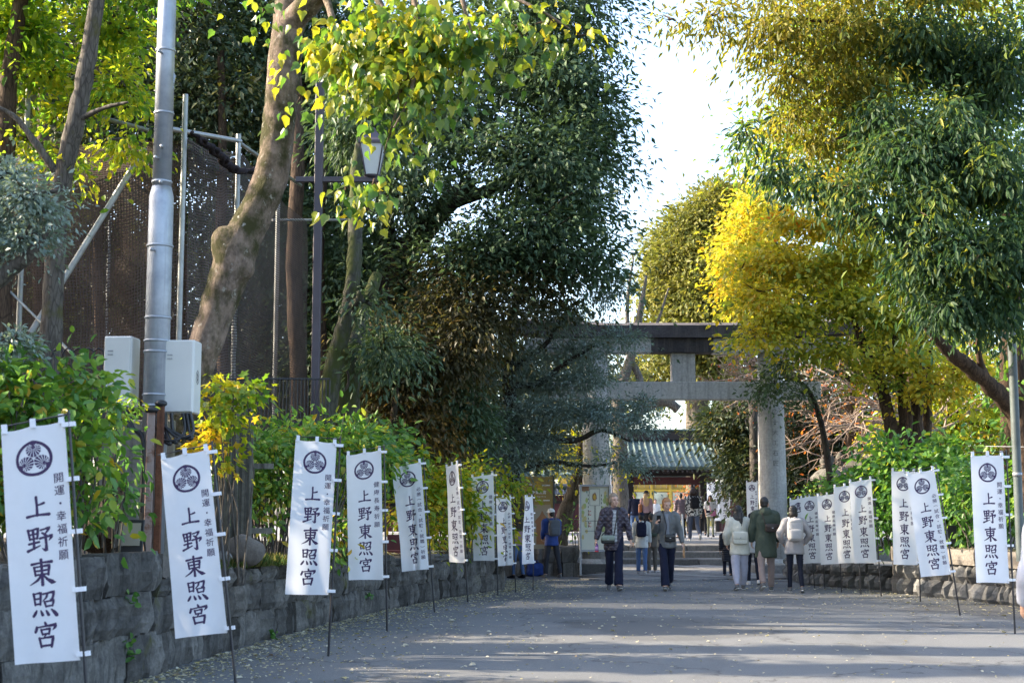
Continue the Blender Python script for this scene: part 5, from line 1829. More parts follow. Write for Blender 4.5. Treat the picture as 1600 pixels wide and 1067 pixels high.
# ---- 3. dark trees behind the netting and beyond
BGT = 'dark trees behind the netted cage'
for lab, px, Y, blobs, n, mat, tr in (
        ('tall dark tree behind the netting, nearest the steel pole', 250, 30, [(200, 100, 150, 120), (320, 60, 130, 110), (250, 240, 130, 90), (130, 220, 120, 100), (340, 180, 90, 90), (230, -60, 200, 90), (60, 60, 150, 130)], 30000, L_DARKB, 0.3),
        ('dark tree deep behind the netting at the picture edge', 40, 33, [(20, 120, 160, 160), (-80, 300, 130, 160), (80, 320, 120, 90), (-100, 60, 160, 160)], 17000, L_DARKB, 0.28),
        ('dark bushy tree filling the netted cage low down', 200, 33, [(120, 440, 140, 100), (260, 430, 120, 110), (190, 560, 170, 90), (30, 500, 120, 120), (330, 560, 110, 90), (430, 500, 80, 130), (420, 640, 90, 70)], 28000, L_DARKB, 0.22),
        ('dark green tree beside the street lamp, between netting and slim trunk', 470, 31, [(420, 100, 90, 100), (480, 240, 100, 90), (540, 380, 80, 80), (450, 380, 80, 80), (520, 520, 80, 90), (500, 60, 90, 90), (420, -60, 150, 90), (560, 620, 70, 60)], 32000, L_DARK, 0.26)):
    tree(lab, (P(px, 800, Y).x, Y, .8), [P(px, 800, Y), P(px + 8, 600, Y), P(px - 6, 350, Y), P(px + 10, 100, Y)], [tr, tr * .9, tr * .75, tr * .4], B_BROWN,
         [dict(blobs=[pxblob(a, b_, Y, rx, ry, 2.0) for a, b_, rx, ry in blobs], n=n, mat=mat, tmpl=T_DIAMOND, L=.17, W=.4, per=40, cl=.42, flat=.5, shell=.55, droop=.3)], group=BGT)
for px, Y, w in ((65, 27, .14), (462, 27, .16), (500, 28.5, .13), (345, 29, .12), (155, 29, .12)):
    root = thing('tree', 'straight brown trunk standing in the shade behind the netting, near its corner' if px == 462 else {65: 'brown trunk behind the netting at its outer end', 500: 'brown trunk just beyond the lamp post in deep shade', 345: 'thin brown trunk behind the netting beyond the leaning tree', 155: 'thin brown trunk behind the netting and the diagonal brace'}[px], 'tree', (P(px, 800, Y).x, Y, .8))
    trunk_part('trunk', [P(px, 800, Y), P(px + 4, 600, Y), P(px - 3, 420, Y), P(px + 3, 250, Y), P(px, 80, Y)], [w * 1.1, w, w * .95, w * .85, w * .6], B_BROWN, root)

# ---- 4. slim leaning mossy trunk with the cut hollow beside the lamp
tree('mossy slim trunk leaning beside the lamp post, with broken stubs', (P(505, 720, 23).x, 23, .75),
     [P(498, 740, 23), P(508, 650, 23), P(525, 560, 23), P(545, 480, 23), P(553, 420, 23), P(556, 340, 23.2), P(558, 250, 23.5), P(580, 150, 24)], [.20, .17, .15, .135, .125, .115, .09, .05], B_MOSSY,
     [dict(blobs=[pxblob(590, 130, 24.5, 70, 60, 1, 1), pxblob(560, 200, 24.5, 60, 50, 1, 1), pxblob(600, 540, 23.5, 50, 30, .6, .8), pxblob(570, 470, 23, 45, 16, .5, .5)], n=6500, mat=L_DARK, tmpl=T_LONG, L=.14, W=.3, per=24, cl=.28, shell=.3, droop=.5)],
     limbs=[([P(545, 480, 23), P(560, 470, 22.8), P(563, 455, 22.75)], [.09, .07, .05]), ([P(530, 560, 23), P(542, 548, 22.85)], [.08, .06])])
tree('short hollow stump trunk with an oval scar behind the slim mossy trunk', (P(540, 720, 24).x, 24, .75),
     [P(535, 740, 24), P(538, 670, 24), P(541, 600, 24), P(555, 520, 24.3), P(590, 430, 25)], [.33, .29, .24, .17, .1], B_MOSSY, [])
mb = MB(); ring = [P(534 + 11 * math.cos(t), 592 + 19 * math.sin(t), 23.72) for t in np.linspace(0, 6.283, 22)]
mb.tube(ring, 0.022, 6); tag(build('bark_ring', mb, B_GREY), 'pale oval callus ring round the hollow of the stump trunk', 'tree scar')

# ---- 5. the large dark evergreen in the centre
YE = 29.0
tree('very large dark evergreen tree overhanging the centre, its edge against the pale sky', (P(600, 780, YE).x, YE, .75),
     [P(592, 790, YE), P(598, 640, YE), P(604, 520, YE), P(618, 430, YE), P(655, 370, YE), P(700, 318, YE), P(738, 285, YE)], [.42, .38, .36, .33, .27, .22, .15], B_DARK,
     [dict(blobs=[pxblob(875, 120, YE, 75, 90, 2.2, 1), pxblob(820, 60, YE, 120, 100, 2.4, 1), pxblob(915, 220, YE, 60, 64, 1.6, 1.1), pxblob(850, 250, YE - 1, 110, 80, 2, 1.1), pxblob(900, 310, YE, 64, 56, 1.6, 1), pxblob(820, 360, YE - 1, 120, 60, 2, 1.1),
                  pxblob(700, 180, YE, 120, 90, 2.2, 1), pxblob(640, 300, YE - 1, 90, 70, 1.8, .9), pxblob(740, 400, YE - 1.2, 110, 55, 1.8, 1), pxblob(900, 400, YE - .5, 75, 45, 1.4, 1), pxblob(620, 80, YE + 1, 110, 110, 2, .9), pxblob(920, 10, YE, 50, 50, 2, .9), pxblob(800, -90, YE, 170, 80, 3, .8), pxblob(560, 400, YE, 70, 70, 1.5, .8), pxblob(650, 480, YE, 90, 60, 1.6, .9), pxblob(930, 150, YE, 40, 50, 1, 1)],
           n=74000, mat=L_DARK, tmpl=T_DIAMOND, L=.145, W=.42, per=60, cl=.36, flat=.32, shell=.35, up=1.1, droop=.2, twp=5, twr=.04),
      dict(blobs=[pxblob(760, 470, YE - 1.5, 90, 45, 1.5, 1, -.1), pxblob(690, 430, YE - 1.5, 50, 50, 1, .8, .1), pxblob(840, 440, YE - 1, 60, 40, 1, .8, 0)], n=5000, mat=L_BRONZE, hue=-.25, tmpl=T_DIAMOND, L=.12, W=.42, per=30, cl=.3, flat=.5, shell=.4, droop=.3, part='bronze_crown')],
     limbs=[([P(618, 430, YE), P(600, 330, YE), P(610, 220, YE + .5), P(640, 90, YE + 1)], [.22, .18, .13, .07]), ([P(700, 318, YE), P(780, 290, YE), P(860, 230, YE), P(920, 170, YE)], [.16, .12, .08, .03]), ([P(655, 370, YE), P(640, 300, YE - .5), P(650, 240, YE - .6)], [.1, .07, .04])])
# bronze hanging foliage below it
tree('bronze and olive leaved tree hanging low over the bushes in the centre', (P(660, 760, 27).x, 27, .75),
     [P(655, 780, 27), P(660, 680, 27), P(668, 600, 27), P(690, 540, 27)], [.16, .14, .11, .06], B_BROWN,
     [dict(blobs=[pxblob(620, 600, 27, 55, 50, 1, 1, -.05), pxblob(680, 560, 27, 60, 50, 1.1, 1, -.12), pxblob(645, 660, 26.8, 55, 50, .9, 1.2, .12), pxblob(680, 690, 26.6, 35, 40, .7, 1, .25), pxblob(610, 520, 27, 60, 40, 1, .9, -.2), pxblob(730, 520, 27, 60, 45, 1, .9, -.2), pxblob(570, 610, 27.3, 30, 30, .6, .6, .0)],
           n=19000, mat=L_BRONZE, tmpl=T_DIAMOND, L=.12, W=.40, per=26, cl=.27, flat=.8, shell=.35, droop=.7, outw=.3, twp=12)])
tree('dark teal leaved shrub tree under the evergreen behind the bushes', (P(610, 780, 26).x, 26, .75),
     [P(610, 790, 26), P(612, 700, 26), P(620, 600, 26)], [.1, .08, .04], B_DARK,
     [dict(blobs=[pxblob(605, 545, 26, 55, 28, .8, 1), pxblob(590, 690, 26, 60, 45, .9, 1), pxblob(720, 640, 27.5, 45, 70, 1, 1), pxblob(560, 560, 26, 40, 25, .6, .7)], n=11000, mat=L_DARK, tmpl=T_LONG, L=.135, W=.3, per=26, cl=.25, flat=.4, shell=.3, droop=.35, hue=.15)])
for lab, px, Y, blobs in (('tall dim tree closing the view far behind the netted cage', 120, 46, [(60, 120, 200, 150), (-100, 350, 200, 170), (120, 380, 200, 140), (60, 600, 220, 120), (250, 600, 120, 100)]),
                          ('tall dim tree far behind the lamp post and the leaning trunk', 400, 47, [(330, 100, 180, 170), (380, 360, 180, 150), (480, 200, 120, 160), (420, 600, 160, 120), (540, 500, 100, 120), (330, 620, 120, 90)])):
    tree(lab, (P(px, 800, Y).x, Y, .6), [P(px, 800, Y), P(px + 8, 500, Y), P(px, 200, Y)], [.35, .3, .15], B_BROWN,
         [dict(blobs=[pxblob(a, b_, Y, rx, ry, 2.2) for a, b_, rx, ry in blobs], n=26000, mat=L_DARKB, tmpl=T_DIAMOND, L=.30, W=.5, per=30, cl=.6, flat=.6, shell=.2, droop=.25)], group=BGT)
# wood closing the gap behind the centre
for lab, px, Y, blobs, n, mat in (('dark wood edge tree far behind the centre bushes', 620, 38, [(540, 560, 90, 120), (640, 640, 90, 100), (580, 700, 100, 60), (700, 560, 90, 100)], 16000, L_DARKB),
                                  ('dim green tree directly behind the blue green layered tree', 800, 44, [(770, 600, 80, 90), (840, 540, 70, 80), (790, 700, 90, 60), (860, 640, 60, 60), (720, 700, 80, 60), (905, 560, 40, 60)], 15000, L_DARKB),
                                  ('warm sunlit tree glimpsed between the torii beams and the dark evergreen', 930, 72, [(900, 540, 50, 60), (950, 590, 45, 40), (880, 620, 60, 50), (985, 600, 30, 30), (870, 690, 60, 40), (930, 690, 50, 40)], 11000, L_OLIVE)):
    tree(lab, (P(px, 800, Y).x, Y, .5), [P(px, 800, Y), P(px + 5, 650, Y), P(px, 520, Y)], [.25, .2, .1], B_BROWN,
         [dict(blobs=[pxblob(a, b_, Y, rx, ry, 2.0) for a, b_, rx, ry in blobs], n=n, mat=mat, tmpl=T_DIAMOND, L=.2, W=.42, per=30, cl=.5, flat=.6, shell=.45, droop=.25)])

# ---- 6. the blue green layered tree in front of the torii
YB = 29.5
tree('blue green fine leaved tree spreading in flat layers in front of the torii', (P(800, 790, YB).x, YB, .3),
     [P(806, 830, YB), P(800, 740, YB), P(806, 680, YB), P(795, 600, YB), P(800, 520, YB), P(810, 450, YB)], [.22, .18, .17, .14, .10, .05], B_DARK,
     [dict(blobs=[pxblob(850, 600, YB, 75, 26, 1.0, 1), pxblob(930, 640, YB - .6, 80, 24, 1.0, 1.1), pxblob(1000, 660, YB - .8, 50, 20, .7, 1), pxblob(900, 545, YB, 75, 26, 1.0, 1), pxblob(970, 525, YB - .5, 45, 18, .7, .9), pxblob(870, 490, YB, 70, 34, 1, 1), pxblob(950, 450, YB - .3, 40, 45, .8, .8), pxblob(770, 650, YB - .4, 80, 40, 1.0, 1.2), pxblob(740, 700, YB - .6, 60, 36, .9, 1.2), pxblob(830, 690, YB - .5, 80, 30, .9, 1.2), pxblob(800, 560, YB, 70, 40, 1, 1), pxblob(975, 715, YB - .8, 45, 20, .6, 1), pxblob(860, 640, YB - .6, 70, 26, .9, 1), pxblob(790, 725, YB - .8, 70, 18, .6, .8), pxblob(920, 585, YB - .4, 60, 18, .8, 1), pxblob(1005, 625, YB - .7, 35, 16, .5, .9), pxblob(880, 725, YB - .6, 40, 14, .5, .6), pxblob(740, 590, YB - .5, 50, 26, .8, .9), pxblob(715, 650, YB - .8, 40, 22, .7, .9)],
           n=43000, mat=L_BLUE, tmpl=T_DIAMOND, L=.078, W=.36, per=50, cl=.16, flat=.40, shell=.15, up=.9, droop=.1, outw=.8, twp=3, twr=.018)],
     limbs=[([P(806, 680, YB), P(850, 685, YB - .3), P(900, 688, YB - .5), P(940, 672, YB - .6), P(985, 690, YB - .8)], [.09, .075, .06, .045, .015]),
            ([P(800, 740, YB), P(860, 722, YB - .5), P(920, 728, YB - .7), P(965, 722, YB - .8)], [.08, .05, .035, .015]),
            ([P(795, 600, YB), P(840, 600, YB), P(880, 570, YB - .2), P(930, 540, YB - .3)], [.08, .065, .05, .02]),
            ([P(797, 580, YB), P(850, 540, YB), P(870, 510, YB), P(900, 470, YB)], [.08, .06, .04, .02]),
            ([P(806, 680, YB), P(760, 640, YB), P(730, 600, YB)], [.07, .05, .02])])
tree('leaning grey trunk on the low bed behind the map board', (P(878, 850, 33.5).x, 33.5, .5),
     [P(872, 850, 33.5), P(880, 812, 33.5), P(895, 770, 33.4), P(908, 730, 33.3), P(912, 690, 33.2), P(930, 640, 33.5)], [.22, .2, .17, .14, .12, .06], B_GREY,
     [dict(blobs=[pxblob(905, 700, 33.2, 50, 22, .7, 1, .3), pxblob(895, 735, 33, 30, 10, .4, .7, .3), pxblob(985, 740, 33, 20, 12, .4, .5, .2)], n=420, mat=L_LIME, tmpl=T_OVAL, L=.12, W=.5, per=8, cl=.2, shell=.4, twp=2, twr=.02, hue=.2)])

# ---- 7. far round tree in the sun beyond the torii
YF = 78.0
tree('rounded olive tree in full sun beyond the torii, against the sky', (P(1090, 790, YF).x, YF, .5),
     [P(1092, 800, YF), P(1090, 640, YF), P(1085, 500, YF), P(1090, 400, YF)], [.7, .6, .45, .2], B_GREY,
     [dict(blobs=[pxblob(1120, 330, YF, 50, 42, 3, 1), pxblob(1080, 350, YF, 36, 32, 2.5, 1.1), pxblob(1050, 385, YF, 38, 30, 2.5, 1.1), pxblob(1095, 405, YF - 1, 45, 34, 2.5, 1.1), pxblob(1150, 390, YF, 45, 45, 3, 1), pxblob(1040, 440, YF, 36, 32, 2.4, 1.1), pxblob(1085, 470, YF - 1, 48, 32, 2.6, 1.1), pxblob(1140, 470, YF - 1, 45, 36, 2.6, 1), pxblob(1035, 495, YF, 28, 22, 2, 1), pxblob(1100, 520, YF - 1, 55, 28, 2.5, 1), pxblob(1180, 350, YF, 40, 50, 3, .9), pxblob(1150, 310, YF, 35, 28, 2.4, .9), pxblob(1060, 560, YF, 60, 30, 2.5, .8), pxblob(1010, 590, YF + 4, 22, 30, 2, .7), pxblob(1120, 580, YF, 50, 30, 2.5, .8)],
           n=60000, mat=L_OLIVE, tmpl=T_DIAMOND, L=.30, W=.45, per=60, cl=.55, flat=.6, shell=.8, up=1.0, droop=.1, twp=20, twr=.1)],
     limbs=[([P(1085, 620, YF), P(1010, 590, YF), P(985, 540, YF), P(1005, 470, YF)], [.3, .25, .18, .05]), ([P(1020, 595, YF), P(990, 600, YF), P(962, 560, YF)], [.2, .15, .06])])
tree('bare grey tree showing forked limbs between the torii beams', (P(975, 790, 58).x, 58, .5),
     [P(970, 800, 58), P(968, 680, 58), P(966, 620, 58), P(985, 560, 58), P(998, 500, 58), P(1010, 430, 58)], [.34, .3, .26, .2, .14, .05], B_GREY, [],
     limbs=[([P(966, 630, 58), P(1000, 600, 58), P(985, 555, 58), P(980, 480, 58), P(990, 400, 58)], [.18, .15, .12, .08, .03]), ([P(985, 560, 58), P(1020, 520, 58), P(1045, 450, 58)], [.1, .07, .03]), ([P(966, 620, 58), P(940, 560, 58), P(930, 500, 58)], [.14, .1, .04]), ([P(1060, 640, 58), P(1040, 628, 58), P(1010, 635, 58), P(968, 670, 58)], [.2, .2, .22, .25])])

# ---- 8. dark trees either side of the gate
tree('dark round evergreen hanging over the gate roof beside the torii pillar', (P(1160, 800, 50).x, 50, .5),
     [P(1165, 810, 50), P(1162, 730, 50), P(1158, 650, 50), P(1150, 590, 50)], [.25, .22, .16, .08], B_DARK,
     [dict(blobs=[pxblob(1140, 648, 50, 32, 22, 1.4, 1), pxblob(1172, 690, 50, 34, 32, 1.5, 1.1), pxblob(1166, 722, 49.5, 28, 20, 1.3, 1), pxblob(1175, 630, 50, 30, 26, 1.4, .9), pxblob(1120, 655, 49.5, 16, 10, .8, .6), pxblob(1180, 750, 50, 24, 24, 1.2, .8)], n=17000, mat=L_DARKB, tmpl=T_DIAMOND, L=.2, W=.42, per=30, cl=.42, flat=.55, shell=.5, droop=.2, hue=.05)])
tree('dark evergreen behind the torii pillar and stone lanterns', (P(1270, 800, 46).x, 46, .5),
     [P(1275, 810, 46), P(1272, 720, 46), P(1262, 620, 46)], [.24, .2, .08], B_DARK,
     [dict(blobs=[pxblob(1260, 690, 46, 40, 40, 1.5, 1), pxblob(1300, 660, 46, 50, 36, 1.6, 1), pxblob(1270, 740, 45.5, 50, 36, 1.5, 1.1), pxblob(1340, 700, 47, 40, 40, 1.6, .9), pxblob(1250, 640, 46, 30, 30, 1.2, .8), pxblob(1230, 800, 46, 50, 40, 1.2, .8), pxblob(1330, 770, 45, 60, 30, 1.2, .8)], n=20000, mat=L_DARKB, tmpl=T_DIAMOND, L=.18, W=.42, per=30, cl=.4, flat=.55, shell=.5, hue=-.02)])
tree('small dark sprays of evergreen leaves across the torii pillar and beam', (P(1290, 800, 31.5).x, 31.5, .3),
     [P(1300, 850, 31.5), P(1296, 740, 31.5), P(1280, 650, 31.5), P(1255, 600, 31.5), P(1215, 590, 31.3)], [.09, .08, .06, .04, .012], B_DARK,
     [dict(blobs=[pxblob(1208, 598, 31.2, 24, 14, .4, 1), pxblob(1222, 565, 31.3, 20, 14, .4, .8), pxblob(1185, 612, 31.2, 20, 7, .3, .7), pxblob(1255, 615, 31.4, 16, 20, .4, .7), pxblob(1150, 530, 31.5, 18, 14, .3, .6)], n=1900, mat=L_DARK, tmpl=T_DIAMOND, L=.10, W=.45, per=18, cl=.2, flat=.7, shell=.3, hue=.1, twr=.012)])

# ---- 9. pale bare cherry branches with a few orange leaves
def bare_tree(label, px, py, Y, spread, n, seed, leaf_n, side=0):
    r = random.Random(seed)
    base = P(px, 800, Y)
    root = thing('cherry_tree', label, 'tree', (base.x, Y, .5))
    mb = MB(); LP = []
    trunk = [Vector((base.x, Y, .4)), P(px, py + 40, Y), P(px, py, Y)]
    trunk_part('trunk', trunk, [.12, .10, .07], B_BROWN, root)

    def grow(p, d, L, rad, depth):
        pts, rs = [p], [rad]
        for i in range(4):
            d = (d + Vector((r.uniform(-.35, .35), r.uniform(-.3, .3), r.uniform(-.32, .28)))).normalized()
            p = p + d * L / 4
            pts.append(p); rs.append(rad * (1 - .17 * (i + 1)))
            if depth < 3 and r.random() < .8:
                grow(p, (d + Vector((r.uniform(-.9, .9), r.uniform(-.6, .6), r.uniform(-.6, .6)))).normalized(), L * r.uniform(.45, .75), rad * .55, depth + 1)
            if depth >= 1:
                LP.append(p)
        mb.tube(pts, rs, 5, cap=False)
    for i in range(n):
        a = r.uniform(-1, 1)
        grow(P(px, py, Y) + Vector((r.uniform(-.1, .1), 0, r.uniform(-.5, .2))), Vector(((side or math.copysign(1, a)) * r.uniform(.5, 1), r.uniform(-.4, .4), r.uniform(-.15, .5))).normalized(), spread * r.uniform(.6, 1), .055, 0)
    build('branches', mb, B_PALE, root, 'stuff')
    if leaf_n:
        idx = nrg.integers(0, len(LP), leaf_n)
        p = np.array([tuple(LP[i]) for i in idx]) + nrg.normal(size=(leaf_n, 3)) * .13
        leaf_mesh('leaves', p, nrg.normal(size=(leaf_n, 3)) + np.array((0, 0, -.5)), nrg.normal(size=(leaf_n, 3)), nrg.uniform(.08, .14, leaf_n), .06, T_OVAL, L_RED, nrg.random(leaf_n), root, 'stuff')


bare_tree('bare cherry tree, pale tangled twigs between the torii beams beside the strut', 1214, 588, 44, 1.7, 12, 3, 60, -1)
bare_tree('bare cherry tree with orange leaves, pale branches beside the torii pillar', 1335, 672, 44, 2.2, 12, 5, 420)
bare_tree('bare cherry tree, white sunlit branches behind the brown trunk cluster', 1445, 660, 38, 2.6, 12, 8, 260)
bare_tree('bare cherry tree with orange leaves high behind the torii top beam', 1275, 590, 45, 1.8, 10, 11, 330)

# ---- 10. yellow maple beyond the torii pillar
YM = 30.5
tree('bright yellow autumn maple with a cluster of dark trunks beside the torii', (P(1400, 780, YM).x, YM, .6),
     [P(1392, 800, YM), P(1398, 700, YM), P(1386, 640, YM), P(1372, 590, YM), P(1350, 540, YM), P(1320, 470, YM)], [.24, .17, .14, .12, .09, .04], B_BROWN,
     [dict(blobs=[pxblob(1205, 395, YM, 55, 26, 1.2, 1, .05), pxblob(1270, 420, YM, 80, 26, 1.3, 1.1, -.04), pxblob(1185, 455, YM - .4, 44, 20, .9, 1, .0), pxblob(1340, 400, YM, 70, 30, 1.4, 1, -.15), pxblob(1240, 490, YM - .5, 80, 20, 1.2, 1.1, -.08), pxblob(1330, 470, YM - .5, 80, 22, 1.2, 1.1, -.22), pxblob(1190, 520, YM - .6, 40, 18, .8, 1, .0), pxblob(1400, 500, YM, 60, 30, 1.2, 1, -.15), pxblob(1300, 345, YM, 90, 24, 1.4, .9, .08), pxblob(1410, 555, YM - .6, 70, 16, 1, 1, -.05), pxblob(1300, 540, YM - .6, 80, 16, .9, .9, -.1), pxblob(1230, 340, YM, 44, 18, 1, .8, .2), pxblob(1310, 290, YM, 60, 26, 1, .7, .18), pxblob(1460, 600, YM - 1, 50, 16, .8, .9, .05), pxblob(1510, 575, YM - 1, 55, 18, .8, .8, .12), pxblob(1420, 440, YM, 40, 40, 1, .7, -.2), pxblob(1160, 420, YM, 24, 16, .6, .6, .1), pxblob(1370, 590, YM - .8, 50, 12, .7, .7, -.05)],
           n=19000, mat=L_YELLOW, hue=-.08, tmpl=T_OVAL, L=.12, W=.62, per=40, cl=.26, flat=.28, shell=.15, up=1.3, droop=.15, twp=3, twr=.02)],
     limbs=[([P(1398, 790, YM), P(1408, 700, YM - .1), P(1412, 640, YM), P(1402, 570, YM), P(1395, 500, YM)], [.17, .13, .11, .08, .04]),
            ([P(1412, 790, YM), P(1428, 690, YM + .1), P(1432, 620, YM), P(1440, 560, YM), P(1450, 480, YM)], [.22, .18, .16, .12, .07]),
            ([P(1420, 790, YM + .2), P(1446, 690, YM + .3), P(1450, 620, YM + .3), P(1455, 540, YM)], [.14, .11, .10, .05]),
            ([P(1402, 700, YM - .2), P(1420, 670, YM - .3), P(1419, 630, YM - .3), P(1408, 585, YM - .3)], [.1, .09, .07, .05])])
tree('pale yellow tree at the sky edge beyond the maple', (P(1170, 780, 48).x, 48, .5),
     [P(1180, 800, 48), P(1175, 600, 48), P(1165, 450, 48)], [.16, .14, .05], B_GREY,
     [dict(blobs=[pxblob(1160, 370, 48, 32, 40, 1.2, 1, .1), pxblob(1150, 420, 48, 26, 30, 1, 1, .1), pxblob(1180, 320, 48, 28, 30, 1, .9, .1), pxblob(1175, 460, 48, 36, 30, 1.1, .9, .0)], n=6500, mat=L_YELLOW, tmpl=T_DIAMOND, L=.17, W=.6, per=24, cl=.4, flat=.5, shell=.4, hue=-.12)])

tree('mid green tree standing directly behind the yellow maple', (P(1330, 790, 43).x, 43, .5),
     [P(1335, 800, 43), P(1330, 600, 43), P(1340, 450, 43)], [.22, .18, .06], B_BROWN,
     [dict(blobs=[pxblob(1260, 440, 43, 60, 50, 1.6, 1), pxblob(1340, 420, 43, 80, 60, 1.8, 1), pxblob(1290, 520, 43, 80, 50, 1.8, 1), pxblob(1400, 510, 43, 80, 60, 1.8, 1), pxblob(1350, 570, 43, 70, 30, 1.6, .9), pxblob(1470, 480, 43, 70, 90, 1.8, 1), pxblob(1230, 500, 43, 30, 40, 1.4, .7)], n=15000, mat=L_DARKB, tmpl=T_DIAMOND, L=.2, W=.45, per=30, cl=.4, flat=.5, shell=.35, hue=.2)])
# ---- 11. the large long-leaved evergreen filling the upper right
YR = 20.0
tree('large evergreen with long drooping leaves overhanging the path, trunk forking low and leaning', (P(1600, 780, 21.5).x, 21.5, .75),
     [P(1605, 800, 21.5), P(1598, 690, 21.5), P(1580, 640, 21.5), P(1545, 600, 21.2), P(1510, 570, 21), P(1478, 545, 20.8), P(1440, 500, 20.5)], [.17, .15, .14, .125, .11, .09, .04], B_BROWN,
     [dict(blobs=[pxblob(1430, 60, YR, 110, 60, 1.4, 1), pxblob(1540, 110, YR, 100, 100, 1.5, 1), pxblob(1470, 210, YR - 1, 90, 60, 1.2, 1.2), pxblob(1390, 240, YR - 1, 60, 46, 1.0, 1), pxblob(1545, 270, YR - 1.2, 80, 70, 1.2, 1.2), pxblob(1430, 320, YR - 1.4, 60, 46, 1.0, 1.2), pxblob(1520, 390, YR - 1.4, 80, 60, 1.0, 1.2), pxblob(1440, 400, YR - 1.5, 40, 44, .8, 1.1), pxblob(1560, 480, YR - 1, 60, 40, .9, 1), pxblob(1330, 290, YR - 1.2, 50, 24, .7, .9), pxblob(1270, 285, YR - .8, 50, 18, .6, .8), pxblob(1205, 270, YR - .6, 34, 20, .5, .7), pxblob(1170, 215, YR - .6, 30, 16, .5, .6), pxblob(1455, 475, YR - 1.4, 30, 30, .6, .8), pxblob(1500, 480, YR - 1.2, 44, 34, .8, .9), pxblob(1600, 380, YR - 1, 70, 110, 1.2, .9), pxblob(1360, 180, YR - .6, 50, 36, .9, .8), pxblob(1340, 335, YR - 1.2, 36, 16, .5, .7)],
           n=31000, mat=L_LONG, tmpl=T_LONG, L=.118, W=.32, per=60, cl=.16, flat=.9, shell=.12, up=.75, droop=.8, outw=.35, twp=3, twr=.02, hue=-.14),
      dict(blobs=[pxblob(1210, 45, YR, 80, 34, 1.2, 1), pxblob(1110, 25, YR, 50, 22, .8, .8), pxblob(1310, 50, YR, 90, 44, 1.3, 1), pxblob(1235, 115, YR, 46, 34, .9, .9), pxblob(1330, 130, YR, 70, 46, 1, 1), pxblob(1050, 30, YR, 26, 14, .5, .5), pxblob(1240, 180, YR, 50, 26, .8, .8), pxblob(1290, 225, YR + .5, 60, 24, .8, .7), pxblob(1310, -60, YR, 220, 70, 2, .8), pxblob(1500, -60, YR, 160, 80, 2, .8)],
           n=19000, mat=L_LONGY, tmpl=T_LONG, L=.112, W=.31, per=36, cl=.22, flat=.6, shell=.2, up=.75, droop=.6, outw=.4, twp=3, twr=.02, part='upper_crown')],
     limbs=[([P(1598, 690, 21.5), P(1590, 560, 21.3), P(1580, 400, 21), P(1550, 230, 20.6), P(1480, 110, 20.4), P(1380, 50, 20.2), P(1250, 30, 20)], [.13, .12, .11, .09, .07, .05, .025]),
            ([P(1545, 600, 21.2), P(1530, 560, 21), P(1528, 520, 20.8)], [.07, .05, .02]), ([P(1550, 230, 20.6), P(1470, 200, 20.2), P(1390, 190, 20), P(1300, 220, 19.6)], [.08, .06, .04, .015]),
            ([P(1580, 400, 21), P(1500, 380, 20), P(1430, 360, 19.6), P(1340, 345, 19)], [.08, .06, .04, .015])])
root = thing('tree', 'straight brown trunk behind the grey post at the picture edge', 'tree', (P(1577, 800, 22.5).x, 22.5, .75))
trunk_part('trunk', [P(1578, 800, 22.5), P(1576, 700, 22.5), P(1574, 600, 22.5), P(1576, 480, 22.5), P(1580, 300, 22.5)], [.15, .13, .12, .12, .10], B_BROWN, root)
# trees behind it that close the view
for lab, px, Y, blobs, n, mat, hue in (('green and yellow tree behind the long leaved evergreen, high up', 1420, 36, [(1300, 230, 110, 90), (1420, 200, 130, 130), (1540, 180, 130, 130), (1440, 360, 110, 90), (1560, 380, 110, 120), (1350, 130, 120, 90), (1500, 40, 160, 90), (1300, 40, 100, 60), (1210, 210, 46, 70)], 30000, L_BUSHY, .0),
                                       ('yellow green undergrowth tree lit behind the brown trunk cluster', 1480, 40, [(1480, 640, 70, 50), (1540, 660, 70, 60), (1420, 660, 60, 50), (1500, 560, 80, 50), (1590, 600, 60, 80), (1460, 720, 70, 40)], 12000, L_BUSHY, .12),
                                       ('dark tree at the back behind the lanterns and trunks', 1400, 58, [(1300, 600, 80, 70), (1400, 580, 90, 80), (1500, 600, 90, 90), (1350, 690, 90, 60), (1480, 700, 100, 60), (1600, 650, 90, 100), (1240, 590, 50, 60), (1210, 690, 50, 60)], 20000, L_DARKB, .1)):
    tree(lab, (P(px, 800, Y).x, Y, .6), [P(px, 800, Y), P(px + 5, 600, Y), P(px, 300, Y) if 'high' in lab else P(px, 560, Y)], [.3, .25, .12], B_BROWN,
         [dict(blobs=[pxblob(a, b_, Y, rx, ry, 2.2) for a, b_, rx, ry in blobs], n=n, mat=mat, tmpl=T_DIAMOND, L=.17, W=.45, per=30, cl=.42, flat=.5, shell=.45, hue=hue)])
# orange leaved sapling by the gate
tree('small orange leaved maple by the far gate post', (P(1080, 800, 70).x, 74, .5), [P(1080, 830, 74), P(1078, 790, 74), P(1076, 770, 74)], [.06, .05, .02], B_GREY,
     [dict(blobs=[pxblob(1072, 770, 74, 14, 6, .7, 1), pxblob(1108, 750, 66, 12, 6, .5, .9)], n=420, mat=L_RED, tmpl=T_DIAMOND, L=.13, W=.6, per=14, cl=.3, shell=.3)])
# far wood behind the shrine
mb_bl = [((x, 120 + rnd.uniform(-8, 8), rnd.uniform(4, 8)), (9, 6, rnd.uniform(6, 9)), 1) for x in range(-90, 111, 13) if not (3 < x < 22)] + [((12, 130, 3), (16, 5, 3.5), 1)]
p, d, n, h, cc = crown_points(mb_bl, 26000, 40, 1.1, .6, .7)
Ls = nrg.uniform(.4, .7, len(p)); o = leaf_mesh('far_wood', p, d, n, Ls, Ls * .5, T_DIAMOND, L_DARKB, h, None, 'stuff')
tag(o, 'dim wood closing the view far behind the shrine', 'wood')

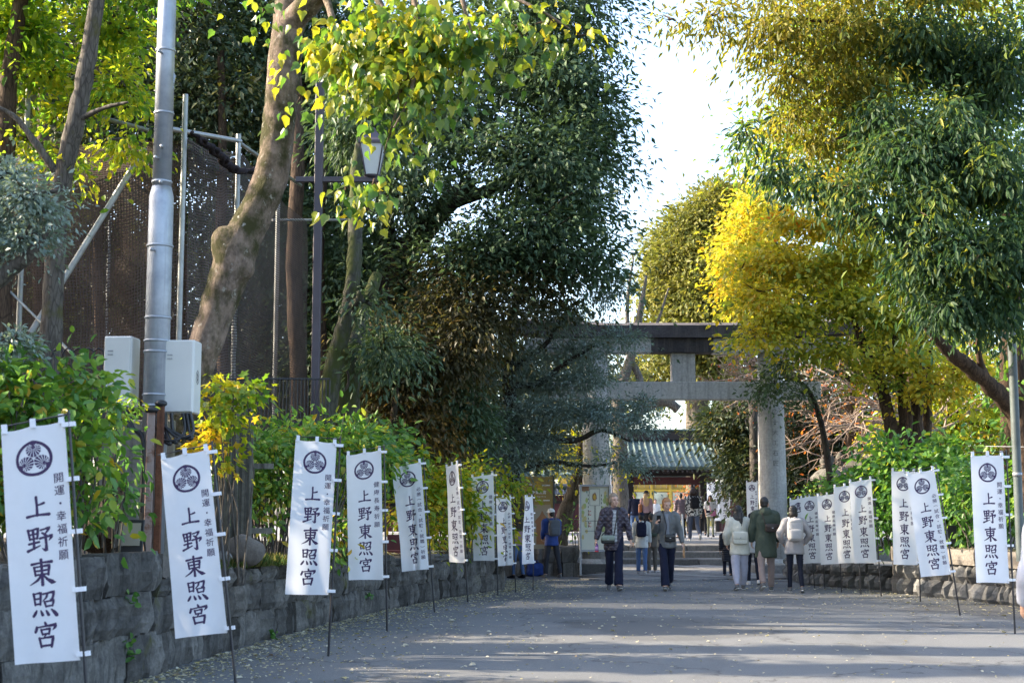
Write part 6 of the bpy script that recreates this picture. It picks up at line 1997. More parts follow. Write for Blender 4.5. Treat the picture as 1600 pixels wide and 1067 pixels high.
# ---- 12. unseen trees implied by the shade, added and shaped to cast it
OUT = 'unseen trees added to cast shade'


def added_shade_tree(x, y, blobs, n, h, cl=.4):
    r_ = thing('added_shade_tree', 'unseen dark evergreen added to cast shade across the path and terrace', 'tree', (x, y, .8), OUT)
    trunk_part('trunk', [(x, y, .7), (x + .2, y, h * .4), (x - .1, y + .2, h * .75), (x, y, h)], [.3, .26, .2, .08], B_BROWN, r_)
    p, d, n_, h_, cc = crown_points(blobs, n, 30, cl, .6, .3)
    Ls = nrg.uniform(.2, .34, len(p)); leaf_mesh('crown', p, d, n_, Ls, Ls * .5, T_DIAMOND, L_DARKB, h_, r_, 'stuff')


def rb(x, y, z, rx, ry, rz_):
    return ((x, y, z), (rx, ry, rz_), 1)


# dense low blockers added out of view to keep banners and wall shaded
for yy in (1, 6, 11, 15.5):
    added_shade_tree(-10.5, yy, [rb(-10.5 + rnd.uniform(-.6, .6), yy + k * 1.1 - 2.2, 3.2 + rnd.uniform(-.3, .3), 1.2, 1.0, 2.0) for k in range(5)], 5200, 4.5)
# added tall crowns in rows, their slots shaped to let sun streaks onto path
for yy, ry in ((3.6, 2.4), (7.4, 1.2), (9.5, .75), (11.05, .38), (13.1, .27), (14.95, .21), (17.0, .50), (18.6, .75), (20.2, .6)):
    added_shade_tree(-12, yy + 1.5, [rb(-12 + rnd.uniform(-1, 1), yy + 1.5 + rnd.uniform(-.12, .12) * ry, 5.9 + k * .8, 2.2, ry, .65) for k in range(5 if yy < 16 else 3)], int(1500 + 3000 * ry), 9.5, .09)
for x, y, z, r in ((-6, 53.5, 8.8, 3.4), (-5, 63.5, 9.6, 3.6), (-11, 62, 9, 4), (-20, 22, 9, 3.4), (-23, 27, 11, 4), (-18, 28, 8, 3)):  # hidden crowns added to shade the gate roof, terrace banners and path
    added_shade_tree(x, y, [rb(x + rnd.uniform(-1, 1) * r * .6, y + rnd.uniform(-1, 1) * r * .6, z + rnd.uniform(-1, 1) * r * .6, r * .6, r * .6, r * .5) for _ in range(7)], 8000, z)

# ------------------------------------------------------------------ bushes
def bush(label, blobs, n, mat, tmpl, L, W, base, stems=14, name='bush', per=10, cl=.16, shell=.25, up=.8, droop=.25, hue=0, single=0, stem_mat=None, flat=.7):
    root = thing(name, label, 'bush', base)
    p, d, nn, h, cc = crown_points(blobs, n, per, cl, flat, shell, up, droop, .55)
    h = h + hue
    Ls = L * nrg.uniform(.65, 1.25, len(p))
    order = np.argsort(p[:, 1])
    if single:
        vis, rest_ = order[:single], order[single:]
        shapes = []
        for hv in (.05, .3, .5, .7, .95):
            o = leaf_mesh('leaf', np.zeros((1, 3)), np.array([(0., 1., 0.)]), np.array([(0., 0., 1.)]), np.array([1.]), np.array([W]), tmpl, mat, np.array([hv]))
            shapes.append(o.data); bpy.data.objects.remove(o)
        for i in vis:
            D = Vector(d[i]).normalized(); Z = Vector(nn[i]); Z = (Z - D * Z.dot(D)).normalized(); X = D.cross(Z)
            o = bpy.data.objects.new('leaf', shapes[min(4, max(0, int(h[i] * 5)))])
            C.objects.link(o); o.parent = root
            o.location = Vector(p[i]) - WL[root]
            o.rotation_euler = Matrix((X, D, Z)).transposed().to_euler()
            o.scale = (Ls[i],) * 3
    else:
        rest_ = order
    leaf_mesh('foliage', p[rest_], d[rest_], nn[rest_], Ls[rest_], Ls[rest_] * W, tmpl, mat, h[rest_], root, 'stuff')
    mb = MB()
    allc = np.concatenate(cc)
    for i in range(stems):
        c = Vector(allc[nrg.integers(0, len(allc))])
        b_ = Vector((base[0] + (c.x - base[0]) * .45 + rnd.uniform(-.2, .2), base[1] + (c.y - base[1]) * .5, base[2] - .1))
        m = b_.lerp(c, .5) + Vector((rnd.uniform(-.1, .1), rnd.uniform(-.1, .1), .1))
        mb.tube([b_, m, c], [.012, .009, .004], 5)
    build('stems', mb, stem_mat or B_GREY, root, 'stuff')
    return root


Yb = 11.4
bush('large leafy hydrangea bush with yellowing leaves behind the biggest banner', [pxblob(50, 640, Yb, 65, 50, .45, 1.1), pxblob(135, 600, Yb + .3, 36, 34, .35, 1), pxblob(15, 585, Yb, 50, 30, .4, 1, .05), pxblob(110, 690, Yb, 36, 44, .35, 1, .12), pxblob(25, 760, Yb, 60, 70, .5, 1, .1), pxblob(-60, 640, Yb, 70, 90, .5, .8), pxblob(135, 790, Yb + .3, 26, 44, .3, .9), pxblob(150, 650, Yb + .2, 26, 26, .25, .7), pxblob(100, 560, Yb + .2, 24, 16, .25, .7, .05)],
     3000, L_BUSH, T_OVAL, .105, .62, (P(80, 800, Yb).x, Yb, 1.0), 26, single=220, cl=.13, per=8)
bush('small leafed branch growing across the cabinet beside the hydrangea', [pxblob(175, 640, 12.4, 32, 16, .2, 1, .1), pxblob(205, 628, 12.4, 20, 10, .15, .8, .2)], 190, L_BUSH, T_OVAL, .06, .5, (P(150, 700, 12.4).x, 12.4, 1.2), 6, per=12, cl=.07)
bush('low dark leaved shrub sprouting above the wall beside the rusted posts', [pxblob(185, 770, 12.5, 22, 30, .2, 1), pxblob(192, 715, 12.7, 26, 22, .2, .7)], 110, L_BUSH, T_OVAL, .11, .45, (P(185, 850, 12.5).x, 12.5, 1.0), 6, per=8, cl=.1, hue=-.25)
bush('small yellow maple bush glowing beside the cabinet', [pxblob(360, 600, 14.4, 42, 18, .35, 1, .1), pxblob(345, 640, 14.4, 34, 24, .3, 1, .1), pxblob(335, 680, 14.4, 26, 20, .25, .8, .32), pxblob(395, 610, 14.4, 22, 12, .25, .6, -.1), pxblob(350, 715, 14.4, 16, 26, .2, .6, .2)], 560, L_BUSHY, T_STAR, .105, .95, (P(350, 800, 14.4).x, 14.4, .8), 10, per=7, cl=.11, up=1.2, flat=.4, hue=-.06)
bush('tall thin stemmed green bush behind the gap between the second and third banners', [pxblob(400, 710, 17.7, 50, 45, .45, 1, -.05), pxblob(470, 690, 18.0, 70, 36, .5, 1, 0), pxblob(520, 680, 18.4, 50, 30, .5, 1, 0), pxblob(380, 770, 17.5, 40, 45, .4, .8, .05), pxblob(440, 760, 17.8, 40, 40, .4, .7, 0), pxblob(500, 840, 16.8, 26, 22, .25, .7, .12), pxblob(560, 690, 18.7, 50, 30, .5, 1)],
     4300, L_BUSH, T_OVAL, .10, .5, (P(430, 860, 17.7).x, 17.7, .8), 60, per=12, cl=.15, hue=.04)
bush('rounded green bush with pale upper leaves between the third and fourth banners', [pxblob(560, 700, 20.2, 50, 36, .4, 1, 0), pxblob(530, 760, 20.2, 40, 60, .4, 1, .05), pxblob(600, 720, 20.6, 36, 40, .4, 1, -.03), pxblob(620, 680, 21.0, 24, 20, .25, .8, -.1), pxblob(530, 825, 19.6, 24, 24, .25, .9, .15)], 1900, L_BUSH, T_OVAL, .125, .55, (P(560, 860, 20.2).x, 20.2, .8), 24, single=160, per=8, cl=.14)
bush('yellow green bush behind the fifth and sixth banners', [pxblob(650, 780, 23.6, 40, 60, .5, 1, .05), pxblob(690, 760, 24.0, 40, 45, .5, 1, .15), pxblob(720, 790, 24.4, 40, 60, .5, 1, .05), pxblob(640, 730, 23.4, 24, 30, .4, .8, .0), pxblob(660, 830, 23.6, 30, 36, .4, .8, .2), pxblob(745, 740, 24.9, 30, 26, .4, .9, .1)], 3600, L_BUSHY, T_OVAL, .115, .5, (P(690, 860, 23.9).x, 23.9, .75), 40, per=10, cl=.17)
bush('thin yellow green bush behind the seventh banner', [pxblob(770, 770, 26.6, 30, 30, .4, 1, .1), pxblob(800, 755, 26.8, 24, 20, .4, .9, .15), pxblob(740, 810, 26.3, 30, 40, .4, 1, .1), pxblob(790, 820, 27.0, 20, 36, .3, .7, .05)], 1200, L_BUSHY, T_OVAL, .115, .48, (P(770, 860, 26.7).x, 26.7, .7), 20, per=9, cl=.17)
bush('small green shrub on the low brown wall beside the map board', [pxblob(898, 815, 31.9, 8, 12, .2, 1)], 60, L_BUSH, T_OVAL, .12, .5, (P(898, 850, 31.9).x, 31.9, .55), 5)
bush('broad leaved green bush behind the pair of overlapping banners', [pxblob(1400, 720, 25.5, 60, 30, .7, 1, 0), pxblob(1348, 752, 26, 30, 18, .5, 1, 0), pxblob(1460, 750, 25.2, 60, 50, .7, 1, 0), pxblob(1420, 790, 25, 60, 45, .6, 1, -.05), pxblob(1500, 800, 24.6, 50, 50, .6, 1, -.03), pxblob(1322, 768, 26.5, 16, 10, .3, .6, .05), pxblob(1480, 700, 25.5, 30, 22, .5, .8)],
     5200, L_BUSH, T_OVAL, .15, .58, (P(1430, 850, 25.3).x, 25.3, .78), 40, per=12, cl=.22, hue=-.1)
bush('green bush with hanging branches behind the single end banner', [pxblob(1560, 770, 22.6, 50, 60, .6, 1), pxblob(1610, 760, 22.2, 60, 90, .6, 1), pxblob(1510, 760, 23.2, 40, 50, .5, .9), pxblob(1595, 650, 22, 24, 26, .3, .5), pxblob(1570, 600, 21.6, 30, 14, .3, .45)], 3000, L_BUSH, T_OVAL, .125, .55, (P(1570, 850, 22.6).x, 22.6, .78), 30, per=12, cl=.2, hue=-.1)
bush('pale flowered low shrub under the stone lanterns', [pxblob(1300, 760, 33, 26, 14, .5, 1, .1), pxblob(1275, 775, 33, 30, 14, .5, 1, 0), pxblob(1330, 790, 30, 40, 26, .6, 1, -.1)], 1900, L_BUSH, T_DIAMOND, .10, .5, (P(1300, 850, 33).x, 33, .3), 14, per=14, cl=.2)

# grass and sprouts along the top of the walls
pts = []
for _ in range(900):
    t = rnd.random()
    q = P(260 + 330 * t + rnd.uniform(-15, 15), 0, 12.9 + 5.2 * t)
    q = Vector((q.x - rnd.random() * .5, q.y + rnd.uniform(-.2, .5), lw_h(q.y) + .0))
    pts.append(q)
p = np.array([tuple(q) for q in pts])
p = np.repeat(p, 6, 0) + nrg.normal(size=(len(p) * 6, 3)) * np.array((.04, .04, 0))
d = nrg.normal(size=p.shape) * .45 + np.array((0, 0, 1)); Ls = nrg.uniform(.05, .16, len(p))
leaf_mesh('grass', p, d, nrg.normal(size=p.shape), Ls, .012, T_DIAMOND, L_GRASS, nrg.random(len(p)), None, 'stuff')
for i, (px, py) in enumerate(((200, 1003), (199, 1022), (205, 933), (425, 992), (575, 930))):
    q = G(px, 1067)
    k_ = min(range(60), key=lambda j: abs(P(px, py, 10 + j * .2).x - np.interp(10 + j * .2, [w.y for w in LW], [w.x for w in LW]) - 0.03))
    q = P(px, py, 10 + k_ * .2) + Vector((.02, -.03, 0))
    pp = np.array([tuple(q)] * 9) + nrg.normal(size=(9, 3)) * .02
    o = leaf_mesh('wall_sprout', pp, nrg.normal(size=(9, 3)) + np.array((.6, -.5, .2)), nrg.normal(size=(9, 3)) + np.array((0, -.5, 1)), .065, .05, T_OVAL, L_BUSH, nrg.random(9) * .5, None)
    tag(o, ('bright green sprout in the wall joint beside the biggest banner', 'lower green sprout in the wall just under another near the biggest banner', 'small sprout under the topmost stones of the near wall', 'sprout at the wall foot beside the second banner', 'sprout low on the wall behind the fourth banner')[i], 'plant')

# ------------------------------------------------------------------ fallen leaves on the path
L_FALL = mat_leaf('fallen_leaf', [(0.0, (0.14, 0.09, 0.05)), (0.3, (0.42, 0.36, 0.24)), (0.8, (0.60, 0.56, 0.44)), (1.0, (0.60, 0.50, 0.22))], .2, .6, .3)
P_ = []
lx_ = [w.x for w in LW]; ly_ = [w.y for w in LW]
rx_ = [w.x for w in RW]; ry_ = [w.y for w in RW]
for _ in range(7000):
    y = 7.5 + 22 * rnd.random() ** 1.2
    xw = np.interp(y, ly_, lx_)
    x = xw + .06 + min(6.0, rnd.expovariate(1 / (.22 if rnd.random() < .4 else .85)))
    P_.append((x, y, .008))
for _ in range(1500):
    y = 9 + 18 * rnd.random()
    xw = np.interp(y, ry_, rx_)
    x = xw - .06 - min(5, rnd.expovariate(1 / .9))
    P_.append((x, y, .008))
for _ in range(1700):
    P_.append((rnd.uniform(-3, 8), rnd.uniform(7.5, 30), .008))
P_ = np.array(P_)
nL = len(P_)
Ls = np.where(nrg.random(nL) < .95, nrg.uniform(.018, .042, nL), nrg.uniform(.05, .085, nL))
a = nrg.random(nL) * 6.283
leaf_mesh('fallen_leaves', P_ + np.array((0, 0, .004)), np.stack([np.cos(a), np.sin(a), nrg.normal(size=nL) * .12], 1), np.stack([nrg.normal(size=nL) * .25, nrg.normal(size=nL) * .25, np.ones(nL)], 1), Ls, Ls * .7, T_OVAL, L_FALL, np.clip(nrg.normal(.6, .25, nL), 0, 1), None, 'stuff')
# litter on the wall tops
P_ = []
for _ in range(1500):
    y = 12.8 + 12 * rnd.random(); P_.append((np.interp(y, ly_, lx_) - .05 - rnd.expovariate(2.5), y, lw_h(y) + .02))
for _ in range(900):
    y = 20 + 5 * rnd.random(); P_.append((np.interp(y, ry_, rx_) + .3 + rnd.expovariate(1.2), y, .80))
P_ = np.array(P_); nL = len(P_); a = nrg.random(nL) * 6.283; Ls = nrg.uniform(.03, .07, nL)
leaf_mesh('fallen_leaves', P_, np.stack([np.cos(a), np.sin(a), nrg.normal(size=nL) * .3], 1), np.stack([nrg.normal(size=nL) * .4, nrg.normal(size=nL) * .4, np.ones(nL)], 1), Ls, Ls * .7, T_OVAL, L_FALL, np.clip(nrg.normal(.45, .3, nL), 0, 1), None, 'stuff')
# ------------------------------------------------------------------ people
TEX_FOLD = bpy.data.textures.new('folds', 'CLOUDS')
TEX_FOLD.noise_scale = 0.11
TEX_FOLD.noise_depth = 2
TEX_HAIR = bpy.data.textures.new('locks', 'CLOUDS')
TEX_HAIR.noise_scale = 0.03


def fuse(mb, voxel, smooth=3, fold=0.0, tex=None, mats=None, name='body', smooth_f=0.5):
    """overlapping closed shapes become one continuous skin"""
    me = mb.mesh('tmp', [])
    ob = bpy.data.objects.new('tmp', me)
    C.objects.link(ob)
    m = ob.modifiers.new('r', 'REMESH'); m.mode = 'VOXEL'; m.voxel_size = voxel; m.use_smooth_shade = True
    if smooth:
        m = ob.modifiers.new('s', 'SMOOTH'); m.iterations = smooth; m.factor = smooth_f
    if fold:
        m = ob.modifiers.new('d', 'DISPLACE'); m.texture = tex or TEX_FOLD; m.strength = fold; m.mid_level = 0.5; m.texture_coords = 'LOCAL'
    dg = bpy.context.evaluated_depsgraph_get()
    out = bpy.data.meshes.new_from_object(ob.evaluated_get(dg))
    out.name = name
    bpy.data.objects.remove(ob)
    out.materials.clear()
    out.materials.append(mats)
    out.polygons.foreach_set('use_smooth', [True] * len(out.polygons))
    return out


def fabric(name, col, rough=0.85, pat=None, col2=None, sc=1.0, spec=0.2, bs=0.25):
    m, nt, b = mat_new(name)
    v = coords(nt)
    f = noise_tex(nt, v, 14, 5, 0.65)
    c = ramp(nt, f, [(0.3, tuple(x * .92 for x in col)), (0.7, tuple(min(1, x * 1.07) for x in col))])
    h = noise_tex(nt, v, 60, 3, 0.6)
    if pat == 'stripe':
        w = nt.nodes.new('ShaderNodeTexWave'); w.bands_direction = 'Z'; w.inputs['Scale'].default_value = sc
        w.inputs['Distortion'].default_value = 0.3
        nt.links.new(v, w.inputs[0])
        c = mixc(nt, ramp(nt, w.outputs['Fac'], [(0.45, (0, 0, 0)), (0.55, (1, 1, 1))]), c, col2)
    elif pat == 'quilt':
        hs = []
        for s in (1, -1):
            mp = nt.nodes.new('ShaderNodeMapping'); mp.inputs['Rotation'].default_value = (0, s * R(45), 0)
            nt.links.new(v, mp.inputs[0])
            w = nt.nodes.new('ShaderNodeTexWave'); w.bands_direction = 'X'; w.inputs['Scale'].default_value = sc
            nt.links.new(mp.outputs[0], w.inputs[0]); hs.append(w.outputs['Fac'])
        mn = nt.nodes.new('ShaderNodeMath'); mn.operation = 'MINIMUM'
        nt.links.new(hs[0], mn.inputs[0]); nt.links.new(hs[1], mn.inputs[1])
        h = mn.outputs[0]
        c = mixc(nt, ramp(nt, h, [(0.0, (0.6, 0.6, 0.6)), (0.12, (0, 0, 0))]), c, tuple(x * .4 for x in col))
    elif pat == 'puff':
        w = nt.nodes.new('ShaderNodeTexWave'); w.bands_direction = 'Z'; w.inputs['Scale'].default_value = sc; w.inputs['Distortion'].default_value = 1.0
        nt.links.new(v, w.inputs[0]); h = w.outputs['Fac']
    elif pat == 'spots':
        k = noise_tex(nt, v, sc, 3, 0.6)
        c = mixc(nt, ramp(nt, k, [(0.49, (0, 0, 0)), (0.52, (1, 1, 1))]), c, col2)
    nt.links.new(c, b.inputs['Base Color'])
    b.inputs['Roughness'].default_value = rough
    b.inputs['Specular IOR Level'].default_value = spec
    bump(nt, b, h, bs if pat not in ('quilt', 'puff') else 0.7, 0.012 if pat not in ('quilt', 'puff') else 0.03)
    return m


SKIN = fabric('skin', (0.52, 0.31, 0.22), 0.55, spec=0.35, bs=0.03)
SKIN2 = fabric('fair_skin', (0.60, 0.37, 0.28), 0.55, spec=0.35, bs=0.03)
M_EYE = mat_plain('eye_dark', (0.03, 0.02, 0.02), 0.2, 0.1)
M_LIP = mat_plain('lip', (0.36, 0.12, 0.10), 0.45, 0.1)
HAIRC = {'black': fabric('black_hair', (0.012, 0.010, 0.010), 0.4, spec=0.5, bs=0.6), 'grey': fabric('ash_blond_hair', (0.25, 0.20, 0.15), 0.55, spec=0.4, bs=0.6), 'ginger': fabric('ginger_blond_hair', (0.36, 0.17, 0.07), 0.5, spec=0.4, bs=0.6),
         'blond': fabric('blond_hair', (0.42, 0.28, 0.14), 0.5, spec=0.4, bs=0.6), 'brown': fabric('dark_brown_hair', (0.035, 0.018, 0.014), 0.5, spec=0.4, bs=0.6), 'silver': fabric('short_grey_hair', (0.16, 0.14, 0.13), 0.6, bs=0.5)}
F = dict(
    quilt=fabric('aubergine_quilted_nylon', (0.072, 0.058, 0.078), 0.42, 'quilt', None, 4.2, 0.45), stripe=fabric('striped_jersey', (0.75, 0.75, 0.74), 0.9, 'stripe', (0.03, 0.03, 0.05), 13),
    navy=fabric('navy_cloth', (0.013, 0.016, 0.036), 0.85), leather=fabric('grey_leather', (0.115, 0.12, 0.122), 0.42, spec=0.5), hoodie=fabric('grey_hoodie', (0.22, 0.23, 0.26), 0.9), black=fabric('black_cloth', (0.014, 0.014, 0.017), 0.75),
    blackleather=fabric('black_leather', (0.018, 0.018, 0.018), 0.35, spec=0.5), sage=fabric('sage_leather', (0.22, 0.26, 0.21), 0.4, spec=0.5), blue=fabric('blue_jacket_cloth', (0.025, 0.055, 0.22), 0.6), greybag=fabric('grey_pack_cloth', (0.095, 0.105, 0.125), 0.75),
    darkgrey=fabric('charcoal_cloth', (0.030, 0.032, 0.042), 0.8), white=fabric('white_cotton', (0.72, 0.72, 0.72), 0.85), cream=fabric('cream_fleece', (0.60, 0.585, 0.50), 0.95, bs=0.6), lilac=fabric('pale_lilac_sweat_cloth', (0.42, 0.42, 0.50), 0.9),
    green=fabric('dark_green_parka_cloth', (0.058, 0.075, 0.056), 0.7), khaki=fabric('dusty_khaki_cloth', (0.27, 0.21, 0.19), 0.85), brownbag=fabric('brown_black_leather', (0.030, 0.022, 0.020), 0.45, spec=0.4), palegrey=fabric('pale_grey_nylon', (0.32, 0.31, 0.32), 0.6),
    palepack=fabric('pale_grey_pack_cloth', (0.43, 0.42, 0.42), 0.75), denim=fabric('blue_denim', (0.075, 0.13, 0.26), 0.85), darkdenim=fabric('dark_denim', (0.014, 0.017, 0.030), 0.8), slate=fabric('slate_denim', (0.085, 0.10, 0.145), 0.85),
    mauve=fabric('mauve_puffer', (0.20, 0.145, 0.16), 0.5, 'puff', None, 5, 0.4), spots=fabric('black_white_print', (0.62, 0.60, 0.57), 0.85, 'spots', (0.02, 0.02, 0.02), 15), olive=fabric('pale_olive_cloth', (0.25, 0.26, 0.17), 0.85), pink=fabric('pink_leather', (0.62, 0.22, 0.38), 0.5),
    tan=fabric('tan_leather', (0.36, 0.13, 0.045), 0.45, spec=0.4), dustypink=fabric('dusty_pink_blouse', (0.33, 0.22, 0.23), 0.85), puffblack=fabric('black_puffer', (0.015, 0.016, 0.022), 0.45, 'puff', None, 5, 0.4), beige=fabric('light_jacket_cloth', (0.50, 0.50, 0.48), 0.85), sole=fabric('white_rubber', (0.62, 0.60, 0.57), 0.6),
    shoe=fabric('grey_suede', (0.13, 0.13, 0.13), 0.8), taupe=fabric('taupe_cloth', (0.12, 0.105, 0.09), 0.85), brightwhite=fabric('white_padded_cloth', (0.52, 0.53, 0.58), 0.75, None, None, 3, 0.2))


def V3(*a):
    return Vector(a)


def person(label, loc, yaw, ht, legs, arms, top, bottom, hair, skin=None, head=(0, 0), female=True, lean=0.0, shoe='black', sole='sole', face=False, vox=0.012,
           top_hem=0.78, top_w=1.0, sleeve=1.0, leg_style='straight', hood=None, collar=True, open_front=None, cap=None, skirt=False, group='visitors on the path'):
    """legs: for each side (thigh forward, knee bend, toe pitch, outward) in degrees; arms: for each side (upper direction, fore direction, hand curl)"""
    skin = skin or SKIN
    root = thing('person', label, 'person', loc, group)
    root.rotation_euler = (0, 0, yaw)
    k = ht / 1.70
    root.scale = (k, k, k)
    TH, SH = 0.42, 0.39
    J = {}
    drop = 0
    for s, (a, b_, fp, ou) in zip((-1, 1), legs):
        a, b_, ou = R(a), R(b_), R(ou)
        d1 = V3(s * math.sin(ou), math.sin(a), -math.cos(a)).normalized()
        d2 = V3(s * math.sin(ou) * .6, math.sin(a - b_), -math.cos(a - b_)).normalized()
        kn = d1 * TH
        an = kn + d2 * SH
        J[s] = (kn, an, d2, fp)
        drop = max(drop, -an.z + 0.075 + max(0, math.sin(R(max(0, -fp))) * 0.13) * 0.9)
    hz = drop
    hipc = V3(0, 0, hz)
    sw = 0.165 if female else 0.185
    ln = R(lean)
    up = V3(0, math.sin(ln), math.cos(ln))
    chest = hipc + up * 0.34
    sh = hipc + up * 0.505
    neck = hipc + up * 0.55
    hc = hipc + up * 0.55 + V3(0, 0.02 + math.sin(ln) * .06, 0.145)
    B, TR, TP = MB(), MB(), MB()
    # --- lower body
    ls = {'straight': (.092, .078, .066, .060, .060), 'wide': (.092, .080, .074, .076, .082), 'slim': (.088, .072, .056, .050, .046), 'jogger': (.102, .098, .088, .080, .052)}[leg_style]
    for s in (-1, 1):
        kn, an, d2, fp = J[s]
        h0 = hipc + V3(s * .085, 0, 0)
        K, A = h0 + kn, h0 + an
        for mbx, q in ((B, .72), (TR, 1.0)):
            pts, rr = catmull([h0 + V3(0, 0, .06), h0.lerp(K, .45), K, K.lerp(A, .45), A + d2 * (-.01 if q == 1 else 0.0)], [ls[0] * q, ls[1] * q, ls[2] * q, ls[3] * q, ls[4] * (q if q == 1 else .75)], 4)
            if q == 1 and leg_style == 'wide':
                rr = list(rr)
            mbx.tube(pts, [(r, r * 1.05) for r in rr], 14, ref=(1, 0, 0))
        # foot and shoe
        f = R(fp)
        fd = V3(s * .12, math.cos(f), math.sin(f)).normalized()
        fu = V3(0, -math.sin(f), math.cos(f))
        B.tube([A, A - V3(0, 0, .03), A + fd * .06 - fu * .045, A + fd * .12 - fu * .055], [.035, .038, .035, .025], 10)
        SM = MB()
        hl = A - fd * .055 - fu * .045
        tip = A + fd * .175 - fu * .05
        SM.tube([hl - fd * .01, hl + fd * .02, A + fd * .04 - fu * .035, A + fd * .10 - fu * .05, tip, tip + fd * .02], [(.018, .025), (.036, .034), (.038, .042), (.042, .030), (.034, .022), (.012, .01)], 12, ref=(1, 0, 0))
        SM.tube([A - fu * .035, A + fu * .012], [(.042, .048), (.040, .046)], 12, ref=(1, 0, 0))
        sho = link('shoe', fuse(SM, .011, 1, 0, None, F[shoe], 'shoe'), root)
        S2 = MB()
        S2.tube([hl - fd * .012 - fu * .026, hl + fd * .03 - fu * .027, A + fd * .05 - fu * .072, A + fd * .11 - fu * .073, tip - fu * .018], [(.022, .010), (.040, .011), (.036, .011), (.044, .011), (.026, .008)], 12, ref=(1, 0, 0))
        build('sole', S2, F[sole], sho, local=True)
    B.tube([hipc - up * .06, hipc + up * .05, hipc + up * .2, chest, sh, neck], [(.10, .07), (.13, .085), (.11, .075), (.13, .085), (.12, .065), (.05, .05)], 14, ref=(1, 0, 0))
    TR.tube([hipc - up * .11, hipc - up * .07, hipc + up * .02, hipc + up * .12, hipc + up * .2], [(.09, .07), (.155, .105), (.168, .115), (.15, .10), (.13, .085)], 16, ref=(1, 0, 0))
    # --- arms
    HN = {}
    for s, (du, df, curl) in zip((-1, 1), arms):
        du, df = Vector(du).normalized(), Vector(df).normalized()
        S0 = sh + V3(s * sw, 0, -.015)
        E = S0 + du * .275
        Wp = E + df * .235
        B.tube([neck - up * .06 + V3(s * .05, 0, 0), S0, S0.lerp(E, .5), E, Wp, Wp + df * .02], [.05, .045, .042, .036, .025, .025], 10)
        sv = sleeve
        p_, r_ = catmull([sh + V3(s * sw * .55, 0, .005), S0 + V3(s * .005, 0, 0), S0.lerp(E, .5), E, E.lerp(Wp, .55), Wp + df * (-.005)], [.070 * top_w, .074 * sv, .066 * sv, .058 * sv, .052 * sv, .043 * sv], 4)
        if top != 'tee':
            TP.tube(p_, r_, 12)
        else:
            TP.tube(p_[:12], [r * 1.05 for r in r_[:12]], 12)
        # hand: palm, four unequal fingers, thumb from the side of the palm
        side_ = df.cross(V3(0, 1, 0))
        if side_.length < .2:
            side_ = df.cross(V3(0, 0, 1))
        side_.normalize()
        pn = side_.cross(df).normalized()          # knuckle line runs along pn, palm faces -side_*s
        inw = side_ * (1 if side_.x * s < 0 else -1)
        pc = Wp + df * .055
        B.tube([Wp, Wp + df * .03, pc + df * .03], [(.024, .020), (.036, .017), (.036, .015)], 10, ref=pn)
        for fi, (o_, L_) in enumerate(((-.027, .062), (-.009, .072), (.009, .068), (.027, .054))):
            b0 = pc + df * .025 + pn * o_
            c1 = (df * math.cos(curl * .6) + inw * math.sin(curl * .6)).normalized()
            c2 = (df * math.cos(curl * 1.7) + inw * math.sin(curl * 1.7)).normalized()
            B.tube([b0 - df * .02, b0, b0 + c1 * L_ * .5, b0 + c1 * L_ * .5 + c2 * L_ * .5], [.0095, .0092, .0085, .0068], 7)
        t0 = Wp + df * .025 + pn * .030
        t1 = t0 + (df * .7 + pn * .55 + inw * .4).normalized() * .035
        B.tube([t0 - pn * .012, t0, t1, t1 + (df * .8 + inw * .5).normalized() * .03], [.012, .0115, .010, .0075], 7)
        HN[s] = (S0, E, Wp, pc + df * .02 + inw * .03, df, inw)
    # --- head
    hy, hp = R(head[0]), R(head[1])
    RH = Matrix.Rotation(hy, 3, 'Z') @ Matrix.Rotation(hp, 3, 'X')
    T = lambda x, y, z: hc + RH @ V3(x, y, z)
    B.tube([neck - up * .07, neck, T(0, -.012, -.07)], [.058, .053, .052], 12)
    for c_, r_ in (((0, -.008, .018), (.073, .092, .100)), ((0, .016, -.045), (.058, .068, .072)), ((0, .058, -.088), (.026, .026, .022)), ((0, .070, .020), (.052, .020, .016)), ((.032, .062, -.030), (.024, .022, .024)), ((-.032, .062, -.030), (.024, .022, .024))):
        B.ellipsoid(T(*c_), r_, 16, 12, rot=RH)
    B.tube([T(0, .082, .012), T(0, .096, -.018), T(0, .088, -.034)], [(.009, .008), (.014, .014), (.012, .008)], 8)
    B.ellipsoid(T(0, .078, -.060), (.024, .013, .011), 10, 8, rot=RH)
    for s in (-1, 1):
        B.ellipsoid(T(s * .073, -.006, -.012), (.011, .022, .032), 8, 8, rot=RH)
    link('body', fuse(B, vox * 1.0, 2, 0, None, skin, 'body'), root)
    if face:
        for s in (-1, 1):
            mb = MB(); mb.ellipsoid(T(s * .029, .0765, .0005), (.0125, .007, .0058), 8, 6, rot=RH); build('eye', mb, M_EYE, root, local=True)
            mb = MB(); mb.tube([T(s * .014, .0885, .019), T(s * .03, .088, .023), T(s * .047, .078, .018)], [.0028, .0036, .002], 6); build('eyebrow', mb, HAIRC[hair[1]], root, local=True)
        mb = MB(); mb.ellipsoid(T(0, .0885, -.060), (.022, .006, .0075), 10, 6, rot=RH); build('mouth', mb, M_LIP, root, local=True)
    # --- clothes
    if skirt:
        TR.tube([hipc + up * .2, hipc, hipc - V3(0, 0, .25), hipc - V3(0, 0, .62)], [(.13, .09), (.172, .125), (.19, .15), (.21, .17)], 18, ref=(1, 0, 0))
    link('trousers' if not skirt else 'skirt', fuse(TR, vox * 1.35, 3, .022, None, F[bottom], 'trousers'), root)
    hemz = top_hem
    hemp = hipc + up * ((hemz - .88))
    w = top_w
    prof = [(hemp, .172 * w, .125 * w), (hemp + up * .03, .178 * w, .13 * w)]
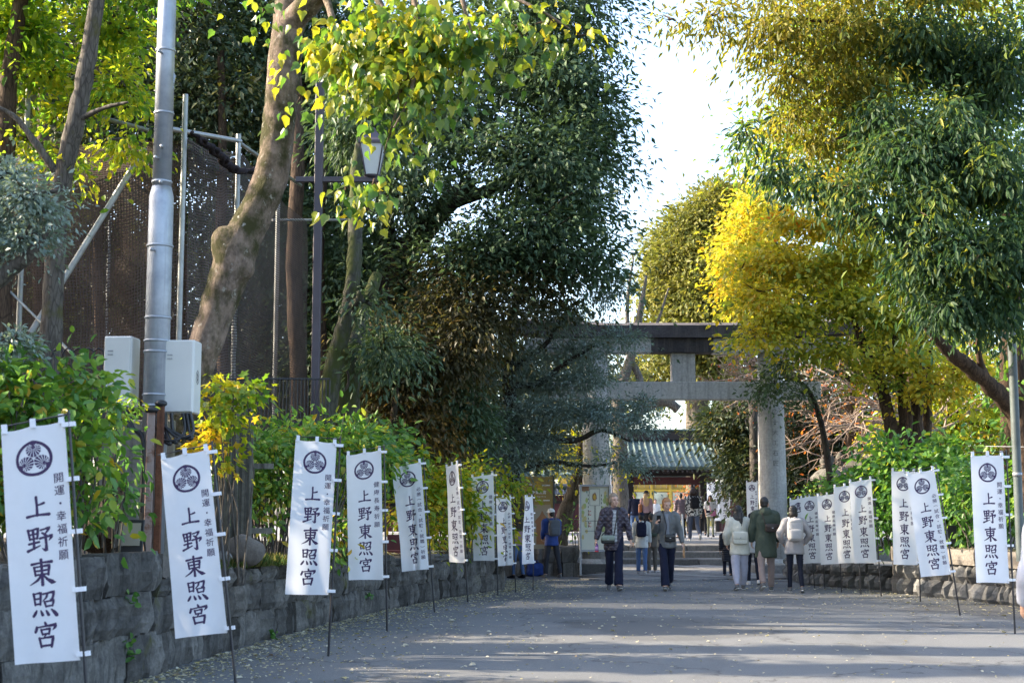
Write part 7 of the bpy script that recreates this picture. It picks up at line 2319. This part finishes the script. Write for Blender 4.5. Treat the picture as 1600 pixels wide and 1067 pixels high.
    for t_, rx, ry in ((.10, .165, .118), (.22, .152, .108), (.36, .172, .118), (.46, .175, .105), (.52, .13, .085), (.565, .068, .062)):
        q = hipc + up * t_
        if (q - hemp).dot(up) > .05:
            prof.append((q, rx * w, ry * w))
    TP.tube([p for p, _, _ in prof], [(a, b_) for _, a, b_ in prof], 18, ref=(1, 0, 0))
    if collar:
        TP.tube([neck - up * .03 - V3(0, .0, 0), neck + up * .035], [(.078, .072), (.070, .062)], 14, ref=(1, 0, 0))
    if hood:
        TP.ellipsoid(neck + V3(0, -.075, .0), (.115, .07, .085), 14, 10)
        TP.ellipsoid(neck + V3(0, -.05, .05), (.10, .05, .035), 14, 8)
    tp = link({'tee': 't_shirt'}.get(top, 'jacket'), fuse(TP, vox * 1.3, 3, .024, None, F[open_front[2] if open_front and len(open_front) > 2 else {'tee': 'white'}.get(top, top)], 'jacket'), root)
    if open_front:
        # the shirt showing where the jacket hangs open, with the two turned-back edges
        mb = MB()
        wd, fab = open_front[0], open_front[1]
        pts = []
        for t_, ry in ((-.02, .128), (.10, .121), (.22, .112), (.36, .122), (.46, .109), (.53, .088)):
            q = hipc + up * t_ + V3(0, ry * w + .004, 0)
            pts.append((q, wd * (1 if t_ < .4 else .85)))
        for (q, hw_) in pts:
            for i in range(5):
                x = -hw_ + 2 * hw_ * i / 4
                mb.v.append((q.x + x, q.y - x * x * 2.2 + .004, q.z))
                mb.v.append((q.x + x, q.y - x * x * 2.2 - .03, q.z))
        n = len(pts)
        for j in range(n - 1):
            for i in range(4):
                a = j * 10 + i * 2
                mb.f.append((a, a + 2, a + 12, a + 10)); mb.mi.append(0); mb.sm.append(True)
        build('shirt', mb, F[fab], root, local=True)
        for s in (-1, 1):
            mb = MB()
            e = [V3(q.x + s * hw_, q.y - hw_ * hw_ * 2.2 + .004, q.z) for q, hw_ in pts]
            e[-1] = e[-1] + V3(s * .012, 0, 0)
            mb.tube(e, [(.012, .008)] * 4 + [(.028, .010), (.018, .012)], 8, ref=(1, 0, 0)); build('lapel', mb, F[{'tee': 'white'}.get(top, top)], root, local=True)
    # --- hair
    style, hcol = hair
    HM = MB()
    if style == 'short':
        HM.ellipsoid(T(0, -.020, .034), (.080, .094, .098), 16, 12, rot=RH)
        HM.ellipsoid(T(0, -.055, -.02), (.066, .055, .055), 14, 10, rot=RH)
    else:
        HM.ellipsoid(T(0, -.020, .030), (.084, .100, .106), 16, 12, rot=RH)
        if style in ('bob', 'curly'):
            g = 1.0 if style == 'bob' else 1.35
            HM.ellipsoid(T(0, -.045, -.035), (.088 * g, .075 * g, .085 * g), 16, 12, rot=RH)
            for s in (-1, 1):
                HM.ellipsoid(T(s * .068 * g, -.005, -.045), (.024 * g, .046, .07), 10, 8, rot=RH)
        elif style == 'crop':
            HM.ellipsoid(T(0, -.05, -.03), (.078, .062, .072), 14, 10, rot=RH)
            for s in (-1, 1):
                HM.ellipsoid(T(s * .070, .004, .0), (.018, .042, .05), 10, 8, rot=RH)
        elif style == 'tied':
            HM.ellipsoid(T(0, -.05, -.03), (.074, .06, .07), 14, 10, rot=RH)
            HM.ellipsoid(T(0, -.105, -.02), (.04, .035, .045), 10, 8, rot=RH)
            for s in (-1, 1):
                HM.ellipsoid(T(s * .070, .01, .0), (.016, .04, .05), 10, 8, rot=RH)
        elif style == 'long':
            HM.ellipsoid(T(0, -.05, -.04), (.085, .07, .09), 14, 10, rot=RH)
            for x, L_ in ((-.06, .30), (-.03, .36), (0, .38), (.03, .35), (.06, .31)):
                HM.tube([T(x, -.06, -.02), T(x * 1.25, -.095, -.14), T(x * 1.4, -.11, -.14 - L_ * .5), T(x * 1.3, -.115, -.10 - L_)], [.045, .042, .034, .012], 8)
            for s in (-1, 1):
                HM.tube([T(s * .072, .0, .02), T(s * .088, .005, -.08), T(s * .10, .01, -.20), T(s * .095, .02, -.30)], [.022, .026, .024, .008], 8)
    if style != 'none':
        # keep the face clear: hair stays behind the hairline
        hm = fuse(HM, .012 if vox < .013 else .015, 1, .014 if style != 'curly' else .035, TEX_HAIR, HAIRC[hcol], 'hair')
        fwd, upv = RH @ V3(0, 1, 0), RH @ V3(0, 0, 1)
        for vv in hm.vertices:
            q = vv.co - hc
            f_, u_ = q.dot(fwd), q.dot(upv)
            lim = .055 if u_ > .055 else .028
            sx_ = abs(q.dot(RH @ V3(1, 0, 0)))
            if u_ < .062 and f_ > lim and sx_ < .068:
                vv.co -= fwd * (f_ - lim)
        link('hair', hm, root)
    if cap:
        kind, fab = cap
        mb = MB()
        if kind == 'cap':
            mb.ellipsoid(T(0, -.012, .055), (.088, .102, .082), 16, 10, rot=RH)
            mb.ellipsoid(T(0, .105, .05), (.06, .06, .010), 14, 6, rot=RH @ Matrix.Rotation(-.15, 3, 'X'))
        else:
            mb.ellipsoid(T(0, -.012, .085), (.090, .104, .070), 16, 10, rot=RH)
            mb.ellipsoid(T(0, -.01, .045), (.135, .15, .016), 18, 6, rot=RH)
        build('hat', mb, F[fab], root, local=True)
    bpy.context.view_layer.update()
    return dict(root=root, k=k, yaw=yaw, hip=hipc, chest=chest, sh=sh, neck=neck, hands=HN, sw=sw, T=T, up=up)


def gear(name, label, cat, pr, centre, parts, group=None):
    """a thing carried by somebody: its own object, built in that person's frame"""
    M = Matrix.Translation(pr['root'].location) @ Matrix.Rotation(pr['yaw'], 4, 'Z') @ Matrix.Scale(pr['k'], 4)
    c = Vector(centre)
    root = thing(name, label, cat, M @ c, group)
    root.rotation_euler = (0, 0, pr['yaw'])
    root.scale = (pr['k'],) * 3
    for nm, mb, mat in parts:
        mb.v = [tuple(Vector(v) - c) for v in mb.v]
        build(nm, mb, mat, root, local=True)
    return root


def strap(pts, w=.016, t=.005, ref=(1, 0, 0)):
    q, r = catmull(pts, [(w, t)] * len(pts) if False else [w] * len(pts), 5)
    mb = MB()
    mb.tube(q, [(w, t)] * len(q), 6, ref=ref)
    return mb


def backpack(label, pr, fab, w=.15, h=.21, d=.085, name='backpack'):
    c = pr['chest'] + V3(0, -.125 - d, .0)
    body, pocket, top_, s1, s2, hd = MB(), MB(), MB(), MB(), MB(), MB()
    body.ellipsoid(c, (w, d, h), 16, 12, .45, e2=.5)
    pocket.ellipsoid(c + V3(0, -d * .85, -h * .38), (w * .78, d * .42, h * .45), 14, 10, .4, e2=.5)
    top_.ellipsoid(c + V3(0, -d * .1, h * .78), (w * .9, d * .9, h * .26), 14, 8, .6, e2=.5)
    for s, m in ((-1, s1), (1, s2)):
        q = strap([c + V3(s * w * .55, d * .8, h * .8), pr['sh'] + V3(s * pr['sw'] * .62, -.02, .085), pr['sh'] + V3(s * pr['sw'] * .66, .10, .02), pr['chest'] + V3(s * pr['sw'] * .8, .14, -.02), pr['chest'] + V3(s * pr['sw'] * 1.05, .03, -.13), c + V3(s * w * .8, d * .6, -h * .7)], .024, .007)
        m.v, m.f, m.mi, m.sm = q.v, q.f, q.mi, q.sm
    hd = strap([c + V3(-.03, d * .3, h * .98), c + V3(0, d * .3, h * 1.15), c + V3(.03, d * .3, h * .98)], .008, .006)
    return gear(name, label, 'backpack', pr, c - V3(0, 0, h), [('pack', body, F[fab]), ('pocket', pocket, F[fab]), ('lid', top_, F[fab]), ('strap', s1, F[fab]), ('strap', s2, F[fab]), ('handle', hd, F[fab])])


def crossbag(label, pr, fab, c, size, over, back=True, flapfab=None, name='shoulder_bag'):
    """over: which shoulder the strap crosses (-1 or 1)"""
    body, flap = MB(), MB()
    f = 1 if c.y > 0 else -1
    body.ellipsoid(c, size, 16, 10, .35, e2=.35)
    flap.ellipsoid(c + V3(0, f * size[1] * .45, size[2] * .35), (size[0] * 1.02, size[1] * .75, size[2] * .62), 14, 8, .35, e2=.35)
    sp = pr['sh'] + V3(over * pr['sw'] * .45, 0, .085)
    st = strap([c + V3(over * size[0] * .9, 0, size[2] * .8), pr['chest'] + V3(over * .02, f * .155, -.02), pr['sh'] + V3(over * pr['sw'] * .38, f * .13, .0), sp, pr['sh'] + V3(over * pr['sw'] * .38, -f * .13, 0), pr['chest'] + V3(-over * .02, -f * .155, -.05), c + V3(-over * size[0] * .9, -f * .02, size[2] * .8)], .010, .006)
    buckle = MB(); buckle.box(c + V3(0, f * size[1] * 1.2, 0), (.03, .01, .02), bevel=.003)
    return gear(name, label, 'bag', pr, c - V3(0, 0, size[2]), [('bag_body', body, F[fab]), ('flap', flap, F[flapfab or fab]), ('strap', st, F[fab]), ('buckle', buckle, M_STEEL)])


FRONT, AWAY = math.pi, 0.0
HANG = lambda s, f=0.0, o=.12: ((s * o, f, -1), (s * o * .6, f + .18, -1), .5)

# 1 woman in the quilted jacket
pr = person('woman in an open dark quilted jacket over a striped top, carrying a purple bottle', G(960, 922) + V3(0, 0, .003), FRONT + .05, 1.74,
            [(18, 4, 14, -3), (-12, 16, -16, -2)], [((-.30, .06, -1), (-.16, .30, -1), .6), ((.34, -.02, -1), (.30, .22, -1), 1.1)], 'quilt', 'navy', ('crop', 'grey'), SKIN2, (20, 3), True, 2, 'shoe', 'sole', True, .0105, .71, 1.03, 1.04, 'wide', open_front=(.052, 'stripe'))
hand = pr['hands'][1]
b1, b2, b3 = MB(), MB(), MB()
hd_ = hand[3]
b1.lathe([(.028, -.15), (.031, -.13), (.031, -.05), (.020, -.02), (.013, .0), (.013, .03)], hd_ + V3(0, 0, .02), 12)
b2.lathe([(.0325, -.12), (.0325, -.06)], hd_ + V3(0, 0, .02), 12)
b3.lathe([(.0325, -.152), (.0325, -.125)], hd_ + V3(0, 0, .02), 12)
gear('drink_bottle', 'purple and red drink bottle held low by the woman in the quilted jacket', 'bottle', pr, hd_ - V3(0, 0, .13), [('bottle_body', b1, mat_plain('purple_plastic', (0.22, 0.07, 0.32), .3, .2)), ('label_band', b2, mat_plain('pink_film', (0.55, 0.30, 0.50), .4, .2)), ('bottle_foot', b3, mat_plain('red_plastic', (0.45, 0.03, 0.04), .35, .1))])
crossbag('black handbag with a sage green flap worn by the woman in quilted jacket', pr, 'blackleather', pr['hip'] + V3(.13, .175, .02), (.12, .045, .075), -1, flapfab='sage')

# 2 woman in the grey leather jacket looking at her phone
pr = person('smiling woman in a grey leather jacket and wide navy trousers looking at her phone', G(1043, 922) + V3(0, 0, .003), FRONT - .04, 1.66,
            [(-16, 22, -22, -3), (16, 3, 16, -3)], [((-.26, -.05, -1), (-.2, .1, -1), .4), ((.22, .12, -1), (-.14, .95, .72), .9)], 'leather', 'navy', ('tied', 'ginger'), SKIN2, (16, -14), True, 2, 'shoe', 'sole', True, .0105, .79, 1.04, 1.05, 'wide', open_front=(.05, 'hoodie'), hood=None)
h_ = pr['hands'][1]
pc = h_[2] + h_[4] * .09 + V3(-.02, .02, .02)
ph, sc = MB(), MB()
RM = Matrix.Rotation(-.5, 3, 'X')
ph.box(pc, (.074, .010, .15), RM, bevel=.004)
sc.box(pc + RM @ V3(0, -.0055, 0), (.066, .002, .138), RM)
gear('smartphone', 'dark smartphone held up by the woman in the leather jacket', 'phone', pr, pc - V3(0, 0, .07), [('phone_case', ph, F['blackleather']), ('screen', sc, mat_plain('phone_screen', (0.05, 0.05, 0.06), .1, .05))])
crossbag('small black shoulder bag in front of the woman in the leather jacket', pr, 'blackleather', pr['hip'] + V3(-.05, .165, .09), (.10, .04, .07), 1)

# 3, 4 the two behind the woman with the phone
pr = person('short person in blue jeans and dark cap with a navy backpack near the steps', G(1003, 898) + V3(0, 0, .012), AWAY - .1, 1.36, [(8, 6, 0, 1), (-6, 10, -8, 1)], [HANG(-1), HANG(1)], 'beige', 'denim', ('crop', 'black'), None, (0, 5), False, 4, 'palegrey', 'sole', False, .0135, .72, 1.05, 1.0, 'straight', cap=('cap', 'navy'))
backpack('navy backpack on the short person in blue jeans', pr, 'navy', .145, .20, .08)
pr = person('person with a dark green backpack half hidden by the woman holding a phone', G(1019, 896) + V3(0, 0, .012), AWAY, 1.34, [(-4, 6, 0, 1), (6, 3, 0, 1)], [HANG(-1), HANG(1)], 'taupe', 'taupe', ('short', 'black'), None, (0, 0), False, 3, 'palegrey', 'sole', False, .0145, .72, 1.0, 1.0, 'straight')
backpack('dark green backpack half hidden by the woman holding a phone', pr, 'green', .14, .19, .08)

# 5 person in blue reading the sign, 6 the one behind the banners
pr = person('person in a blue jacket and white cap reading the ochre sign', G(862, 902) + V3(0, 0, .003), AWAY + .35, 1.45, [(3, 2, 0, 6), (-5, 3, 0, 10)], [((-.12, .12, -1), (.2, .6, -.5), .8), ((.12, .10, -1), (-.25, .6, -.5), .8)], 'blue', 'darkgrey', ('short', 'black'), None, (15, 0), False, 2, 'shoe', 'shoe', False, .012, .78, 1.05, 1.05, 'straight', cap=('cap', 'white'))
backpack('grey backpack worn by the person in the blue jacket', pr, 'greybag', .15, .2, .085)
pr = person('person with long dark hair and blue jeans mostly hidden behind the last two banners', G(809, 903) + V3(0, 0, .003), AWAY + .9, 1.42, [(4, 2, 0, 3), (-4, 4, 0, 3)], [HANG(-1), HANG(1)], 'dustypink', 'denim', ('long', 'black'), None, (0, 0), True, 2, 'black', 'black', False, .0145, .80, 1.0, 1.0, 'slim')
c = G(836, 900)
bg = thing('blue_bag', 'bright blue cloth bag set on the ground behind the narrow last banner', 'bag', c)
mb = MB(); mb.ellipsoid(c + V3(0, 0, .14), (.19, .12, .14), 14, 10, .5, e2=.6)
me = fuse(mb, .02, 2, .05, None, F['blue'], 'bag_body'); me.transform(Matrix.Translation(-c)); link('bag_body', me, bg)
for s in (-1, 1):
    mb = MB(); q, r = catmull([c + V3(-.08, s * .05, .26), c + V3(-.05, s * .05, .33), c + V3(.05, s * .05, .33), c + V3(.08, s * .05, .26)], [.008] * 4, 5); mb.tube(q, r, 6); build('handle', mb, F['blue'], bg)

TG = lambda px, Y: V3(P(px, 800, Y).x, Y, TZ + .003)
# 7.. people on the terrace
GT = 'visitors on the terrace'
person('grey haired man in a dark sweater on the terrace beside the woman in the hat', TG(992, 52), AWAY, 1.58, [(0, 2, 0, 3), (2, 2, 0, 3)], [HANG(-1), HANG(1)], 'navy', 'denim', ('short', 'silver'), SKIN2, (0, 0), False, 1, 'black', 'sole', False, .016, .8, 1.0, 1.0, 'straight', group=GT)
pr = person('long haired blond woman in a black hat and dusty pink blouse on the terrace', TG(1010, 50), AWAY - .1, 1.60, [(2, 2, 0, 2), (-2, 2, 0, 2)], [HANG(-1), HANG(1)], 'dustypink', 'black', ('long', 'blond'), SKIN2, (0, 0), True, 1, 'black', 'black', False, .015, .86, .95, .9, 'slim', cap=('hat', 'black'), skirt=True, group=GT)
b_ = MB(); cc_ = pr['hip'] + V3(-.23, -.04, .18); b_.ellipsoid(cc_, (.07, .11, .17), 12, 10, .5, e2=.6)
s_ = strap([cc_ + V3(0, -.08, .14), pr['sh'] + V3(-.16, -.03, .08), cc_ + V3(0, .08, .14)], .012, .006, (0, 1, 0))
gear('tote_bag', 'tan leather tote bag on the shoulder of the woman in the black hat', 'bag', pr, cc_ - V3(0, 0, .17), [('bag_body', b_, F['tan']), ('strap', s_, F['tan'])])
person('person in a mauve puffer jacket on the terrace, partly behind the curly haired woman', TG(1064, 49), AWAY + .2, 1.52, [(6, 4, 0, 1), (-6, 8, -8, 1)], [HANG(-1), HANG(1)], 'mauve', 'black', ('short', 'black'), None, (0, 0), False, 3, 'black', 'black', False, .015, .74, 1.15, 1.15, 'straight', group=GT)
pr = person('curly haired woman in a black and white print jacket striding up from the steps', TG(1084, 44), AWAY + .1, 1.64, [(16, 4, 4, 1), (-16, 34, -40, 1)], [HANG(-1, .1), HANG(1, -.1, .2)], 'spots', 'slate', ('curly', 'brown'), SKIN, (0, 0), True, 4, 'sole', 'sole', False, .0135, .80, 1.08, 1.1, 'straight', group=GT)
backpack('black backpack on the curly haired woman in the print jacket', pr, 'black', .14, .18, .08)
h_ = pr['hands'][-1]; b_ = MB(); b_.box(h_[3] + V3(0, 0, -.06), (.015, .10, .22), Matrix.Rotation(.4, 3, 'X'), bevel=.003)
gear('folded_leaflet', 'pale folded leaflet held by the curly haired woman in the print jacket', 'leaflet', pr, h_[3] - V3(0, 0, .17), [('leaflet', b_, F['white'])])
pr = person('woman with long black hair in a white t-shirt coming along the terrace towards the steps', TG(1110, 51), FRONT - .1, 1.47, [(6, 4, 4, 1), (-5, 6, -4, 1)], [((-.15, .05, -1), (-.1, .3, -1), .5), ((.15, .05, -1), (-.05, .5, -.8), .7)], 'tee', 'olive', ('long', 'black'), SKIN, (0, -10), True, 2, 'black', 'black', True, .0135, .82, 1.05, 1.1, 'slim', collar=False, group=GT)
b_ = MB(); b_.tube([pr['hip'] + pr['up'] * .10, pr['hip'] + pr['up'] * .20], [(.178, .132), (.172, .128)], 16, ref=(1, 0, 0)); b_.ellipsoid(pr['hip'] + V3(-.16, .08, 0), (.06, .05, .16), 10, 8)
gear('tied_jacket', 'navy jacket tied round the waist of the woman in the white t-shirt', 'jacket', pr, pr['hip'], [('jacket_body', b_, F['navy'])])
crossbag('pink shoulder bag at the hip of the woman in the white t-shirt', pr, 'pink', pr['hip'] + V3(-.10, .19, .06), (.105, .045, .09), 1)
person('dark clothed visitor on the terrace between the print jacket and the white t-shirt', TG(1098, 54), AWAY, 1.46, [(3, 3, 0, 1), (-4, 4, 0, 1)], [HANG(-1), HANG(1)], 'black', 'black', ('bob', 'brown'), None, (0, 0), True, 1, 'black', 'black', False, .017, .76, 1.05, 1.0, 'straight', group=GT)
person('distant visitor in white near the gate opening, facing the steps', TG(1024, 60), FRONT, 1.40, [(3, 3, 0, 1), (-4, 4, 0, 1)], [HANG(-1), HANG(1)], 'white', 'beige', ('short', 'brown'), SKIN, (0, 0), False, 1, 'black', 'black', False, .018, .78, 1.0, 1.0, 'straight', group=GT)
person('dark clothed visitor beyond the print jacket, close to the gate post', TG(1071, 56), AWAY, 1.5, [(3, 3, 0, 1), (-4, 4, 0, 1)], [HANG(-1), HANG(1)], 'darkgrey', 'black', ('short', 'black'), None, (0, 0), False, 1, 'black', 'black', False, .018, .76, 1.0, 1.0, 'straight', group=GT)

# walking stick standing by the steps
c = G(1069.5, 881)
ws = thing('wooden_staff', 'slim staff with a white wrapped top standing at the foot of the steps', 'staff', c)
zt_ = P(1067, 803, c.y).z
mb = MB(); mb.tube([c, (c.x - .02, c.y, zt_ * .42)], .028, 8); build('wood_shaft', mb, mat_plain('bare_wood', (0.36, 0.22, 0.12), .7, .15), ws)
mb = MB(); mb.tube([(c.x - .02, c.y, zt_ * .42), (c.x - .05, c.y, zt_)], .030, 8); build('white_wrap', mb, F['white'], ws)

# three walking away
pr = person('long dark haired girl in a cream fleece jacket and pale sweatpants, from behind', G(1157, 922) + V3(0, 0, .003), AWAY + .05, 1.50, [(-8, 14, -16, 2), (12, 2, 4, 1)], [((-.42, -.05, -1), (.15, .45, -.9), .7), ((.2, .1, -1), (-.3, .6, -.6), .7)], 'cream', 'lilac', ('long', 'black'), None, (-25, 0), True, 4, 'shoe', 'sole', False, .012, .70, 1.18, 1.28, 'jogger', hood=None)
crossbag('cream crescent shoulder bag on the back of the girl in the fleece jacket', pr, 'cream', pr['hip'] + V3(-.03, -.185, .17), (.155, .06, .13), 1)
pr = person('man in a dark green hooded parka and dusty khaki trousers, seen from behind', G(1198, 923) + V3(0, 0, .003), AWAY, 1.66, [(-14, 20, -22, 3), (10, 2, 2, 2)], [((-.24, .06, -1), (.05, .35, -1), .8), ((.24, .02, -1), (-.02, .35, -1), .8)], 'green', 'khaki', ('short', 'black'), None, (-20, 0), False, 2, 'shoe', 'sole', False, .0115, .60, 1.14, 1.10, 'straight', hood=True)
crossbag('dark brown crossbody bag on the back of the man in the green parka', pr, 'brownbag', pr['chest'] + V3(.09, -.19, -.08), (.125, .05, .075), -1)
pr = person('woman with a black bob and pale grey jacket, hands in pockets, from behind', G(1243, 925) + V3(0, 0, .003), AWAY - .08, 1.50, [(8, 2, 2, 1), (-8, 14, -14, 2)], [((-.55, -.18, -1), (.35, .55, -.75), .8), ((.55, -.18, -1), (-.35, .55, -.75), .8)], 'palegrey', 'darkdenim', ('bob', 'black'), None, (-30, 0), True, 3, 'shoe', 'sole', False, .0115, .74, 1.1, 1.15, 'slim')
backpack('pale grey backpack worn by the woman with the black bob', pr, 'palepack', .155, .22, .095)
person('child in a long black puffer coat just ahead of the girl in the fleece jacket', G(1137, 901) + V3(0, 0, .003), AWAY, 1.08, [(5, 4, 0, 1), (-5, 8, -6, 1)], [HANG(-1), HANG(1)], 'puffblack', 'darkdenim', ('short', 'black'), None, (0, 0), False, 2, 'black', 'sole', False, .014, .50, 1.1, 1.1, 'straight')
person('person in a dark cap and pale jacket ahead, between the fleece jacket and the parka', G(1177, 913) + V3(0, 0, .003), AWAY, 1.36, [(6, 4, 0, 1), (-8, 12, -12, 1)], [HANG(-1), HANG(1)], 'beige', 'darkdenim', ('short', 'black'), None, (0, 0), True, 2, 'sole', 'sole', False, .0135, .74, 1.05, 1.05, 'slim', cap=('cap', 'navy'))
# somebody close to the viewer, only a white sleeve in view
person('somebody close by in a white padded coat, only the sleeve showing at the picture edge', V3(3.2, 8.3, .003), AWAY + .2, 1.62, [(6, 4, 0, 1), (-6, 8, -8, 1)], [((-.36, -.10, -1), (.15, .5, -.85), .8), ((.3, 0, -1), (0, .4, -1), .8)], 'brightwhite', 'black', ('bob', 'black'), None, (0, 0), True, 2, 'black', 'sole', False, .014, .55, 1.1, 1.2, 'straight')

# pigeon at the foot of the long wall
pc = G(752, 921)
pg = thing('pigeon', 'dark pigeon standing at the foot of the long stone wall', 'pigeon', pc)
M_PIG = mat_plain('pigeon_feathers', (0.035, 0.037, 0.047), .6, .3, 30)
mb = MB()
mb.ellipsoid(pc + V3(0, 0, .17), (.07, .06, .105), 12, 10, rot=Matrix.Rotation(.45, 3, 'Y'))
mb.ellipsoid(pc + V3(.055, 0, .285), (.03, .028, .034), 10, 8)
mb.tube([pc + V3(.03, 0, .22), pc + V3(.055, 0, .285)], [.045, .028], 10)
mb.tube([pc + V3(-.03, 0, .12), pc + V3(-.075, 0, .03)], [(.035, .02), (.03, .006)], 8, ref=(0, 1, 0))
me = fuse(mb, .012, 1, 0, None, M_PIG, 'body'); me.transform(Matrix.Translation(-pc)); link('body', me, pg)
mb = MB(); mb.tube([pc + V3(.08, 0, .282), pc + V3(.105, 0, .275)], [.008, .002], 6); build('beak', mb, M_IRON, pg)
for s in (-1, 1):
    mb = MB(); mb.tube([pc + V3(.01, s * .025, .09), pc + V3(.012, s * .027, .004)], .007, 5); mb.box(pc + V3(.025, s * .027, .006), (.05, .025, .008)); build('leg', mb, M_REDPRINT, pg)
# ------------------------------------------------------------------ banners
def bn(label, side, bpx, tpx, Y=None, z0=0.0, **kw):
    base = G(*bpx) if Y is None else V3(P(bpx[0], 800, Y).x, Y, z0)
    top = P(tpx[0], tpx[1], base.y)
    banner(label, base, top, side, **kw)


LG, RG, TGp = 'white shrine banners along the long stone wall', 'white shrine banners on the low rubble wall side of the path', 'white shrine banners on the terrace'
bn('nearest and largest white shrine banner, in front of the tall dark wall', 'luck', (142, 1180), (107, 641), yaw=-.05, fold=.011, skew=.035, seed=1, group=LG)
bn('second largest white shrine banner, its pole leaning hard, in front of the steel pole', 'luck', (372, 1103), (331, 689), yaw=-.08, fold=.011, skew=.03, seed=2, group=LG)
bn('white shrine banner hanging straight in front of the thin stemmed bush, third along the wall', 'luck', (513, 1025), (532, 682), yaw=.15, fold=.011, skew=-.01, seed=3, group=LG)
bn('white shrine banner with the short health prayer text, fourth along the wall', 'health', (605, 986), (600, 694), yaw=.1, fold=.011, skew=.06, seed=4, group=LG)
bn('white shrine banner with a deep pleat hiding part of its characters, fifth along the wall', 'win', (679, 956), (661, 714), yaw=.1, fold=.012, fold_right=.11, skew=.05, seed=5, group=LG)
bn('narrow looking turned white shrine banner with the long exam prayer text, sixth along the wall', 'win', (731, 940), (719, 717), yaw=-.95, fold=.011, skew=.03, seed=6, group=LG)
bn('white shrine banner with the short health prayer text, above the pigeon', 'health', (778, 930), (773, 734), yaw=-.35, fold=.013, skew=.05, seed=7, group=LG)
bn('pleated white shrine banner just past the wall end, second from the blue jacket', 'win', (806, 925), (801, 771), yaw=.3, fold=.012, fold_right=.10, skew=.03, seed=8, group=LG)
bn('crumpled narrow white shrine banner dappled with leaf shadow beside the blue jacket', 'health', (833, 922), (834, 771), yaw=1.05, fold=.028, skew=.02, seed=9, group=LG)
bn('white shrine banner at the torii end of the group of five, behind the black bob', 'luck', (1273, 920), (1262, 772), yaw=.1, fold=.011, skew=.05, seed=11, group=RG)
bn('white shrine banner second in the group of five, partly behind the pale backpack', 'health', (1289, 921), (1280, 769), yaw=.08, fold=.011, skew=.05, seed=12, group=RG)
bn('white shrine banner with health prayer text in the middle of the group of five', 'health', (1315, 925), (1308, 766), yaw=.05, fold=.011, skew=.05, seed=13, group=RG)
bn('white shrine banner partly covered by the last one in the group of five', 'luck', (1345, 928), (1337, 752), yaw=.05, fold=.011, skew=.04, seed=14, group=RG)
bn('whole white shrine banner at the near end of the group of five', 'luck', (1377, 931), (1364, 742), yaw=.0, fold=.011, skew=.05, seed=15, group=RG)
bn('white shrine banner overlapped by its leaning neighbour in front of the green bush', 'luck', (1438, 940), (1433, 730), yaw=.1, fold=.011, skew=.0, seed=16, group=RG)
bn('strongly leaning white shrine banner with the long exam prayer text', 'win', (1500, 961), (1462, 725), yaw=.0, fold=.011, skew=.04, seed=17, group=RG)
bn('single white shrine banner hanging upright by the capped rubble wall', 'luck', (1586, 990), (1572, 702), yaw=.05, fold=.011, skew=.01, seed=18, group=RG)
bn('small white shrine banner on the terrace, innermost of three, nearest the gate', 'health', (1118, 0), (1118, 752), 54, TZ, yaw=.5, seed=21, skew=.03, group=TGp)
bn('small white shrine banner on the terrace, middle of three', 'luck', (1128, 0), (1127, 751), 53, TZ, yaw=.3, seed=22, skew=.03, group=TGp)
bn('small white shrine banner on the terrace beside the white t-shirt, outermost of three', 'win', (1143, 0), (1141, 750), 52, TZ, yaw=.1, seed=23, skew=.03, group=TGp)
bn('white shrine banner on the terrace against the maroon notice board', 'luck', (1186, 0), (1185, 750), 43, TZ, yaw=.05, seed=24, skew=.0, group=TGp)
bn('white shrine banner peeping over the map board, by the far torii pillar', 'luck', (957, 0), (957, 740), 50, TZ, yaw=.3, seed=25, skew=.05, group=TGp)
